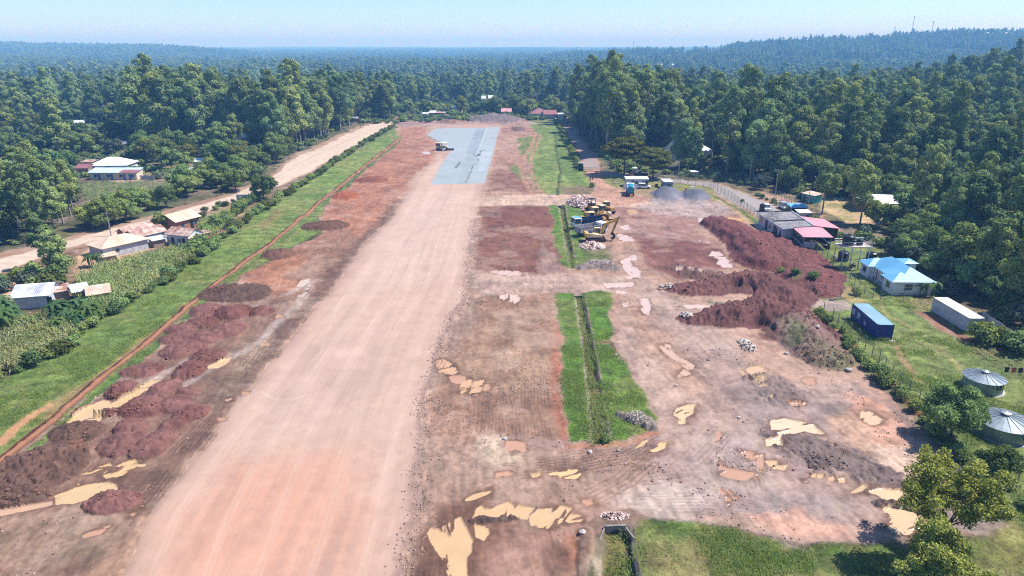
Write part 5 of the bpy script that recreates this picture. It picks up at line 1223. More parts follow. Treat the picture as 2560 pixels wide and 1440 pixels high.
# lighter, coarser sources for the distance
def far_src(seed, kind):
    r = np.random.default_rng(seed)
    if kind: t, c = gum(seed, r.uniform(20, 29), r.uniform(3.8, 5.2), .25, 15, 22, 1.05)
    else: t, c = broad(seed, r.uniform(9, 13), r.uniform(5, 6.5), 12, 22, .95)
    return t, c
FS = [far_src(60 + i, i % 3 != 2) for i in range(9)]
FAR1 = [joined([(t, c, 0, 0, 1, 0)], 'far_tree') for t, c in FS]
x, y = jgrid(-1800, 1900, 760, 1700, 9.5)
k = seen(x, y, 1.05) & (fbm(x, y, 150, 4, 3) < .24)
x = x[k]; y = y[k]
px_ = np.concatenate([mx, x]); py_ = np.concatenate([my, y])
ps_ = np.concatenate([ms, np.clip(r_.normal(.78, .17, len(x)), .35, 1.25) * np.where(fbm(x, y, 220, 2, 4) > .1, .8, 1.0)])
ix_ = np.concatenate([r_.choice([0, 1, 2, 3, 4, 5, 6, 7, 8], len(mx), p=[.12, .12, .12, .12, .12, .1, .1, .1, .1]), 9 + r_.integers(0, 9, len(x))])
# groups of trees for beyond 1.7 km
CL = []
for i in range(5):
    r2 = np.random.default_rng(90 + i); prs = []
    for j in range(13):
        t, c = far_src(200 + i * 20 + j % 5, j % 4 != 3); prs.append((None, c, r2.uniform(-19, 19), r2.uniform(-19, 19), r2.uniform(.5, .95), r2.random() * 6))
    CL.append(joined(prs, 'far_group'))
x, y = jgrid(-4600, 4800, 1700, 4700, 34)
k = seen(x, y, 1.0) & (fbm(x, y, 260, 4, 2) < .20); x = x[k]; y = y[k]
x2, y2 = jgrid(-7600, 7600, 4700, 9500, 75); k = seen(x2, y2, .8) & (fbm(x2, y2, 500, 3, 2) < .5); x2 = x2[k]; y2 = y2[k]
px_ = np.concatenate([px_, x, x2]); py_ = np.concatenate([py_, y, y2]); ps_ = np.concatenate([ps_, r_.uniform(.75, 1.15, len(x)), r_.uniform(.9, 1.3, len(x2))])
ix_ = np.concatenate([ix_, 18 + r_.integers(0, 5, len(x)), 18 + r_.integers(0, 5, len(x2))])
SRC = proto_objects(FG + FAR1 + CL, 'wood_source')
scatter('forest', np.stack([px_, py_, H(px_, py_) - .3], 1), ps_, r_.uniform(0, 6.28, len(px_)), ix_, SRC, 'endless hazy wood of gum trees filling the land to the horizon', 'forest')
# undergrowth beneath the near woods
UG = proto_objects([shrub(71, 2.4, 2.6, 8, 30, .55)[1], shrub(72, 1.8, 2.2, 7, 30, .5)[1], shrub(73, 2.0, 2.2, 7, 30, .5, LEAF7)[1]], 'undergrowth_source')
x, y = jgrid(-330, 420, 80, 560, 5.2)
clear_ = [UN(p) for p in ([(200,450),(480,455),(560,480),(640,440),(880,310),(1400,300),(1475,310),(1520,428),(1780,446),(1900,470),(1990,500),(2130,492),(2210,525),(2230,560),(2150,560),(2140,600),(2230,650),(2340,730),(2470,800),(2700,960),(2900,1500),(-500,1500),(-500,700),(150,600)],)]
k = seen(x, y); 
for P in clear_: k &= ~inpoly(P, x, y)
k &= (r_.random(x.size) < .75); x = x[k]; y = y[k]
scatter('undergrowth', np.stack([x, y, H(x, y)], 1), r_.uniform(.5, 1.3, len(x)), r_.uniform(0, 6.28, len(x)), r_.integers(0, 3, len(x)), UG, 'dark undergrowth and garden scrub beneath the trees', 'undergrowth')
# grass tufts and weeds on the nearest grass
TF = proto_objects([tuft_mesh(81, LEAF6, .30), tuft_mesh(82, LEAF6, .5, 30, .45), tuft_mesh(83, LEAF6, .22, 26, .5)], 'tuft_source')
gi = CLASSES.index('grass'); cand = np.nonzero((CLS == gi) & (Y < 175) & (MSK > .8))[0]
cellw = (Y[cand] / 48.0) ** 2.2; pr = cellw / cellw.sum()
cl_ = sstep(-.1, .6, N_M[cand] + .5 * N_L[cand]) * sstep(175, 90, Y[cand]); pr = pr * (cl_ + .02); pr /= pr.sum(); sel = r_.choice(cand, 9000, p=pr, replace=False)
di = np.nonzero(CLS == CLASSES.index('drain'))[0]; di = di[Y[di] < 210]; sd = r_.choice(di, 380, p=(Y[di] / 48) ** 2 / ((Y[di] / 48) ** 2).sum(), replace=False)
scatter('ditch_weeds', np.stack([X[sd], Y[sd], Z[sd]], 1), r_.uniform(.5, 1.6, len(sd)), r_.uniform(0, 6.28, len(sd)), r_.integers(0, 3, len(sd)), TF, 'weeds and long grass choking the stone lined drain', 'weeds')
scatter('grass_tufts', np.stack([X[sel] + r_.uniform(-.1, .1, len(sel)), Y[sel] + r_.uniform(-.1, .1, len(sel)), Z[sel]], 1), r_.uniform(.35, .9, len(sel)), r_.uniform(0, 6.28, len(sel)), r_.integers(0, 3, len(sel)), TF, 'tufts of longer grass and weeds on the green verges', 'grass')
# near trees at the lower right, built with visible limbs
def near_tree(seed, h, spread, lm, npuff=34, clear=.2, size=.26, dens=190, bark=None, wid=.16, up=.55):
    r = np.random.default_rng(seed); segs = []; puffs = []; tips = []
    segs.append(((0, 0, 0), (.1, 0, h * clear), wid, wid * .8))
    nl = 10
    for i in range(nl):
        an = i * 6.283 / nl + r.normal() * .2; el = up + .35 * r.random(); L = h * (.42 + .2 * r.random())
        p = Vector((.1, 0, h * clear * (.8 + .2 * r.random()))); d = Vector((math.cos(an) * math.cos(el), math.sin(an) * math.cos(el), math.sin(el)))
        if i % 4 == 0: d = Vector((math.cos(an) * .28, math.sin(an) * .28, 1)).normalized(); L *= 1.1
        w = wid * .5
        for s_ in range(4):
            q = p + d * (L / 4); segs.append((tuple(p), tuple(q), w, w * .72)); p = q; w *= .72
            d = (d + Vector((r.normal() * .18, r.normal() * .18, .06))).normalized()
            if s_ >= 1:
                for b_ in range(3):
                    a2 = r.random() * 6.28; dd = (d + Vector((math.cos(a2), math.sin(a2), .25)) * .9).normalized(); qq = p + dd * (h * (.10 + .12 * r.random()))
                    segs.append((tuple(p), tuple(qq), w * .6, .012)); tips.append(qq)
        tips.append(p)
    for q in tips:
        pr = spread * (.10 + .09 * r.random()); puffs.append((q.x, q.y, q.z, pr, pr * .75))
    return limb_mesh('trunk', segs, bark or BARK2, 8), crown(puffs, dens, size, r, lm, jit=.9, inner=.2, droop=.35, asp=.6)
NT = [
 (2346,1385,near_tree(301,10.2,4.8,foliage_mat('olive_leaves',(.13,.165,.035),(.43,.47,.11)),size=.19,dens=420,clear=.30,up=.78),1.0,'open crowned olive green tree with forked trunk beside the big puddle'),
 (2325,1490,near_tree(302,7.0,4.4,foliage_mat('olive_leaves_dark',(.11,.15,.035),(.38,.43,.11)),size=.19,dens=520,clear=.1),1.0,'bushy olive green tree at the bottom right edge'),
 (2374,1096,near_tree(303,7.2,5.8,LEAF2,size=.25,dens=330,clear=.2,up=.55),.92,'dense dark green tree by the fence in front of the round tanks'),
 (2494,1200,near_tree(304,5.6,4.4,LEAF2,size=.24,dens=330,clear=.2,up=.6),.78,'smaller dark green tree right of the dense one by the fence'),
]
for px, py, pr_, s, lb in NT:
    x, y = U(px, py); put(pr_, 'fence_side_tree', (x, y, ground_z(x, y) - .1), s, 0, lb, 'tree')
# ------------------------------------------------------------------ buildings
WHITE = mat('white_paint', (.72, .72, .72), .6, .10, 1.5)
CREAM = mat('cream_wall', (.62, .56, .42), .8, .12, 1.5)
GREYW = mat('grey_wall', (.42, .42, .45), .8, .2, 1.2)
PALEW = mat('pale_wall', (.55, .56, .60), .8, .14, 1.5)
BRICK = mat('brick_wall', (.30, .16, .11), .9, .3, 3.5)
MUDW = mat('mud_wall', (.30, .22, .17), .9, .25, 1.5)
BLOCK = mat('block_wall', (.20, .17, .16), .9, .25, 2.5)
DARK = mat('dark_opening', (.025, .027, .03), .5, .2, 2)
GLASS = mat('window_glass', (.05, .07, .09), .15, .2, 2, spec=.6)
BLUED = mat('blue_paint', (.05, .16, .40), .5, .15, 2)
CONC = mat('concrete', (.36, .34, .32), .9, .2, 1.5)
CONCD = mat('aged_roof_screed', (.21, .20, .21), .9, .35, .8)
POSTM = mat('post_grey', (.20, .20, .20), .8, .2, 3)
WIRE = mat('fence_wire', (.22, .24, .22), .6, .1, 3)
WOOD = mat('raw_timber', (.50, .38, .25), .8, .2, 2)
STEEL = mat('galvanised', (.45, .48, .50), .4, .15, 2, metal=.5)
TIN = corr('new_tin', (.62, .65, .68), (.48, .50, .54), .35, .3, 0)
TINW = corr('white_tin', (.78, .80, .84), (.66, .68, .72), .4, .3, 0)
RUST = corr('rusty_tin', (.52, .40, .34), (.26, .12, .09), .7, .3, 0, patch=.7)
RUSTL = corr('light_rusty_tin', (.60, .48, .38), (.48, .33, .25), .7, .3, 0, patch=.5)
TAN = corr('dusty_tin', (.60, .47, .36), (.50, .37, .27), .7, .3, 0, patch=.3)
PINK = corr('faded_red_tin', (.62, .28, .32), (.56, .24, .28), .5, .3, 0, patch=.2)
BLUET = corr('light_blue_tin', (.16, .42, .66), (.13, .36, .58), .4, .35, 0, patch=.25)
MAROON = corr('maroon_tin', (.30, .12, .13), (.22, .09, .10), .6, .3, 0)
SLATE = corr('slate_tin', (.28, .29, .33), (.22, .23, .27), .6, .3, 0)
def base_frame(A, B):
    a = Vector((*U(*A), 0)); b = Vector((*U(*B), 0)); d = b - a
    return a, math.atan2(d.y, d.x), d.length
def add_openings(t, wall, items, L, D, wm=None, fm=None):
    """items: (side, u, z0, w, h, kind); side f(ront, y=0) b l r"""
    for (s, u, z0, w, h, kind) in items:
        m = MB(); f = MB()
        e = .03
        if s == 'f': q = (u - w / 2, -e, z0, u + w / 2, .02, z0 + h); g = (u - w / 2 - .07, -e * .5, z0 - .07, u + w / 2 + .07, .01, z0 + h + .07)
        elif s == 'b': q = (u - w / 2, D - .02, z0, u + w / 2, D + e, z0 + h); g = (u - w / 2 - .07, D - .01, z0 - .07, u + w / 2 + .07, D + e * .5, z0 + h + .07)
        elif s == 'r': q = (L - .02, u - w / 2, z0, L + e, u + w / 2, z0 + h); g = (L - .01, u - w / 2 - .07, z0 - .07, L + e * .5, u + w / 2 + .07, z0 + h + .07)
        else: q = (-e, u - w / 2, z0, .02, u + w / 2, z0 + h); g = (-e * .5, u - w / 2 - .07, z0 - .07, .01, u + w / 2 + .07, z0 + h + .07)
        if kind == 'door': m.box(*q).build('door', wm or DARK, t)
        else:
            w_ = f.box(*g).build('window', fm or WHITE, t); m.box(*q).build('pane', GLASS, w_)
def roof_mesh(kind, L, D, h, ov, rise, th=.06, flip=False):
    x0, x1, y0, y1 = -ov, L + ov, -ov, D + ov; m = MB()
    if kind == 'mono':
        z0, z1 = (h + rise, h) if flip else (h, h + rise)
        m.add([(x0, y0, z0), (x1, y0, z0), (x1, y1, z1), (x0, y1, z1), (x0, y0, z0 + th), (x1, y0, z0 + th), (x1, y1, z1 + th), (x0, y1, z1 + th)],
              [(3, 2, 1, 0), (4, 5, 6, 7), (0, 1, 5, 4), (1, 2, 6, 5), (2, 3, 7, 6), (3, 0, 4, 7)])
    elif kind == 'gable':
        ym = (y0 + y1) / 2
        for (ya, za, yb, zb) in ((y0, h, ym, h + rise), (ym, h + rise, y1, h)):
            m.add([(x0, ya, za), (x1, ya, za), (x1, yb, zb), (x0, yb, zb), (x0, ya, za + th), (x1, ya, za + th), (x1, yb, zb + th), (x0, yb, zb + th)],
                  [(3, 2, 1, 0), (4, 5, 6, 7), (0, 1, 5, 4), (1, 2, 6, 5), (2, 3, 7, 6), (3, 0, 4, 7)])
    elif kind == 'gabley':
        xm = (x0 + x1) / 2
        for (xa, za, xb, zb) in ((x0, h, xm, h + rise), (xm, h + rise, x1, h)):
            m.add([(xa, y0, za), (xb, y0, zb), (xb, y1, zb), (xa, y1, za), (xa, y0, za + th), (xb, y0, zb + th), (xb, y1, zb + th), (xa, y1, za + th)],
                  [(3, 2, 1, 0), (4, 5, 6, 7), (0, 1, 5, 4), (1, 2, 6, 5), (2, 3, 7, 6), (3, 0, 4, 7)])
    else:
        q = min(x1 - x0, y1 - y0) / 2
        if (x1 - x0) >= (y1 - y0): r0, r1 = (x0 + q, (y0 + y1) / 2), (x1 - q, (y0 + y1) / 2)
        else: r0, r1 = ((x0 + x1) / 2, y0 + q), ((x0 + x1) / 2, y1 - q)
        v = [(x0, y0, h), (x1, y0, h), (x1, y1, h), (x0, y1, h), (*r0, h + rise), (*r1, h + rise)]
        if (x1 - x0) >= (y1 - y0): f = [(0, 1, 5, 4), (1, 2, 5), (2, 3, 4, 5), (3, 0, 4)]
        else: f = [(0, 1, 4), (1, 2, 5, 4), (2, 3, 5), (3, 0, 4, 5)]
        m.add(v, f + [(3, 2, 1, 0)])
    return m
def walls(L, D, h, kind, rise, flip=False, inset=.0):
    m = MB(); m.box(0, 0, 0, L, D, h - .03)
    g = h - .03
    if kind == 'gable': m.add([(0, 0, g), (0, D, g), (0, D / 2, h + rise - .12), (L, 0, g), (L, D, g), (L, D / 2, h + rise - .12)], [(0, 1, 2), (5, 4, 3), (0, 2, 5, 3), (1, 4, 5, 2)])
    if kind == 'gabley': m.add([(0, 0, g), (L, 0, g), (L / 2, 0, h + rise - .12), (0, D, g), (L, D, g), (L / 2, D, h + rise - .12)], [(0, 1, 2), (5, 4, 3), (0, 2, 5, 3), (1, 4, 5, 2)])
    if kind == 'mono':
        r = rise - .06
        if flip: m.add([(0, 0, g), (L, 0, g), (L, D, g), (0, D, g), (0, 0, g + r), (L, 0, g + r)], [(0, 1, 5, 4), (0, 4, 3), (1, 2, 5), (3, 4, 5, 2)])
        else: m.add([(0, 0, g), (L, 0, g), (L, D, g), (0, D, g), (0, D, g + r), (L, D, g + r)], [(3, 4, 5, 2), (0, 4, 3), (1, 2, 5), (0, 1, 5, 4)])
    return m
def house(name, label, A, B, D, h, kind, rise, wm, rm, items=(), ov=.35, cat='house', group=None, flip=False, L=None, door=None, frame=None, plinth=None):
    a, rot, l_ = base_frame(A, B); L = L or l_
    t = thing(name, label, cat, (a.x, a.y, ground_z(a.x, a.y) - .05), rot, group)
    walls(L, D, h, kind, rise, flip).build('wall', wm, t)
    roof_mesh(kind, L, D, h, ov, rise, flip=flip).build('roof', rm, t)
    if plinth: MB().box(-.04, -.04, 0, L + .04, D + .04, .45).build('plinth', plinth, t)
    add_openings(t, None, items, L, D, door, frame)
    return t, L
# --- left village
t, L = house('row_house', 'long cream row house with pale blue roof and blue doors', (225, 450), (343, 450), 4.5, 2.5, 'mono', .9, CREAM, corr('pale_blue_tin', (.50, .66, .74), (.42, .58, .66), .4, .35, 0), [(('f'), L_, .9, 1.0, .9, 'window') for L_ in (2.2, 6.5, 10.8, 15.0)] + [('f', L_, .05, .85, 2.0, 'door') for L_ in (3.4, 7.7, 12.0, 14.0)], door=BLUED, frame=BLUED)
MB().add([(10.6, -.37, 2.575), (L + .37, -.37, 2.575), (L + .37, 2.6, 3.09), (10.6, 2.6, 3.09), (10.6, -.37, 2.60), (L + .37, -.37, 2.60), (L + .37, 2.6, 3.115), (10.6, 2.6, 3.115)], [(3, 2, 1, 0), (4, 5, 6, 7), (0, 1, 5, 4), (1, 2, 6, 5), (2, 3, 7, 6), (3, 0, 4, 7)]).build('roof_patch', MAROON, t)
house('white_roof_house', 'white hipped roof house behind the cream row house', (228, 432), (318, 431), 9, 2.7, 'hip', 2.4, WHITE, TINW, [('f', 11.5, 1, .9, 1, 'window'), ('r', 3, 1, 1, 1, 'window')], ov=.6, frame=BLUED)
house('small_house', 'small maroon roofed hut left of the cream row house', (192, 436), (222, 436), 5, 2.2, 'gable', 1.2, MUDW, MAROON)
house('open_shed', 'flat dark shed behind the maroon roofed hut', (205, 421), (232, 421), 4, 2.3, 'mono', .3, MUDW, RUST)
house('block_building', 'unfinished grey block building among the left trees', (441, 447), (500, 448), 6, 3.0, 'mono', .2, BLOCK, CONC, [], ov=.05)
house('small_house', 'small white and blue roofed house behind the grey block building', (486, 421), (528, 420), 6, 2.5, 'gable', 1.0, WHITE, TINW)
house('small_house', 'orange tin roofed house in the trees by the road bend', (512, 373), (556, 373), 7, 2.6, 'gable', 1.6, BRICK, RUSTL)
house('small_house', 'bright white roofed house right of the orange tin roof', (566, 358), (620, 358), 8, 2.6, 'hip', 2.2, WHITE, TINW)
house('small_house', 'little dark roofed hut above the white hipped roof', (300, 372), (318, 371), 4, 2.2, 'gable', 1.2, MUDW, SLATE)
house('small_house', 'orange roofed hut in the gardens at the far left', (150, 356), (172, 354), 5, 2.2, 'gable', 1.4, MUDW, mat('orange_tin', (.55, .20, .10), .6))
house('small_house', 'pale roofed hut in the field behind the left village', (186, 318), (212, 317), 6, 2.2, 'gable', 1.4, MUDW, TIN)
t, L = house('brick_farmhouse', 'brick farmhouse with wide tan tin roof by the dirt road', (444, 581), (500, 566), 6.5, 2.7, 'gable', 1.5, BRICK, TAN, [('f', 4.4, .05, .9, 2.1, 'door'), ('f', 5.6, 1.0, .8, .9, 'window'), ('f', 1.8, 1, .8, .8, 'window')], ov=.55, frame=BLUED)
house('brown_shed', 'brown tin gabled shed left of the brick farmhouse', (318, 606), (390, 588), 3.4, 2.2, 'gable', 1.0, BRICK, RUST, [], ov=.3)
house('hipped_house', 'pale tan hipped roof farmhouse at the top of the maize', (262, 648), (372, 622), 6.4, 2.5, 'hip', 1.5, GREYW, TAN, [('f', 3, 1, .8, .8, 'window')], ov=.55)
house('striped_roof_house', 'long house with red and white striped tin roof', (345, 619), (418, 602), 5, 2.5, 'gable', 1.2, PALEW, RUST, [], ov=.4)
house('striped_roof_wing', 'rusty striped wing turned toward the maize field', (420, 612), (474, 617), 4.6, 2.6, 'gable', 1.2, PALEW, RUST, [('f', 1.6, .05, .8, 1.9, 'door'), ('f', 3.4, 1.0, .9, .8, 'window'), ('f', 4.6, .05, .8, 1.9, 'door')], ov=.35)
house('small_shed', 'small grey tin shed in front of the striped roof house', (386, 620), (416, 614), 2.6, 1.8, 'mono', .3, MUDW, TIN)
house('small_shed', 'dark walled shed with pale flat roof at the hedge', (478, 618), (506, 612), 3, 2.1, 'mono', .3, BRICK, RUSTL)
house('small_shed', 'low patched lean-to below the hipped tan roof', (258, 655), (292, 649), 2.2, 1.1, 'mono', .3, MUDW, RUSTL)
house('small_shed', 'tiny rusty roofed hut inside the hedge shrubs', (510, 600), (526, 596), 1.8, 1.6, 'mono', .3, BRICK, RUST)
house('patched_roof_house', 'house with large patched white and grey tin roof at left edge', (40, 775), (126, 768), 6.5, 2.3, 'gable', 1.3, PALEW, corr('patched_tin', (.74, .72, .72), (.34, .36, .40), .4, .3, 0, patch=.35), [('f', 5.5, .05, .8, 1.9, 'door')], ov=.5)
house('small_shed', 'rusty low roof right of the large patched roof', (136, 755), (176, 748), 3, 1.8, 'mono', .4, MUDW, RUST)
house('small_shed', 'grey tin shed roof between the bananas and the maize', (190, 757), (226, 750), 3.4, 2.0, 'mono', .4, MUDW, TIN)
house('tin_roof_hut', 'hut with orange rusted gable roof beside the maize corner', (228, 765), (276, 757), 4.4, 2.1, 'gable', 1.0, BRICK, RUSTL, ov=.5)
# --- beyond the runway
house('far_bungalow', 'maroon roofed bungalow beyond the right end of the runway', (1330, 296), (1366, 296), 10, 3, 'hip', 3.2, CREAM, MAROON, [('f', 3, 1, 1, 1, 'window')], ov=1)
house('far_bungalow', 'wing of the maroon roofed bungalow with pale front posts', (1362, 298), (1388, 298), 9, 3, 'gable', 2.2, GREYW, MAROON, [], ov=1)
house('far_hut', 'pink roofed hut left of the maroon bungalow', (1254, 289), (1278, 289), 7, 2.5, 'gable', 1.8, CREAM, PINK)
house('far_hut', 'cream gate house at the top of the access road', (1396, 300), (1408, 300), 6, 3.2, 'mono', .6, CREAM, TINW)
house('market_stall', 'brown open stall with pale roof beyond the far hedge, left one', (1056, 294), (1070, 294), 5, 2.3, 'mono', .6, WOOD, TIN)
house('market_stall', 'brown stall with tilted pale roof, middle one of the three', (1074, 292), (1088, 292), 5, 2.6, 'mono', .8, BRICK, TINW)
house('market_stall', 'long dark stall, right one of the three beyond the hedge', (1090, 292), (1112, 292), 5, 2.4, 'mono', .3, BRICK, RUST)
house('far_hut', 'pale turquoise roofed hut behind the far stalls', (1136, 282), (1154, 282), 8, 3, 'mono', 2.0, CREAM, BLUET)
house('far_hut', 'red walled hut at the dirt road end under the trees', (842, 310), (858, 310), 5, 2.3, 'gable', 1.2, BRICK, RUST)
house('far_hut', 'low pink walled hut left of the dirt road end', (884, 306), (902, 305), 5, 2.3, 'mono', .4, BRICK, TIN)
for k_, (px, py, w, lb) in enumerate(((1205,268,8,'small white gabled hut deep in the trees beyond the runway'),(1222,266,9,'small white roof right of the gabled hut beyond the runway'),(1265,222,16,'pale blue roof far off in the valley wood'),(1330,221,8,'tiny white roof far off right of the pale blue one'),(1376,246,12,'tall pale house glimpsed through the trees above the bungalow'),(1830,165,14,'white roof far off below the wooded ridge'),(247,141,10,'tiny white roof in the far left wood'),(430,143,14,'pale strip roof in the far middle left wood'))):
    x, y = U(px, py, 0); d_ = math.hypot(x, y)
    t = thing('distant_house', lb, 'house', (x, y, Hs(x, y) + (9 if d_ > 700 else 3)), .1, 'distant roofs in the wood')
    Lx = w * d_ / 2400 * 1.6; walls(Lx, Lx * .7, 4, 'gable', 1.5).build('wall', WHITE, t); roof_mesh('gable', Lx, Lx * .7, 4, .4, 2.0).build('roof', TINW, t)
rr_ = np.random.default_rng(21); nh = 0
while nh < 16:
    x, y = rr_.uniform(-700, 900), rr_.uniform(620, 1550)
    if abs(x) > y * .72: continue
    nh += 1; t = thing('distant_house', 'tiny pale roof in a gap of the hazy valley wood', 'house', (x, y, Hs(x, y) + 5.5), rr_.uniform(-.6, .6), 'tiny roofs in the valley wood')
    Lx = rr_.uniform(11, 19); walls(Lx, 8, 5, 'gable', 1.8).build('wall', CREAM, t); roof_mesh('gable', Lx, 8, 5, .5, 2.4).build('roof', [TINW, TIN, RUSTL][nh % 3], t)
# --- right side
t, L = house('steep_roof_house', 'grey steep gabled house with two dark dormers in the wood', (1668, 400), (1712, 400), 7, 2.2, 'gabley', 5.2, PALEW, SLATE, [], ov=.6)
for q in (.32, .62): MB().add([(L * q - .9, -.75, 3.2 + 2.2 * (1 - abs(q - .5))), (L * q + .1, -.75, 2.4 + 2.2 * (1 - abs(q - .5))), (L * q + 1.1, -.75, 3.3 + 2.2 * (1 - abs(q - .5))), (L * q + .1, -.75, 4.1 + 2.2 * (1 - abs(q - .5))), (L * q + .1, 1.2, 3.3 + 2.2 * (1 - abs(q - .5)))], [(0, 1, 2, 3), (0, 4, 1), (1, 4, 2), (2, 4, 3), (3, 4, 0)]).build('dormer', DARK, t)
house('forest_house', 'pale blue roofed house half hidden behind gum trunks', (1728, 392), (1782, 392), 8, 2.6, 'hip', 2.0, WHITE, TINW)
house('forest_house', 'white roofed house glimpsed between trees above the kiosk', (1994, 444), (2024, 448), 6, 2.6, 'gable', 1.2, CREAM, TINW)
house('forest_house', 'small pale roof in the dark wood right of the gum trunks', (2100, 462), (2124, 463), 4, 2.2, 'mono', .4, MUDW, TINW)
house('long_farmhouse', 'long pale tin roofed farmhouse behind slim trees', (2146, 530), (2242, 534), 8, 2.6, 'gable', 1.6, BRICK, TINW, [('f', 4, .05, 1, 2, 'door')], ov=.7)
house('turquoise_kiosk', 'turquoise kiosk with pale flat roof by the red path', (2004, 503), (2034, 510), 3.2, 2.5, 'mono', .3, mat('turquoise_paint', (.06, .34, .33), .6), RUSTL, [('f', 2.2, .9, 1.5, .9, 'window'), ('f', .9, .05, .8, 1.9, 'door')], ov=.4, cat='kiosk')
house('parking_shelter', 'shelter with a roof part light blue and part pink', (1978, 537), (2014, 537), 3, 2.1, 'mono', .4, DARK, BLUET, [], cat='shelter')
house('ticket_kiosk', 'small white roofed kiosk behind the terminal roof', (1998, 551), (2024, 551), 2.6, 2.1, 'mono', .2, GREYW, TINW, [('f', 2.0, .9, .7, .7, 'window')], cat='kiosk')
house('hut_ruin', 'collapsed pale sheets hut under trees right of the tower', (2310, 592), (2360, 596), 4, 1.6, 'mono', .5, MUDW, TIN, [], cat='hut')
# site cabins
house('site_cabin', 'white flat roofed site office cabin beside the white car', (1565, 467), (1620, 467), 3.2, 2.55, 'mono', .25, PALEW, TINW, [('f', 2.1, .05, .8, 2.0, 'door'), ('f', 3.4, 1.0, 1.1, .8, 'window'), ('f', 5.7, 1.0, 1.1, .8, 'window'), ('f', 6.7, .05, .7, 2.0, 'door')], ov=.2, cat='cabin', frame=PALEW)
house('site_cabin', 'small grey blue cabin behind the left gravel heap', (1659, 473), (1681, 473), 4.5, 2.3, 'mono', .2, mat('grey_blue_paint', (.16, .22, .38), .6), TIN, [('f', 1.6, 1.0, 1.3, .8, 'window'), ('l', 1.2, .05, .8, 1.9, 'door')], ov=.15, cat='cabin')
house('guard_box', 'dark narrow guard box beside the access gate', (1446, 428), (1457, 428), 1.4, 2.9, 'mono', .15, DARK, SLATE, [], ov=.1, cat='guard box')
house('pump_hut', 'tiny pale hut with cap roof behind the black pickup', (1583, 434), (1591, 434), 1.2, 2.0, 'hip', .4, GREYW, TINW, [], cat='hut')
house('roadside_hut', 'small block hut with white lid roof by the curved road', (1728, 443), (1745, 443), 2.2, 1.9, 'mono', .1, CONC, TINW, [], ov=.2, cat='hut')
# --- terminal
def poly_obj(name, pts, z0, z1, m, parent):
    n = len(pts); b = MB(); b.add([(p[0], p[1], z0) for p in pts] + [(p[0], p[1], z1) for p in pts], [tuple(range(n - 1, -1, -1)), tuple(range(n, 2 * n))] + [(i, (i + 1) % n, (i + 1) % n + n, i + n) for i in range(n)])
    return b.build(name, m, parent)
zt = 3.1
c = [U(1893, 530, zt), U(1979, 528, zt), U(2038, 566, zt), U(1957, 571, zt)]
o0 = Vector((*c[3], 0))
t = thing('terminal_building', 'flat roofed terminal building with pale walls and grey roof', 'building', o0)
loc = [(p[0] - o0.x, p[1] - o0.y) for p in c]
cen = (sum(p[0] for p in loc) / 4, sum(p[1] for p in loc) / 4)
def shrink(p, k): return (cen[0] + (p[0] - cen[0]) * k, cen[1] + (p[1] - cen[1]) * k)
poly_obj('wall', [shrink(p, .93) for p in loc], -.2, zt - .35, PALEW, t)
poly_obj('roof_slab', loc, zt - .35, zt - .05, PALEW, t)
poly_obj('roof_screed', [shrink(p, .965) for p in loc], zt - .05, zt + .02, CONCD, t)
w0 = Vector((*shrink(loc[0], .93), 0)); w3 = Vector((*shrink(loc[3], .93), 0)); dv = (w3 - w0); Lw = dv.length; dv.normalize(); nv = Vector((dv.y, -dv.x, 0))
if nv.x > 0: nv = -nv
def facade(u, z0, w, h, nm, m, out=.04):
    p = w0 + dv * (u * Lw); a = p - dv * w / 2; b = p + dv * w / 2
    MB().add([(*(a + nv * out).xy, z0), (*(b + nv * out).xy, z0), (*(b + nv * out).xy, z0 + h), (*(a + nv * out).xy, z0 + h), (*(a - nv * .05).xy, z0), (*(b - nv * .05).xy, z0), (*(b - nv * .05).xy, z0 + h), (*(a - nv * .05).xy, z0 + h)], [(0, 1, 2, 3), (7, 6, 5, 4), (0, 4, 5, 1), (1, 5, 6, 2), (2, 6, 7, 3), (3, 7, 4, 0)]).build(nm, m, t)
for u, z0, w, h, nm in ((.10, .9, 1.0, 1.4, 'window'), (.17, .9, 1.0, 1.4, 'window'), (.36, .0, 1.8, 2.5, 'doorway'), (.50, .9, 1.1, 1.2, 'window'), (.60, 1.4, .5, .6, 'window'), (.70, .0, 1.3, 2.4, 'doorway'), (.78, .0, .9, 2.2, 'door'), (.93, .9, .9, 1.4, 'window')):
    facade(u, z0, w, h, nm, GLASS if nm == 'window' else DARK)
MB().add([(*(w0 + nv * 1.4).xy, 0), (*(w3 + nv * 1.4).xy, 0), (*w3.xy, 0), (*w0.xy, 0), (*(w0 + nv * 1.4).xy, .12), (*(w3 + nv * 1.4).xy, .12), (*w3.xy, .12), (*w0.xy, .12)], [(4, 5, 6, 7), (0, 1, 5, 4), (1, 2, 6, 5), (3, 0, 4, 7)]).build('step', CONC, t)
# raised divider across the roof and the parapet
for (p, q, w_, h_) in ((.0, 0, .18, .35), ):
    pass
e0 = Vector((*shrink(loc[0], .955), zt + .12)); e1 = Vector((*shrink(loc[1], .955), zt + .12)); e2 = Vector((*shrink(loc[2], .955), zt + .12)); e3 = Vector((*shrink(loc[3], .955), zt + .12))
MB().beam(e0, e1, .18, .24).build('parapet', DARK, t); MB().beam(e0.lerp(e3, .62), e1.lerp(e2, .62), .25, .3).build('parapet', DARK, t)
MB().beam(e1, e2, .18, .24).build('parapet', PALEW, t)
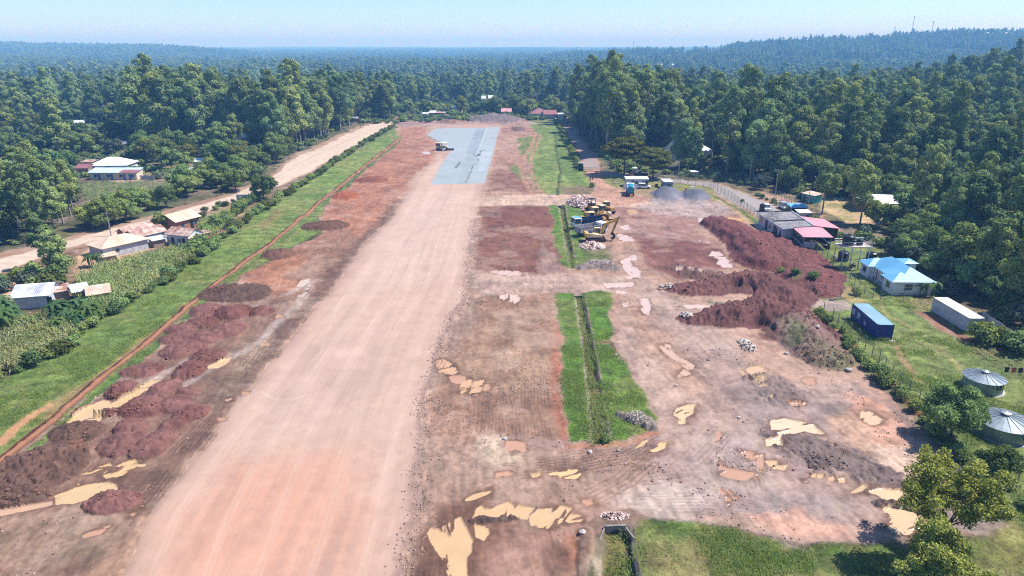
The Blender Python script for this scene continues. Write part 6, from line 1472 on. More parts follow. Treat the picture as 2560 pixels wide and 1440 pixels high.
# letter frame standing on the roof edge (seen edge on and from behind: pale plates, no readable word)
t2 = thing('roof_sign_frame', 'rusty frame with small white plates standing on the terminal roof edge', 'sign frame', (0, 0, 0))
s0 = Vector((*U(1917, 539, zt), zt)); s1 = Vector((*U(1944, 553, zt), zt)); fr = MB()
n_ = 9
for i in range(n_):
    p = s0.lerp(s1, i / (n_ - 1)); fr.tube(p, p + Vector((0, 0, 1.9)), .05, .05, 5); fr.tube(p + Vector((.9, .25, 0)), p + Vector((0, 0, 1.6)), .035, .035, 5)
for z_ in (.4, 1.1, 1.8): fr.tube(s0 + Vector((0, 0, z_)), s1 + Vector((0, 0, z_)), .04, .04, 5)
fr.build('frame', mat('rusty_frame', (.42, .36, .30), .8), t2)
rr_ = random.Random(5)
for i in range(7):
    p = s0.lerp(s1, (i + 2.2) / 9.2) + Vector((-.08, -.05, .55 + .1 * rr_.random())); b = MB()
    for k in range(3):
        a = rr_.random() * 3.1; q = p + Vector((0, 0, .25 + .25 * k)); dd = (s1 - s0).normalized() * math.cos(a) * .22 + Vector((0, 0, math.sin(a) * .25)); b.beam(q - dd, q + dd, .05, .14)
    b.build('plate', WHITE, t2)
# pink roofed wings
def canopy(name, label, top, z, base_z, legs, wallseg=()):
    P = [Vector((*U(*p, z), z)) for p in top]; o = Vector((P[0].x, P[0].y, 0)); t = thing(name, label, 'building', o)
    pts = [(p.x - o.x, p.y - o.y) for p in P]; poly_obj('roof', pts, z - .03, z + .05, PINK, t)
    c = (sum(p[0] for p in pts) / len(pts), sum(p[1] for p in pts) / len(pts)); q = [(c[0] + (p[0] - c[0]) * .9, c[1] + (p[1] - c[1]) * .9) for p in pts]
    for (i, j, h0, h1, m) in wallseg:
        a = Vector((*q[i], 0)); b = Vector((*q[j], 0)); MB().beam(a + Vector((0, 0, (h0 + h1) / 2)), b + Vector((0, 0, (h0 + h1) / 2)), .14, h1 - h0).build('wall', m, t)
    for i in range(len(q)):
        MB().box(q[i][0] - .08, q[i][1] - .08, -.1, q[i][0] + .08, q[i][1] + .08, z - .03).build('post', POSTM, t)
    return t, q, o
t, q, o = canopy('pink_roof_hall', 'nearer pink tin roofed hall joined to the terminal', [(1977, 565), (2051, 565), (2084, 594), (2009, 593)], 3.0, 0, 4, [(0, 3, 0, 1.0, PALEW), (0, 3, 2.2, 3.0, BLOCK), (0, 1, 0, 3.0, PALEW), (1, 2, 0, 1.2, mat('navy_sheet', (.03, .06, .16), .6))])
a, b = Vector((*q[3], 0)), Vector((*q[2], 0)); m_ = MB(); m_.beam(a + Vector((0, 0, .9)), a.lerp(b, .45) + Vector((0, 0, .9)), .06, 1.8); m_.build('mesh_screen', GREYW, t)
for k in range(6): MB().beam(a.lerp(b, .25 + .1 * k) + Vector((0, .3, 2.1 - .22 * k)), a.lerp(b, .42 + .1 * k) + Vector((0, .3, 2.1 - .22 * k)), .5, .08).build('board', WOOD, t)
a, b = Vector((*q[0], 0)), Vector((*q[3], 0))
for k in range(6):
    p = a.lerp(b, .12 + .15 * k); MB().beam(p + Vector((-.04, 0, 1.6)), p.lerp(b, .001) + (b - a).normalized() * .9 + Vector((-.04, 0, 1.6)), .16, 1.1).build('window', GLASS, t)
t, q, o = canopy('pink_roof_hall', 'farther pink tin roofed hall behind the first one', [(2001, 541), (2060, 548), (2101, 572), (2052, 567), (2036, 565)], 3.2, 0, 4, [(1, 2, 0, 3.2, GREYW), (2, 3, 0, 3.1, DARK)])
# thin flag and aerial poles in front of the nearer hall
for px, py, h, lb in ((1985, 604, 6.5, 'left one of the three thin pale poles by the pink roof'), (1991, 610, 7.2, 'middle one of the three thin pale poles by the pink roof'), (1998, 612, 7.0, 'right one of the three thin pale poles by the pink roof'), (2004, 576, 4, 'short aerial pole on the terminal corner')):
    x, y = U(px, py); o_ = MB().tube((0, 0, 0), (0, 0, h), .045, .03, 6).build('thin_pole', STEEL, None, (x, y, 0)); tag(o_, lb, 'pole')
# --- water tower and tanks
BLK = mat('black_plastic', (.018, .02, .026), .35, .1, 2, spec=.5)
def tank(name, label, x, y, z, r, h, m=BLK):
    t = thing(name, label, 'water tank', (x, y, z)); b = MB(); prof = [(0, 0), (r, 0)]
    for k in range(7): zz = h * .82 * (k + .5) / 7; prof += [(r, zz - .02), (r * .97, zz), (r, zz + .03)]
    prof += [(r, h * .84), (r * .8, h * .93), (r * .28, h * .97), (0, h * .97)]
    b.lathe(prof, 20); b.build('body', m, t, smooth=False); MB().lathe([(0, h * .97), (r * .26, h * .97), (r * .26, h * 1.04), (0, h * 1.05)], 14).build('lid', m, t)
    return t
P0 = U(2100, 677); P1 = U(2165, 668); tw = thing('water_tower', 'steel platform on tall posts carrying two black tanks', 'water tower', (P0[0], P0[1], 0)); zz = 5.0
ux, uy = P1[0] - P0[0], P1[1] - P0[1]; pl = MB(); LX = 5.6; LY = 3.0
tw.rotation_euler[2] = RAD(4)
MB().box(-.4, -.2, zz, LX + .3, LY + .2, zz + .12).build('platform', mat('tower_deck', (.52, .44, .40), .8), tw)
for i in range(4):
    for j in (0, 1): MB().box(LX * i / 3 - .07, LY * j - .07, 0, LX * i / 3 + .07, LY * j + .07, zz).build('post', STEEL, tw)
rl = MB()
for z_ in (.55, 1.05):
    for (a, b) in (((-.4, -.2), (LX + .3, -.2)), ((LX + .3, -.2), (LX + .3, LY + .2)), ((LX + .3, LY + .2), (-.4, LY + .2)), ((-.4, LY + .2), (-.4, -.2))): rl.tube((*a, zz + z_), (*b, zz + z_), .035, .035, 5)
for i in range(6): rl.tube((-.4 + (LX + .7) * i / 5, -.2, zz), (-.4 + (LX + .7) * i / 5, -.2, zz + 1.05), .03, .03, 5); rl.tube((-.4 + (LX + .7) * i / 5, LY + .2, zz), (-.4 + (LX + .7) * i / 5, LY + .2, zz + 1.05), .03, .03, 5)
rl.build('railing', STEEL, tw)
br = MB(); br.tube((0, 0, .3), (LX / 3, 0, zz - .3), .03, .03, 5); br.tube((LX / 3 * 2, 0, .3), (LX, 0, zz - .3), .03, .03, 5); br.tube((LX, 0, 2.4), (0, 0, 2.4), .03, .03, 5); br.build('brace', STEEL, tw)
tank('water_tank', 'big black tank on the tower platform', P0[0] + 1.4, P0[1] + 1.4, zz + .12, 1.15, 2.3)
tank('water_tank', 'smaller black tank on the tower platform', P0[0] + 3.9, P0[1] + 1.6, zz + .12, .65, 1.35)
for px, py, r, h, lb in ((2107, 652, 1.1, 2.3, 'upright black tank on the grass left of the tower'), (2178, 648, 1.1, 1.7, 'black tank behind the blue roofed house'), (1905, 528, .8, 2.2, 'dark round tank behind the terminal beside the white car'), (2133, 668, .45, .8, 'small dark drum beneath the tower'), (2126, 671, .4, .7, 'second small dark drum beneath the tower, left of the other')):
    x, y = U(px, py); tank('water_tank', lb, x, y, 0, r, h)
# --- blue roofed house
a, rot, L0 = base_frame((2149, 684), (2228, 738)); b_ = Vector((*U(2296, 741), 0)); Dh = 5.4
t = thing('blue_roof_house', 'white walled house with light blue hipped roof and wings', 'house', a, rot)
W1 = 7.2
MB().box(0, 1.2, 0, L0, W1, 2.7).build('wall', WHITE, t)
for (x0, x1) in ((0, L0 * .25), (L0 * .72, L0)): MB().box(x0, 0, 0, x1, 1.2, 2.7).build('wall', WHITE, t)
MB().box(-.03, 1.17, 0, L0 + .03, W1 + .03, .4).build('plinth', GREYW, t)
# main hip roof
def hip_at(x0, x1, y0, y1, h, rise, ov):
    m = roof_mesh('hip', x1 - x0, y1 - y0, h, ov, rise); m.v = [(v[0] + x0, v[1] + y0, v[2]) for v in m.v]; return m
hip_at(0, L0, 1.2, W1, 2.7, 1.9, .5).build('roof', BLUET, t)
hip_at(0, L0 * .25, 0, 4.0, 2.72, 1.15, .5).build('wing_roof', BLUET, t); hip_at(L0 * .72, L0, 0, 4.0, 2.72, 1.15, .5).build('wing_roof', BLUET, t)
MB().box(L0 * .08, W1, 0, L0 * .3, W1 + 1.6, 3.5).build('wall', WHITE, t); hip_at(L0 * .08, L0 * .3, W1 - .6, W1 + 1.6, 3.5, .5, .35).build('annex_roof', BLUET, t)
for (s, u, z0, w, h, k) in (('f', L0 * .13, 1.0, 1.3, 1.1, 'window'), ('f', L0 * .86, 1.0, 1.3, 1.1, 'window')): add_openings(t, None, [(s, u, z0, w, h, k)], L0, W1, None, GREYW)
add_openings(t, None, [('r', 2.9, .95, 1.4, 1.2, 'window')], L0, W1, None, GREYW)
for u, w, z0, h, nm, m in ((.36, 1.0, .05, 2.1, 'door', BRICK), (.52, 1.2, 1.1, .9, 'window', GLASS), (.66, .9, .05, 2.1, 'door', DARK)): MB().box(L0 * u - w / 2, 1.15, z0, L0 * u + w / 2, 1.25, z0 + h).build(nm, m, t)
MB().box(L0 * .25, .2, 0, L0 * .72, 1.2, .25).build('porch_floor', CONC, t)
for u in (.34, .5, .64): MB().box(L0 * u - .07, .25, .2, L0 * u + .07, .39, 2.65).build('porch_post', WHITE, t)
# --- containers
def container(name, label, A, B, width, h, wm, rm, wins=()):
    a, rot, L = base_frame(A, B)      # A far left foot, B near left foot: long side seen from the left
    t = thing(name, label, 'container', a, rot)
    MB().box(0, 0, .14, L, width, h).build('body', wm, t, bevel=.02)
    MB().box(-.03, -.03, h, L + .03, width + .03, h + .05).build('roof', rm, t)
    for x in (0, L - .16):
        for y in (0, width - .16): MB().box(x - .02, y - .02, 0, x + .18, y + .18, h + .07).build('corner_post', wm, t)
    for (u, z0, w, hh) in wins:
        w_ = MB().box(L * u - w / 2 - .05, -.05, z0 - .05, L * u + w / 2 + .05, .0, z0 + hh + .05).build('window', STEEL, t); MB().box(L * u - w / 2, -.07, z0, L * u + w / 2, -.04, z0 + hh).build('pane', mat('pale_shutter', (.28, .34, .46), .5), w_)
    return t, L
cb = corr('container_blue', (.012, .030, .21), (.010, .024, .17), .55, .28, 0, patch=.6, depth=.05)
t, L = container('blue_container', 'dark blue container cabin with light roof on the compound grass', (2126, 795), (2188, 851), 2.5, 2.65, cb, mat('container_roof_blue', (.20, .33, .40), .6, .1, .6), [(.10, 1.1, 1.0, .9), (.30, 1.1, 1.0, .9), (.56, .9, .7, .6)])
MB().box(L + .02, .3, .18, L + .05, 2.2, .52).build('base_rail', mat('yellow_paint', (.60, .50, .06), .6), t)
for (x, y) in ((-.2, -.3), (L - .1, 2.0)): MB().box(x, y, 0, x + .7, y + .9, .14).build('footing', CONC, t)
cw = corr('container_grey_white', (.46, .47, .50), (.36, .37, .40), .7, .28, 0, patch=1.5, depth=.05)
t, L = container('pale_container', 'long grey white shipping container beside the corrugated fence', (2327, 779), (2416, 834), 2.44, 2.6, cw, mat('container_roof_cream', (.72, .66, .58), .6, .12, .7))
for y in (.75, 1.22, 1.7): MB().box(L + .02, y - .03, .2, L + .07, y + .03, 2.5).build('door_bar', STEEL, t)
# --- round metal houses
def round_hut(name, label, px, py, r, hw):
    x, y = U(px, py); y += r * .7; t = thing(name, label, 'round hut', (x, y, 0))
    b = MB(); n = 28; b.lathe([(r, 0), (r, hw)], n); b.build('wall', mat('green_grey_sheet', (.20, .27, .25), .4, .2, 1.0, metal=.3), t)
    sm = MB()
    for i in range(14):
        a = i * 2 * math.pi / 14; sm.box(-.03, -.03, 0, .03, .03, hw); sm.v[-8:] = [(v[0] + (r + .02) * math.cos(a), v[1] + (r + .02) * math.sin(a), v[2]) for v in sm.v[-8:]]
    sm.build('seam', STEEL, t)
    re = r * 1.1; b = MB(); b.lathe([(re, hw), (re, hw + .04), (r * .12, hw + r * .27), (r * .12, hw + r * .27 + .05)], n); b.build('roof', mat('zinc_sheet', (.26, .31, .34), .35, .15, 1.0, metal=.4), t)
    rb = MB()
    for i in range(16):
        a = i * 2 * math.pi / 16; rb.tube((re * math.cos(a), re * math.sin(a), hw + .07), (r * .12 * math.cos(a), r * .12 * math.sin(a), hw + r * .27 + .06), .03, .03, 4)
    rb.build('roof_rib', mat('rib_dark', (.2, .23, .25), .5), t)
    MB().lathe([(.0, hw + r * .27), (r * .13, hw + r * .27), (r * .13, hw + r * .27 + .22), (r * .18, hw + r * .27 + .24), (0, hw + r * .27 + .42)], 12).build('vent_cap', STEEL, t)
    a = RAD(-75); d = MB(); d.box(-.35, -.03, .9, .35, .05, 1.5); w_ = d.build('window', DARK, t); w_.location = ((r + .01) * math.cos(a), (r + .01) * math.sin(a), 0); w_.rotation_euler[2] = a + math.pi / 2
    MB().lathe([(r + .35, 0), (r + .35, .08), (0, .09)], n).build('base', CONC, t)
round_hut('round_metal_hut', 'farther round hut with ribbed zinc cone roof', 2474, 986, 2.35, 1.75)
round_hut('round_metal_hut', 'nearer round zinc roofed hut cut off by the right edge', 2532, 1106, 2.9, 1.75)
# washing lines
for px, py, lb, cs in ((2522, 942, 'washing line with dark and red clothes behind the farther round hut', ((.02, .03, .03), (.5, .1, .08), (.05, .05, .07))), (2545, 1178, 'washing line with pale clothes near the right edge', ((.02, .02, .03), (.6, .65, .75), (.5, .52, .6)))):
    x, y = U(px, py); t = thing('washing_line', lb, 'washing line', (x, y, 0)); MB().tube((-1.2, 0, 0), (-1.2, 0, 1.6), .03, .03, 5).build('pole', POSTM, t); MB().tube((2.2, -.4, 0), (2.2, -.4, 1.6), .03, .03, 5).build('pole', POSTM, t)
    MB().tube((-1.2, 0, 1.55), (2.2, -.4, 1.55), .012, .012, 4).build('line', WIRE, t)
    for k, c_ in enumerate(cs): MB().box(-.9 + k * .9, -.1 - k * .1, .75, -.3 + k * .9, -.08 - k * .1, 1.53).build('garment', mat('cloth_%d_%d' % (px, k), c_, .9), t)
# ------------------------------------------------------------------ fences, gates, poles
def fence(name, label, line, step, h, bent=True, wires=4, mesh=False, pm=None, n_max=100, r=.07):
    P = UN(line); o = Vector((P[0][0], P[0][1], 0)); t = thing(name, label, 'fence', o)
    seg = np.hypot(*(np.diff(P, axis=0).T)); acc = np.concatenate([[0], np.cumsum(seg)]); tot = acc[-1]
    n = min(n_max, max(2, int(tot / step) + 1)); pts = []
    dv = Vector((P[-1][0] - P[0][0], P[-1][1] - P[0][1], 0)).normalized(); nv = Vector((dv.y, -dv.x, 0))
    for i in range(n):
        d = tot * i / (n - 1); x = np.interp(d, acc, P[:, 0]) - o.x; y = np.interp(d, acc, P[:, 1]) - o.y; z = ground_z(x + o.x, y + o.y) - .05; pts.append(Vector((x, y, z)))
        b = MB(); lean = Vector((random.uniform(-.04, .04), random.uniform(-.04, .04), h))
        b.tube((x, y, z), tuple(pts[-1] + lean), r, r * .85, 5)
        if bent: b.tube(tuple(pts[-1] + lean), tuple(pts[-1] + lean + nv * .32 + Vector((0, 0, .3))), r * .85, r * .7, 5)
        b.build('post', pm or POSTM, t)
    w = MB()
    for k in range(wires):
        z_ = h * (k + 1) / wires - .05
        for p, q in zip(pts[:-1], pts[1:]): w.tube(p + Vector((0, 0, z_)), q + Vector((0, 0, z_)), .011, .011, 3, cap=False)
    if mesh:
        for p, q in zip(pts[:-1], pts[1:]):
            L = (q - p).length; k = max(2, int(L / .28))
            for i in range(k):
                a = p.lerp(q, i / k); b = p.lerp(q, (i + 1) / k); w.tube(a + Vector((0, 0, .05)), b + Vector((0, 0, h - .1)), .006, .006, 3, cap=False); w.tube(b + Vector((0, 0, .05)), a + Vector((0, 0, h - .1)), .006, .006, 3, cap=False)
    w.build('wire', WIRE, t)
    return t
fence('post_fence', 'chain link fence with bent posts inside the curved tarmac road', [(1637, 451), (1700, 457), (1772, 468), (1800, 482), (1830, 499), (1893, 545)], 2.9, 2.1, mesh=True)
fence('post_fence', 'wire fence along the outer edge of the curved tarmac road', [(1690, 441), (1780, 450), (1860, 462), (1930, 490), (2000, 525), (2040, 548)], 3.2, 2.0)
fence('post_fence', 'fence with bent posts running from the pink halls past the tower', [(2009, 621), (2036, 634), (2060, 650), (2096, 680), (2124, 704), (2160, 738)], 2.6, 2.2, mesh=True)
fence('post_fence', 'straight fence crossing the grass left of the blue roofed house', [(2022, 742), (2060, 742), (2110, 743), (2182, 745)], 2.4, 2.1, bent=False, mesh=True)
fence('post_fence', 'fence with leaning posts in front of the blue roofed house', [(2200, 752), (2230, 744), (2262, 743), (2297, 742)], 2.6, 2.0, bent=False, wires=3)
fence('post_fence', 'overgrown bent post fence between earth banks and compound', [(2058, 786), (2082, 800), (2110, 830), (2150, 862), (2190, 902), (2230, 950), (2295, 1012)], 2.3, 2.2, mesh=True)
fence('post_fence', 'bent post fence at the lower right corner', [(2505, 1190), (2532, 1222), (2580, 1270)], 2.6, 2.1, mesh=True)
fence('post_fence', 'pale post fence through the hedge beside the maize', [(345, 745), (420, 690), (480, 655)], 3.5, 1.7, bent=False, wires=3, pm=CONC)
fence('post_fence', 'old wooden fence by the hut under the flat topped trees', [(1515, 452), (1545, 458), (1565, 455), (1620, 452)], 2.5, 1.6, bent=False, wires=3)
fence('post_fence', 'dark post fence in the shade behind the curved road', [(1840, 447), (1900, 470), (1960, 500), (2010, 524)], 3, 2.0, bent=True, wires=3)
def sheet_fence(name, label, A, B, h, m, n):
    a, rot, L = base_frame(A, B); t = thing(name, label, 'fence', a, rot)
    for i in range(n):
        x0 = L * i / n; MB().box(x0, -.015 + .03 * (i % 2), .05, x0 + L / n - .04, .015 + .03 * (i % 2), h * random.uniform(.93, 1.03)).build('sheet', m, t)
    for i in range(n + 1): MB().box(L * i / n - .05, .06, 0, L * i / n + .05, .14, h).build('post', WOOD, t)
    return t
sheet_fence('corrugated_fence', 'grey corrugated sheet fence behind the pale container', (2450, 803), (2575, 892), 1.9, corr('fence_tin', (.42, .43, .46), (.30, .30, .33), .5, .25, 2), 9)
sheet_fence('corrugated_fence', 'pale sheet fence under trees along the dirt road bend', (632, 428), (668, 415), 2.6, TIN, 7)
sheet_fence('corrugated_fence', 'small blue grey metal sheet fence on the near road edge', (592, 503), (621, 504), 2.1, mat('bluish_sheet', (.38, .44, .52), .5), 3)
sheet_fence('corrugated_fence', 'low grey wall right of the cream row house', (352, 450), (386, 452), 1.6, GREYW, 5)
# gate across the access road
a, rot, L = base_frame((1458, 430), (1502, 429)); t = thing('access_gate', 'wide steel bar gate closing the access road', 'gate', a, rot)
for k in (0, 1):
    x0, x1 = L * k / 2 + .05, L * (k + 1) / 2 - .05; g = MB()
    for z_ in (.15, .9, 1.7): g.tube((x0, 0, z_), (x1, 0, z_), .035, .035, 5)
    for i in range(13): g.tube((x0 + (x1 - x0) * i / 12, 0, .15), (x0 + (x1 - x0) * i / 12, 0, 1.7), .018, .018, 4)
    g.build('leaf', mat('gate_brown', (.18, .10, .08), .7), t)
for x_ in (-.1, L + .1): MB().box(x_ - .12, -.12, 0, x_ + .12, .12, 2.1).build('post', DARK, t)
# utility poles and masts
def pole(px, py, h, lb, arm=True, r=.14, m=None):
    x, y = U(px, py); z = ground_z(x, y) - .1; t = thing('utility_pole', lb, 'utility pole', (x, y, z)); MB().tube((0, 0, 0), (0, 0, h), r, r * .6, 8).build('pole', m or CONC, t)
    if arm:
        MB().box(-.8, -.05, h - .45, .8, .05, h - .33).build('crossarm', POSTM, t)
        for q in (-.7, 0, .7): MB().tube((q, 0, h - .33), (q, 0, h - .12), .04, .03, 6).build('insulator', WHITE, t)
for px, py, h, lb in ((1695, 453, 7.5, 'lone grey pole standing in the grass right of the white cabin'), (1873, 461, 8, 'pole at the wood edge where the curved road widens'), (1937, 496, 9, 'tall pale pole beside the clipped shrubs of the road end'), (2018, 527, 7, 'pole in front of the turquoise kiosk'), (271, 556, 8, 'pole on the near left edge of the dirt road'), (278, 590, 6, 'leaning pole by the yard of the tin roofed farm'), (1453, 320, 8, 'farthest pole on the right of the access road'), (1464, 323, 8, 'second pole from the far end of the access road'), (1477, 348, 8, 'third pole along the access road'), (1494, 376, 8, 'pole nearest the gate along the access road')):
    pole(px, py, h, lb)
def mast(px, pytop, pybase, h, lb):
    x, y = U(px, 128, 0); y = 2250.0; x = (px - 1280) / FPX * (y * math.cos(PITCH) + CAM_H * math.sin(PITCH)); z = Hs(x, y)
    t = thing('radio_mast', lb, 'radio mast', (x, y, z)); m = MB(); r = 1.0
    for i in range(3):
        a = i * 2.094; m.tube((r * math.cos(a), r * math.sin(a), 0), (r * math.cos(a) * .5, r * math.sin(a) * .5, h), .28, .2, 4)
    n = int(h / 3)
    for k in range(n):
        for i in range(3):
            a, b = i * 2.094, (i + 1) * 2.094; s0, s1 = r * (1 - .5 * k / n), r * (1 - .5 * (k + 1) / n); m.tube((s0 * math.cos(a), s0 * math.sin(a), h * k / n), (s1 * math.cos(b), s1 * math.sin(b), h * (k + 1) / n), .16, .16, 3, cap=False)
    m.build('lattice', mat('mast_paint', (.45, .35, .36), .6), t); MB().box(-1.8, -1.2, h - 5, 1.8, 1.2, h - 3).build('antenna', STEEL, t)
mast(2267, 40, 78, 68, 'tallest lattice mast on the right ridge'); mast(2316, 60, 80, 50, 'shorter lattice mast right of the tallest one on the ridge'); mast(2224, 68, 80, 38, 'faint small mast left of the tallest one on the ridge'); mast(1582, 100, 122, 46, 'thin mast on the skyline right of centre')
# big pale building on the ridge
y_ = 2060.0; zc_ = y_ * math.cos(PITCH) + CAM_H * math.sin(PITCH); x_ = (2380 - 1280) / FPX * zc_; t = thing('ridge_building', 'long pale building with many columns on the right ridge', 'building', (x_, y_, Hs(x_, y_) - 2))
MB().box(0, 0, 0, 105, 14, 19).build('wall', mat('ridge_wall', (.55, .50, .52), .8), t); MB().box(-1, -1, 19, 106, 15, 20.5).build('roof', mat('ridge_roof', (.45, .40, .44), .8), t)
for k in range(16): MB().box(3 + 6.4 * k, -.4, 2, 6.2 + 6.4 * k, .1, 14).build('window', GLASS, t)
for px, yy, w, lb in ((2455, 2050, 16, 'small white roof below the long ridge building'), (2500, 2050, 14, 'small white roof right of the other below the ridge building'), (2270, 2060, 10, 'tiny pale roof on the slope below the masts')):
    zc_ = yy * math.cos(PITCH) + CAM_H * math.sin(PITCH); x_ = (px - 1280) / FPX * zc_; t = thing('ridge_house', lb, 'house', (x_, yy, Hs(x_, yy) + 11)); walls(w, 8, 4, 'gable', 2).build('wall', WHITE, t); roof_mesh('gable', w, 8, 4, .5, 2.4).build('roof', TINW, t)
# ------------------------------------------------------------------ stone heaps, boulders, culverts
def rock_mesh(seed, s):
    r = np.random.default_rng(seed); bm = bmesh.new(); bmesh.ops.create_icosphere(bm, subdivisions=1, radius=.5)
    for v in bm.verts: v.co = Vector((v.co.x * r.uniform(.75, 1.15), v.co.y * r.uniform(.75, 1.15), v.co.z * r.uniform(.6, 1.0)))
    me = bpy.data.meshes.new('rock'); bm.to_mesh(me); bm.free(); return me
STONE = mat('pink_stone', (.62, .50, .46), .9, .25, .8, c2=(.34, .20, .17)); STONEW = mat('pale_stone', (.52, .46, .43), .9, .2, .8, c2=(.28, .24, .21))
def stone_heap(label, px, py, wpx, dpx, h, n, size, m, seed, cat='stone heap'):
    cx, cy_ = U(px, py); rx = wpx / FPX * cy_ / 2 * 1.03; y0 = U(px, py + dpx / 2)[1]; y1 = U(px, py - dpx / 2)[1]; ry = (y1 - y0) / 2; cy_ = (y0 + y1) / 2
    r = np.random.default_rng(seed); V = []; Fq = []; base = 0
    corner = np.array([(x, y, z) for x in (-.5, .5) for y in (-.5, .5) for z in (-.5, .5)])
    fq = np.array([(0, 1, 3, 2), (4, 6, 7, 5), (0, 4, 5, 1), (2, 3, 7, 6), (0, 2, 6, 4), (1, 5, 7, 3)])
    for i in range(n):
        a = r.random() * 6.283; q = math.sqrt(r.random()); x, y = rx * q * math.cos(a), ry * q * math.sin(a); z = h * (1 - q * q) * r.uniform(.5, 1.05)
        s = size * r.uniform(.5, 1.3); c = corner * np.array([s, s * r.uniform(.5, .9), s * r.uniform(.35, .7)]) + r.normal(size=(8, 3)) * s * .08
        e = Matrix.Rotation(r.random() * 6.28, 3, Vector(r.normal(size=3)).normalized()); c = c @ np.array(e).T + np.array([x, y, z]); V.append(c); Fq.append(fq + base); base += 8
    g_ = MB().lathe([(1, -.1), (.7, .45), (.3, .8), (0, .9)], 24); core = [(v[0] * rx * .9, v[1] * ry * .9, v[2] * h * .75) for v in g_.v]
    o = link('stone_heap', new_mesh('stone_heap', np.concatenate(V), np.concatenate(Fq), m), loc=(cx, cy_, ground_z(cx, cy_)))
    tag(o, label, cat)
    if h > .65: g_.v = core; g_.build('core', mat('heap_core', (.26, .17, .15), .95), o)
stone_heap('large heap of pinkish broken stone behind the machines', 1452, 510, 70, 24, 2.3, 620, .55, STONE, 1)
stone_heap('smaller heap of pinkish broken stone in front of the excavator', 1480, 617, 66, 16, 1.1, 380, .5, STONE, 2)
stone_heap('heap of white stones on the slope of the earth banks', 1868, 866, 40, 34, .6, 80, .36, STONEW, 3)
stone_heap('small heap of white stones left of the nearest earth bank', 1716, 793, 36, 12, .4, 60, .42, STONEW, 4)
stone_heap('scatter of stones at the foot of the tall earth bank', 1672, 722, 56, 12, .25, 60, .35, STONEW, 5)
stone_heap('loose stones at the near end of the upper drain', 1500, 668, 60, 14, .4, 90, .2, STONEW, 6)
stone_heap('rubble stones on the grass corner of the lower drain', 1590, 1050, 60, 26, .25, 110, .16, STONEW, 7)
stone_heap('rubble stones piled around the bottom culvert', 1536, 1296, 90, 22, .25, 200, .17, STONE, 8)
for k_, (px, py, s, lb) in enumerate(((1456, 1338, .55, 'white boulder on the rim left of the bottom drain'), (1475, 1131, .5, 'white stone at the near end of the lower drain'), (1966, 886, .6, 'white boulder at the foot of the weedy bank'), (2122, 929, .8, 'grey boulder beside the grass by the fence'), (1848, 1045, .4, 'white stone left of the striped pale puddle'), (1539, 888, .4, 'white stone lying on the drain side grass'), (1262, 1098, .5, 'white stone at the near end of the brown patch'), (2040, 840, .7, 'dark boulder on top of the weedy bank'), (1690, 965, .35, 'flat pale stone above the square puddle'), (1546, 1127, .35, 'small pale stone in the mud below the drain end'), (1420, 688, .4, 'pale stone on the crossing track'))):
    x, y = U(px, py); me = rock_mesh(400 + k_, s); me.materials.append(STONEW if 'dark' not in lb and 'grey' not in lb else CONC)
    o = link('boulder', me, loc=(x, y, ground_z(x, y) + s * .2), rot=k_); o.scale = (s * 1.5, s * 1.2, s * 1.1); tag(o, lb, 'boulder')
# loose clods and stones over the site: uncountable
RK = []
for i, m_ in enumerate((mat('clod_brown', (.24, .16, .135), .95, .3), mat('clod_pale', (.40, .31, .28), .95, .2), mat('clod_red', (.20, .09, .07), .95, .3))):
    me = rock_mesh(500 + i, 1); me.materials.append(m_); RK.append(me)
RKC = proto_objects(RK, 'clod_source')
cid = np.array([{'ground': 1.0, 'runway': .001, 'trench': 1.2}.get(c.split('.')[0], 0) if not c.startswith(('soil_heap', 'rubble', 'earth_bank')) else (5.0 if c.startswith('rubble') else 2.5) for c in CLASSES])
wt = cid[CLS] * np.clip(.25 + N_M + .6 * N_L, .02, 2) ** 1.5 * (Y < 320) * (Y / 48.0) ** 1.6
sel = RNG.choice(NV, 22000, p=wt / wt.sum(), replace=False)
isred = np.array([c.startswith(('soil_heap', 'earth_bank')) for c in CLASSES])[CLS[sel]]; isrub = np.array([c.startswith('rubble') for c in CLASSES])[CLS[sel]]
ix = np.where(isred, 2, np.where(isrub, 0, RNG.choice([0, 0, 0, 1, 2], len(sel))))
scatter('clods', np.stack([X[sel], Y[sel], Z[sel] + .02], 1), np.clip(RNG.lognormal(-2.05, .45, len(sel)), .05, .4) * np.where(isred | isrub, 1.5, 1), RNG.uniform(0, 6.28, len(sel)), ix, RKC, 'clods of earth and small stones strewn over the site', 'clods')
# stony shoulder of the runway
EL = UN([(1190,545),(1182,620),(1178,690),(1165,742),(1132,790),(1108,850),(1093,920),(1068,1000),(1068,1100),(1052,1180),(1052,1260),(1024,1350),(1004,1440)])
sg = np.hypot(*(np.diff(EL, axis=0).T)); ac = np.concatenate([[0], np.cumsum(sg)]); dd = RNG.uniform(0, ac[-1], 2000)
ex = np.interp(dd, ac, EL[:, 0]) + RNG.normal(0, .7, 2000) + fbm(dd, dd * 0, 6, 2, 1) * .8; ey = np.interp(dd, ac, EL[:, 1])
scatter('clods', np.stack([ex, ey, np.full(2000, .05)], 1), np.clip(RNG.lognormal(-2.1, .4, 2000), .05, .25), RNG.uniform(0, 6.28, 2000), RNG.choice([0, 1, 1, 2], 2000), RKC, 'pebbly shoulder along the right edge of the runway', 'stones')
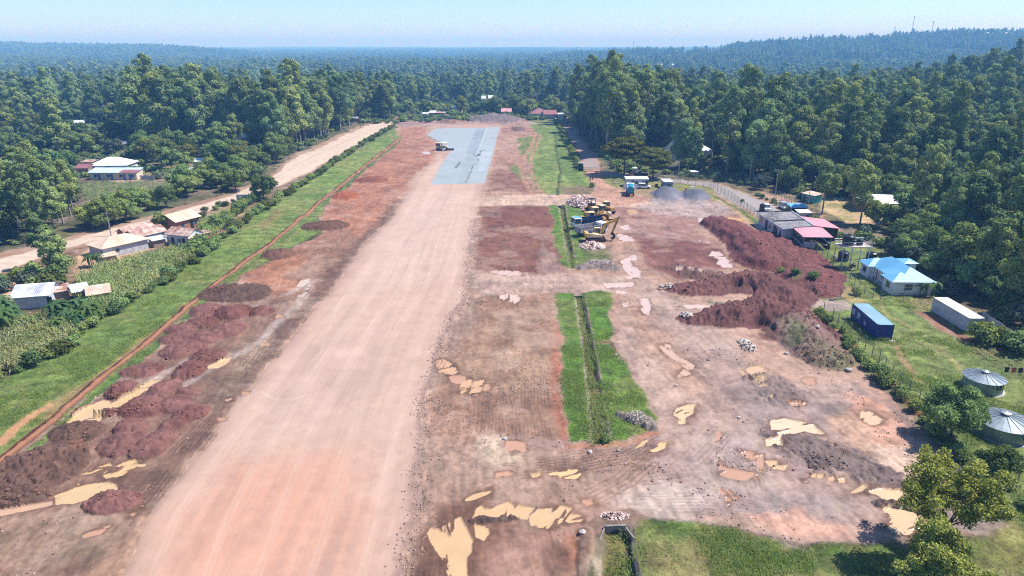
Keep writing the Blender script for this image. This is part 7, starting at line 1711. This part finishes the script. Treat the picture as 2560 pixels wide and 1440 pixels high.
# culverts
a, rot, L = base_frame((1512, 1330), (1566, 1328)); CONC = mat('culvert_concrete', (.24, .21, .19), .9, .3, 1.0)
t = thing('culvert_headwall', 'concrete culvert headwall with round pipe at the bottom of the photo', 'culvert', (a.x, a.y, -.9), rot)
MB().box(0, .25, 0, L, .5, 1.35).build('headwall', CONC, t); MB().tube((L / 2, .18, .45), (L / 2, .24, .45), .42, .42, 20).build('pipe', DARK, t)
MB().beam((0, .3, .6), (-.7, -1.2, .5), .14, 1.1).build('wing_wall', CONC, t); MB().beam((L, .3, .6), (L + .5, -1.2, .5), .14, 1.1).build('wing_wall', CONC, t)
for A_, B_, lb in (((1438, 742), (1456, 741), 'dark culvert mouth at the far end of the lower drain'), ((1390, 516), (1404, 516), 'dark culvert mouth at the far end of the upper drain')):
    a, rot, L = base_frame(A_, B_); t = thing('culvert_mouth', lb, 'culvert', (a.x, a.y, -.8), rot); MB().box(-.2, 0, 0, L + .2, .4, 1.0).build('headwall', CONC, t); MB().tube((L / 2, -.08, .45), (L / 2, -.01, .45), .45, .45, 16).build('pipe', DARK, t)
# ------------------------------------------------------------------ vehicles and machines
YEL = mat('machine_yellow', (.70, .44, .07), .5, .2, 2, c2=(.48, .28, .06)); YELP = mat('faded_yellow', (.66, .52, .30), .55, .15, 2)
RUSTY = mat('rusty_brown', (.42, .24, .08), .8, .3, 3); TYRE = mat('tyre', (.025, .025, .027), .85, .2, 5); HUB = mat('wheel_hub', (.35, .30, .22), .6)
BLKP = mat('black_paint', (.015, .016, .02), .35, .1, 2, spec=.5); VW = mat('vehicle_white', (.74, .75, .77), .3, .05, 1, spec=.5)
SILV = mat('silver_paint', (.50, .54, .60), .3, .05, 1, metal=.3); TEAL = mat('teal_paint', (.03, .24, .33), .4, .2, 1.5); LBL = mat('light_blue_panel', (.10, .36, .66), .4, .1, 1)
TRK = mat('track_mud', (.08, .06, .06), .9, .3, 4); BEDG = corr('bed_steel', (.36, .34, .36), (.26, .24, .26), .7, .5, 0); LAMP = mat('lamp_lens', (.55, .50, .42), .2, .05, 1, spec=.6); TAIL = mat('tail_lamp', (.35, .02, .02), .3, .05, 1)
def wheels(t, xs, ys, r, w):
    for x in xs:
        for y in ys:
            o = MB().wheel(x, y, r, w, 16).build('wheel', TYRE, t); s = 1 if y > 0 else -1
            MB().tube((x, y + s * w * .5, r), (x, y + s * (w * .5 + .03), r), r * .5, r * .45, 12).build('hub', HUB, o)
def vroot(name, label, cat, A, B, L):
    """A rear foot, B front foot in the photo: sets place and heading; origin midway"""
    a = Vector((*U(*A), 0)); b = Vector((*U(*B), 0)); m = (a + b) / 2; d = b - a
    return thing(name, label, cat, (m.x, m.y, ground_z(m.x, m.y) + .02), math.atan2(d.y, d.x))
def car(name, label, A, B, m, L=4.4, w=1.75, h=1.65, kind='wagon'):
    t = vroot(name, label, 'car', A, B, L); x = L / 2
    MB().prism([(-x, .35), (x * .98, .35), (x, .75), (x * .9, .98), (-x * .97, 1.02), (-x, .8)], -w / 2, w / 2).build('body', m, t, bevel=.05)
    if kind == 'pickup':
        pr = [(-.3, 1.0), (1.25, 1.0), (.65, h), (-.15, h)]; MB().box(-x + .1, -w / 2 + .12, 1.0, -.4, w / 2 - .12, 1.12).build('load_bed', DARK, t)
    else: pr = [(-x * .93, 1.0), (x * .52, 1.0), (x * .15, h), (-x * .80, h)]
    MB().prism(pr, -w / 2 + .1, w / 2 - .1).build('glasshouse', GLASS, t)
    x0, x1 = pr[3][0] + .02, pr[2][0] - .02; MB().box(x0, -w / 2 + .1, h - .02, x1, w / 2 - .1, h + .05).build('roof', m, t)
    for q in (0, .35, .75): 
        for s in (-1, 1): MB().beam((pr[0][0] + (pr[1][0] - pr[0][0]) * q * .9 + .1, s * (w / 2 - .09), 1.0), (pr[3][0] + (pr[2][0] - pr[3][0]) * q * 1.05 + .05, s * (w / 2 - .09), h), .05, .07).build('pillar', m, t)
    wheels(t, (-x * .62, x * .62), (-w / 2 + .1, w / 2 - .1), .34, .22)
    for s in (-1, 1): MB().box(x - .06, s * w * .36 - .18, .66, x + .01, s * w * .36 + .18, .82).build('headlight', LAMP, t); MB().box(-x - .01, s * w * .4 - .1, .7, -x + .05, s * w * .4 + .1, .95).build('tail_light', TAIL, t)
    return t
car('parked_car', 'white estate car parked in front of the site cabin', (1598, 471), (1622, 472), VW)
car('parked_pickup', 'black pickup on the tarmac behind the white cabin', (1618, 441), (1584, 440), BLKP, 5.2, 1.8, 1.75, 'pickup')
car('parked_car', 'silver blue off-road car at the end of the tarmac', (1955, 519), (1966, 526), SILV, 4.7, 1.85, 1.85)
car('parked_car', 'white car half hidden behind the terminal roof', (1912, 522), (1919, 530), VW, 4.2)
def cab(t, x0, x1, w, z0, z1, m, roofm=None):
    o = MB().add([(x0, -w / 2, z0), (x1, -w / 2, z0), (x1, w / 2, z0), (x0, w / 2, z0), (x0, -w / 2, z1), (x1 - .28, -w / 2, z1), (x1 - .28, w / 2, z1), (x0, w / 2, z1)], [(3, 2, 1, 0), (4, 5, 6, 7), (0, 1, 5, 4), (1, 2, 6, 5), (2, 3, 7, 6), (3, 0, 4, 7)]).build('cab', m, t, bevel=.05)
    h = z1 - z0; MB().add([(x1 - .13, -w * .44, z0 + h * .48), (x1 - .13, w * .44, z0 + h * .48), (x1 - .25, w * .42, z1 - .12), (x1 - .25, -w * .42, z1 - .12)], [(0, 1, 2, 3)]).build('windscreen', GLASS, o).location = (.03, 0, 0)
    for s in (-1, 1): MB().box(x0 + .3, s * (w / 2 + .01) - .015, z0 + h * .48, x1 - .35, s * (w / 2 + .01) + .015, z1 - .15).build('side_window', GLASS, o)
    if roofm: MB().box(x0 + .15, -w * .3, z1 + .0, x1 - .5, w * .3, z1 + .08).build('roof_panel', roofm, o)
    MB().box(x1 - .02, -w * .42, z0 + .05, x1 + .08, w * .42, z0 + .4).build('bumper', GREYW, o)
    for s in (-1, 1): MB().box(x1 + .0, s * w * .36 - .14, z0 + .42, x1 + .05, s * w * .36 + .14, z0 + .6).build('headlight', LAMP, o)
def tipper(label, A, B, bedm, cabm, roofm=None, L=8.6):
    t = vroot('dump_truck', label, 'truck', A, B, L); x = L / 2
    MB().box(-x + .2, -.45, .75, x - .2, .45, 1.0).build('chassis', BLKP, t)
    b = MB(); x0, x1, w, z0, z1 = -x, x - 2.5, 2.45, 1.15, 2.55
    b.box(x0, -w / 2, z0, x1, w / 2, z0 + .1)
    for (c) in ((x0, -w / 2, x1, -w / 2 + .08), (x0, w / 2 - .08, x1, w / 2), (x0, -w / 2 + .08, x0 + .08, w / 2 - .08), (x1 - .08, -w / 2 + .08, x1, w / 2 - .08)): b.box(c[0], c[1], z0 + .1, c[2], c[3], z1)
    bd = b.build('tipper_bed', bedm, t); r = MB()
    for k in range(7):
        xx = x0 + .1 + (x1 - x0 - .3) * k / 6
        for s in (-1, 1): r.box(xx, s * (w / 2 + .03) - .03, z0 + .05, xx + .12, s * (w / 2 + .03) + .03, z1)
    r.box(x0 - .02, -w / 2 - .07, z1 - .14, x1 + .02, -w / 2 - .005, z1 + .02); r.box(x0 - .02, w / 2 + .005, z1 - .14, x1 + .02, w / 2 + .07, z1 + .02); r.build('rib', bedm, bd)
    MB().box(x0 + .1, -w / 2 + .1, z0 + .1, x1 - .1, w / 2 - .1, z0 + .25).build('bed_floor', TRK, bd)
    cab(t, x - 2.2, x, 2.4, .7, 2.85, cabm, roofm); wheels(t, (-x + 1.5, -x + 2.9, x - 1.3), (-1.05, 1.05), .52, .32)
    for s in (-1, 1): MB().box(x - 2.0, s * 1.32 - .05, 1.6, x - 1.0 + .8, s * 1.32 + .05, 1.75).build('mirror', BLKP, t)
    return t
tipper('dump truck with ribbed grey bed and white cab behind the excavator', (1443, 592), (1512, 580), BEDG, VW)
tipper('dark blue truck with white cab and bright blue roof panel', (1500, 566), (1431, 572), mat('navy_bed', (.03, .05, .12), .6), VW, LBL, 8.0)
# water tanker
t = vroot('water_tanker', 'teal water tanker truck with white cab seen from behind', 'truck', (1576, 500), (1574, 472), 8); L = 8.0; x = 4.0
MB().box(-x + .2, -.45, .75, x - .2, .45, 1.0).build('chassis', BLKP, t)
b = MB(); b.tube((-x + .3, 0, 2.0), (x - 2.5, 0, 2.0), 1.12, 1.12, 20); tk = b.build('tank', TEAL, t)
MB().box(-x + .4, -1.0, 2.6, x - 2.6, 1.0, 2.75).build('walkway', mat('tank_top_pale', (.30, .50, .56), .5), tk); MB().tube((-1, 0, 2.9), (-1, 0, 3.2), .35, .35, 14).build('hatch', TEAL, tk)
MB().box(-x, -1.2, .8, -x + .3, 1.2, 1.15).build('rear_bar', BLKP, t)
for s in (-1, 1): MB().box(-x - .04, s * 1.0 - .15, .9, -x, s * 1.0 + .15, 1.05).build('tail_light', TAIL, t)
cab(t, x - 2.2, x, 2.4, .7, 2.9, VW)
for s in (-1, 1): MB().add([(x - 1.9, s * 1.2, .9), (x - 1.9 + .25, s * 2.15, .9), (x - 1.9 + .25, s * 2.15, 2.7), (x - 1.9, s * 1.2, 2.7), (x - 1.84, s * 1.2, .9), (x - 1.59, s * 2.15, .9), (x - 1.59, s * 2.15, 2.7), (x - 1.84, s * 1.2, 2.7)], [(0, 1, 2, 3), (7, 6, 5, 4), (0, 4, 5, 1), (2, 6, 7, 3)]).build('open_door', VW, t)
wheels(t, (-x + 1.3, -x + 2.6, x - 1.3), (-1.05, 1.05), .52, .32)
# excavator
t = vroot('excavator', 'yellow tracked excavator with raised boom reaching to the right', 'excavator', (1462, 603), (1516, 602), 5)
for s in (-1, 1):
    tr = MB(); tr.prism([(-2.3, .25), (-2.0, .05), (2.0, .05), (2.3, .25), (2.4, .5), (2.15, .85), (-2.15, .85), (-2.4, .5)], s * 1.15 - .3, s * 1.15 + .3); o = tr.build('track', TRK, t, bevel=.03)
    for k in range(5): MB().tube((-1.6 + .8 * k, s * 1.46, .3), (-1.6 + .8 * k, s * 1.50, .3), .17, .17, 10).build('roller', BLKP, o)
    pd = MB()
    for k in range(14): pd.box(-2.1 + .31 * k, s * 1.15 - .32, .84, -1.95 + .31 * k, s * 1.15 + .32, .90)
    pd.build('track_pad', BLKP, o)
MB().box(-.9, -.85, .45, .9, .85, 1.05).build('undercarriage', BLKP, t)
MB().prism([(-2.3, 1.15), (1.3, 1.15), (1.3, 1.75), (-.2, 1.95), (-2.1, 2.25), (-2.6, 1.9), (-2.6, 1.35)], -1.25, 1.25).build('house', YELP, t, bevel=.06)
MB().box(-1.9, -.9, 2.22, -.9, .9, 2.3).build('engine_cover', BLKP, t); MB().prism([(-2.75, 1.2), (-2.3, 1.15), (-2.3, 2.3), (-2.75, 2.1)], -1.27, 1.27).build('counterweight', YEL, t, bevel=.05)
cb_ = MB().prism([(-.3, 1.75), (1.25, 1.75), (1.35, 2.2), (1.1, 2.95), (-.25, 2.95)], .3, 1.25).build('cab', GLASS, t); MB().box(-.3, .28, 2.95, 1.15, 1.27, 3.05).build('cab_roof', YELP, cb_)
for q in (-.27, 1.05):
    MB().box(q, .27, 1.75, q + .1, .33, 2.95).build('cab_pillar', YELP, cb_)
def arm(nm, pts, w, h0, h1, m):
    b = MB()
    for (p, q) in zip(pts[:-1], pts[1:]): b.beam((p[0], -.1, p[1]), (q[0], -.1, q[1]), w, (h0 + h1) / 2)
    return b.build(nm, m, t)
arm('boom', [(1.0, 1.7), (2.3, 4.2), (4.8, 5.1)], .38, .55, .5, YEL); arm('stick', [(5.5, 5.9), (4.75, 4.8), (3.9, 2.0)], .32, .5, .35, YEL)
for (a_, b_) in (((1.6, 1.7), (2.7, 4.0)), ((2.6, 4.9), (5.1, 5.6)), ((5.0, 4.9), (4.2, 2.6))): MB().tube((a_[0], -.4, a_[1]), (b_[0], -.4, b_[1]), .09, .07, 8).build('cylinder', BLKP, t)
MB().prism([(3.7, 2.1), (4.2, 2.0), (4.6, 1.4), (4.5, .7), (3.9, .35), (3.6, .5), (4.1, .9), (4.1, 1.4), (3.6, 1.6)], -.6, .4).build('bucket', BLKP, t)
# wheel loaders, grader, roller, dozer in the machine park
def loader(label, A, B, my=YEL, bucket=True, name='wheel_loader', cabm=YELP):
    t = vroot(name, label, 'wheel loader', A, B, 7); MB().prism([(-3.2, 1.0), (-.4, 1.0), (-.4, 2.0), (-2.9, 2.1), (-3.2, 1.9)], -1.0, 1.0).build('engine_body', my, t, bevel=.05)
    MB().prism([(-.3, .9), (1.8, .9), (1.8, 1.5), (-.3, 1.8)], -.7, .7).build('front_frame', my, t, bevel=.04)
    c = MB().box(-1.0, -.75, 2.0, .4, .75, 3.2, .08, .05).build('cab', GLASS, t); MB().box(-1.15, -.88, 3.2, .5, .88, 3.34).build('cab_roof', cabm, c)
    for (q, s) in ((-.98, -.72), (-.98, .72), (.35, -.72), (.35, .72)): MB().beam((q, s, 2.0), (q * .9, s * .95, 3.2), .09, .09).build('cab_pillar', cabm, c)
    MB().tube((-2.2, .3, 2.1), (-2.2, .3, 2.9), .07, .07, 8).build('exhaust', BLKP, t)
    wheels(t, (-2.1, 1.6), (-1.05, 1.05), .78, .55)
    for x in (-2.1, 1.6):
        for s in (-1, 1): MB().prism([(x - .8, 1.5), (x - .5, 1.72), (x + .5, 1.72), (x + .8, 1.5), (x + .8, 1.45), (x - .8, 1.45)], s * 1.05 - .3, s * 1.05 + .3).build('fender', my, t)
    for s in (-.55, .55): MB().beam((.6, s, 1.8), (3.2, s, 1.1), .16, .32).build('lift_arm', my, t)
    if bucket: MB().prism([(3.0, .25), (4.3, .15), (4.3, .22), (3.2, .4), (3.1, 1.3), (3.5, 1.75), (3.4, 1.8), (2.9, 1.35)], -1.5, 1.5).build('bucket', my, t)
    return t
loader('yellow wheel loader with raised tan bucket behind the dump truck', (1455, 562), (1505, 560))
loader('second yellow wheel loader partly hidden behind the first one', (1467, 549), (1512, 547), RUSTY, True)
# roller
t = vroot('road_roller', 'yellow roller with cream cab and front drum at the right', 'roller', (1487, 534), (1522, 545), 6)
MB().prism([(-2.6, .8), (-.3, .8), (-.3, 1.7), (-2.4, 1.9), (-2.6, 1.5)], -.9, .9).build('engine_body', YELP, t, bevel=.05); c = MB().box(-.9, -.75, 1.8, .6, .75, 2.9, .06, .04).build('cab', GLASS, t)
MB().box(-1.0, -.9, 2.9, .75, .9, 3.03).build('cab_roof', YELP, c); MB().tube((2.0, -1.05, .8), (2.0, 1.05, .8), .8, .8, 24).build('drum', mat('drum_steel', (.45, .36, .32), .5, metal=.3), t)
MB().box(.4, -1.2, .6, 2.2, -1.08, 1.1).build('frame', YEL, t); MB().box(.4, 1.08, .6, 2.2, 1.2, 1.1).build('frame', YEL, t); MB().box(.2, -1.2, .75, .6, 1.2, 1.3).build('frame', YEL, t); wheels(t, (-1.6,), (-.85, .85), .75, .5)
# grader
t = vroot('motor_grader', 'brown yellow grader with rear engine farthest right of the parked machines', 'grader', (1528, 536), (1488, 524), 8)
MB().box(-4.0, -.7, .9, -1.4, .7, 1.9).build('engine_body', RUSTY, t, bevel=.05); MB().beam((-1.4, 0, 1.7), (3.8, 0, 1.2), .35, .35).build('frame', YEL, t); c = MB().box(-1.7, -.75, 1.8, -.5, .75, 3.1).build('cab', GLASS, t); MB().box(-1.8, -.85, 3.1, -.4, .85, 3.22).build('cab_roof', YELP, c)
MB().beam((.3, -1.7, .45), (1.2, 1.7, .45), .12, .6).build('blade', STEEL, t); wheels(t, (-3.3, -1.9, 3.6), (-.95, .95), .62, .4); MB().tube((-3, .3, 1.9), (-3, .3, 2.9), .08, .08, 8).build('exhaust', BLKP, t)
# dozer
t = vroot('bulldozer', 'orange bulldozer with black canopy next to the large stone heap', 'bulldozer', (1468, 529), (1496, 524), 5)
for s in (-1, 1): MB().prism([(-1.9, .3), (-1.5, .05), (1.5, .05), (1.9, .4), (1.4, .95), (-1.5, 1.0), (-2.0, .7)], s * 1.0 - .25, s * 1.0 + .25).build('track', TRK, t)
MB().box(-1.6, -.7, .8, 1.6, .7, 1.7).build('engine_body', mat('orange_paint', (.50, .20, .06), .6, .2, 2), t, bevel=.05); MB().box(-1.3, -.75, 1.7, .3, .75, 2.1).build('seat_deck', DARK, t)
for (a_, b_) in ((-1.2, -.7), (-1.2, .7), (.2, -.7), (.2, .7)): MB().box(a_ - .06, b_ - .06, 2.1, a_ + .06, b_ + .06, 3.4).build('canopy_post', BLKP, t)
MB().box(-1.4, -.9, 3.4, .4, .9, 3.52).build('canopy', BLKP, t); MB().prism([(2.3, .1), (2.45, .5), (2.35, 1.2), (2.25, 1.2), (2.3, .6)], -1.6, 1.6).build('blade', mat('orange_paint', (.5, .2, .06), .6), t)
for s in (-1, 1): MB().beam((0, s * 1.3, .5), (2.3, s * 1.3, .5), .14, .2).build('push_arm', RUSTY, t)
# paving machine on the grey surface
x, y = U(1106, 377); t = thing('paving_machine', 'yellow twin canopy paving machine with black hopper on the grey surface', 'paver', (x, y, 0), RAD(0))
MB().box(-3.0, 1.5, .7, 2.2, 4.2, 1.7).build('body', YELP, t, bevel=.05)
for s in (-2.4, 1.4): MB().prism([(s - .5, .1), (s + .7, .1), (s + .9, .5), (s + .6, .95), (s - .5, .95), (s - .7, .5)], .9, 4.6).build('track', TRK, t)
c = MB().box(-3.1, 2.0, 1.7, -1.2, 3.6, 3.0).build('cab', GLASS, t); MB().box(-3.2, 1.8, 3.0, -1.1, 3.8, 3.15).build('cab_roof', YELP, c)
for (a_, b_) in ((-.6, 1.8), (-.6, 3.6), (1.7, 1.8), (1.7, 3.6)): MB().box(a_ - .05, b_ - .05, 1.7, a_ + .05, b_ + .05, 3.2).build('canopy_post', YELP, t)
MB().box(-.9, 1.4, 3.2, 2.1, 4.0, 3.36).build('canopy', mat('cream_canopy', (.74, .66, .48), .6), t)
MB().prism([(-.9, .35), (1.4, .35), (2.1, 1.5), (1.9, 1.5), (1.2, .55), (-.7, .55), (-1.4, 1.4), (-1.6, 1.4)], -.6, 1.5).build('hopper', BLKP, t); MB().beam((1.4, -.6, 1.3), (.2, -1.2, .3), .1, .5).build('hopper_flap', VW, t)
MB().box(2.2, .6, .2, 5.0, 1.4, .9).build('screed', BLKP, t)
# ------------------------------------------------------------------ people
SKIN = mat('skin', (.10, .055, .035), .6, .05, 1)
def person(label, px, py, top=(.03, .035, .05), legs=(.02, .022, .03), face=0.0, stride=.16, h=1.72, group=None):
    x, y = U(px, py); k = h / 1.72
    t = thing('person', label, 'person', (x, y, ground_z(x, y)), face, group); t.scale = (k, k, k)
    J = [((0, 0, .95), .15), ((0, 0, 1.15), .14), ((0, 0, 1.38), .16), ((0, 0, 1.50), .06), ((0, .01, 1.60), .085), ((0, 0, 1.70), .07),
         ((.09, 0, .90), .10), ((.10, stride, .50), .07), ((.10, stride * 1.1, .08), .05), ((.10, stride * 1.1 + .14, .04), .045),
         ((-.09, 0, .90), .10), ((-.10, -stride * .4, .50), .07), ((-.10, -stride * 1.2, .08), .05), ((-.10, -stride * 1.2 + .14, .04), .045),
         ((.19, 0, 1.40), .07), ((.24, -.05, 1.14), .05), ((.25, .06, .90), .038), ((.25, .08, .82), .03), ((-.19, 0, 1.40), .07), ((-.24, .05, 1.14), .05), ((-.25, .12, .90), .038), ((-.25, .15, .82), .03)]
    E_ = [(0, 1), (1, 2), (2, 3), (3, 4), (4, 5), (0, 6), (6, 7), (7, 8), (8, 9), (0, 10), (10, 11), (11, 12), (12, 13), (2, 14), (14, 15), (15, 16), (16, 17), (2, 18), (18, 19), (19, 20), (20, 21)]
    me = bpy.data.meshes.new('body'); me.from_pydata([j[0] for j in J], E_, []); o = link('body', me, t)
    sk = o.modifiers.new('skin', 'SKIN'); sk.use_smooth_shade = True
    for i, j in enumerate(J): me.skin_vertices[0].data[i].radius = (j[1], j[1] * .85); me.skin_vertices[0].data[i].use_root = i == 0
    o.modifiers.new('sub', 'SUBSURF').render_levels = 2
    me.materials.append(SKIN)
    def garment(nm, idx, c, grow):
        m2 = bpy.data.meshes.new(nm); mp = {v: i for i, v in enumerate(idx)}; m2.from_pydata([J[i][0] for i in idx], [(mp[a], mp[b]) for a, b in E_ if a in mp and b in mp], []); g = link(nm, m2, t)
        s2 = g.modifiers.new('skin', 'SKIN'); s2.use_smooth_shade = True
        for i, j in enumerate(idx): r = J[j][1] * grow; m2.skin_vertices[0].data[i].radius = (r, r * .9); m2.skin_vertices[0].data[i].use_root = i == 0
        g.modifiers.new('sub', 'SUBSURF').render_levels = 1; m2.materials.append(mat('cloth_%.2f_%.2f_%.2f' % c, c, .9, .1, 3))
    garment('shirt', [0, 1, 2, 14, 15, 18, 19], top, 1.13); garment('trousers', [0, 6, 7, 8, 10, 11, 12], legs, 1.14)
    MB().lathe([(.0, 1.78), (.06, 1.765), (.09, 1.71), (.092, 1.65), (.07, 1.66), (0, 1.66)], 12).build('hair', DARK, t)
person('left one of two people in dark clothes walking up the red path', 1476, 452, face=2.9)
person('right one of two people in dark clothes walking up the red path', 1481, 451.5, face=3.3)
person('person in dark clothes walking on the left of the access road', 1443, 342, face=.2)
person('person in reddish clothes on the right of the access road', 1450, 341, (.25, .06, .05), face=.3)
person('person standing beside the upright black tank in dark top', 2083, 657, (.04, .05, .08), (.22, .14, .12), face=2.0, stride=.05)
person('person walking on the far end of the dirt road', 932, 313, (.2, .12, .1), face=1.0)
person('person farther left on the dirt road in pale clothes', 901, 321, (.35, .3, .28), face=1.2)
# ------------------------------------------------------------------ small things around the cabins
for px, py, s, m, nm, lb, ct in ((1541, 459, (2.2, .8, .35), RUSTL, 'plank_stack', 'low stack of pale boards left of the site cabin', 'board stack'), (1641, 467, (1.0, 1.0, .9), BLKP, 'black_barrel_box', 'black bin between the two site cabins', 'bin'), (1630, 464, (1.6, 1.2, .4), WOOD, 'timber_scraps', 'scraps of pale timber beside the white cabin', 'timber'), (1559, 468, (.9, .9, .9), DARK, 'dark_bin', 'dark bin at the left corner of the site cabin', 'bin'), (1730, 468, (1.8, .8, .2), WHITE, 'pale_sheet', 'pale sheet lying in the grass above the right gravel heap', 'sheet'), (2092, 749, (3.2, .5, .2), CONC, 'concrete_beam', 'fallen concrete post on the grass below the crossing fence', 'beam'), (1716, 476, (.8, .8, .8), RUSTY, 'rusty_drum', 'rusty drum behind the saddle of the gravel heaps', 'drum')):
    x, y = U(px, py); b = MB()
    if nm in ('plank_stack', 'timber_scraps', 'concrete_beam', 'pale_sheet'):
        for k in range(5): b.box(-s[0] / 2 + .06 * k, -s[1] / 2 + s[1] * k / 5, 0, s[0] / 2 - .05 * k, -s[1] / 2 + s[1] * (k + .85) / 5, s[2] * (.7 + .3 * (k % 2)))
    else: b.lathe([(0, 0), (s[0] / 2, 0), (s[0] / 2, s[2] * .5), (s[0] / 2 * .96, s[2] * .55), (s[0] / 2, s[2] * .6), (s[0] / 2, s[2]), (0, s[2])], 14)
    tag(b.build(nm, m, None, (x, y, ground_z(x, y)), .3), lb, ct)
x, y = U(1262, 344); stone = None
# ------------------------------------------------------------------ the hazy air
hz = MB(); hz.box(-17500, -200, -75, 17500, 17500, 175)
o_ = hz.build('haze', []); o_.data.materials.clear(); tag(o_, kind='stuff')
m_ = bpy.data.materials.new('haze_air'); m_.use_nodes = True
n_ = m_.node_tree.nodes; n_.remove(n_['Principled BSDF'])
v_ = n_.new('ShaderNodeVolumePrincipled'); v_.inputs['Color'].default_value = (.20, .50, 1.0, 1); v_.inputs['Absorption Color'].default_value = (.68, .60, 1, 1); v_.inputs['Density'].default_value = .00032
v_.inputs['Anisotropy'].default_value = 0.0
m_.node_tree.links.new(v_.outputs[0], n_['Material Output'].inputs['Volume'])
o_.data.materials.append(m_)
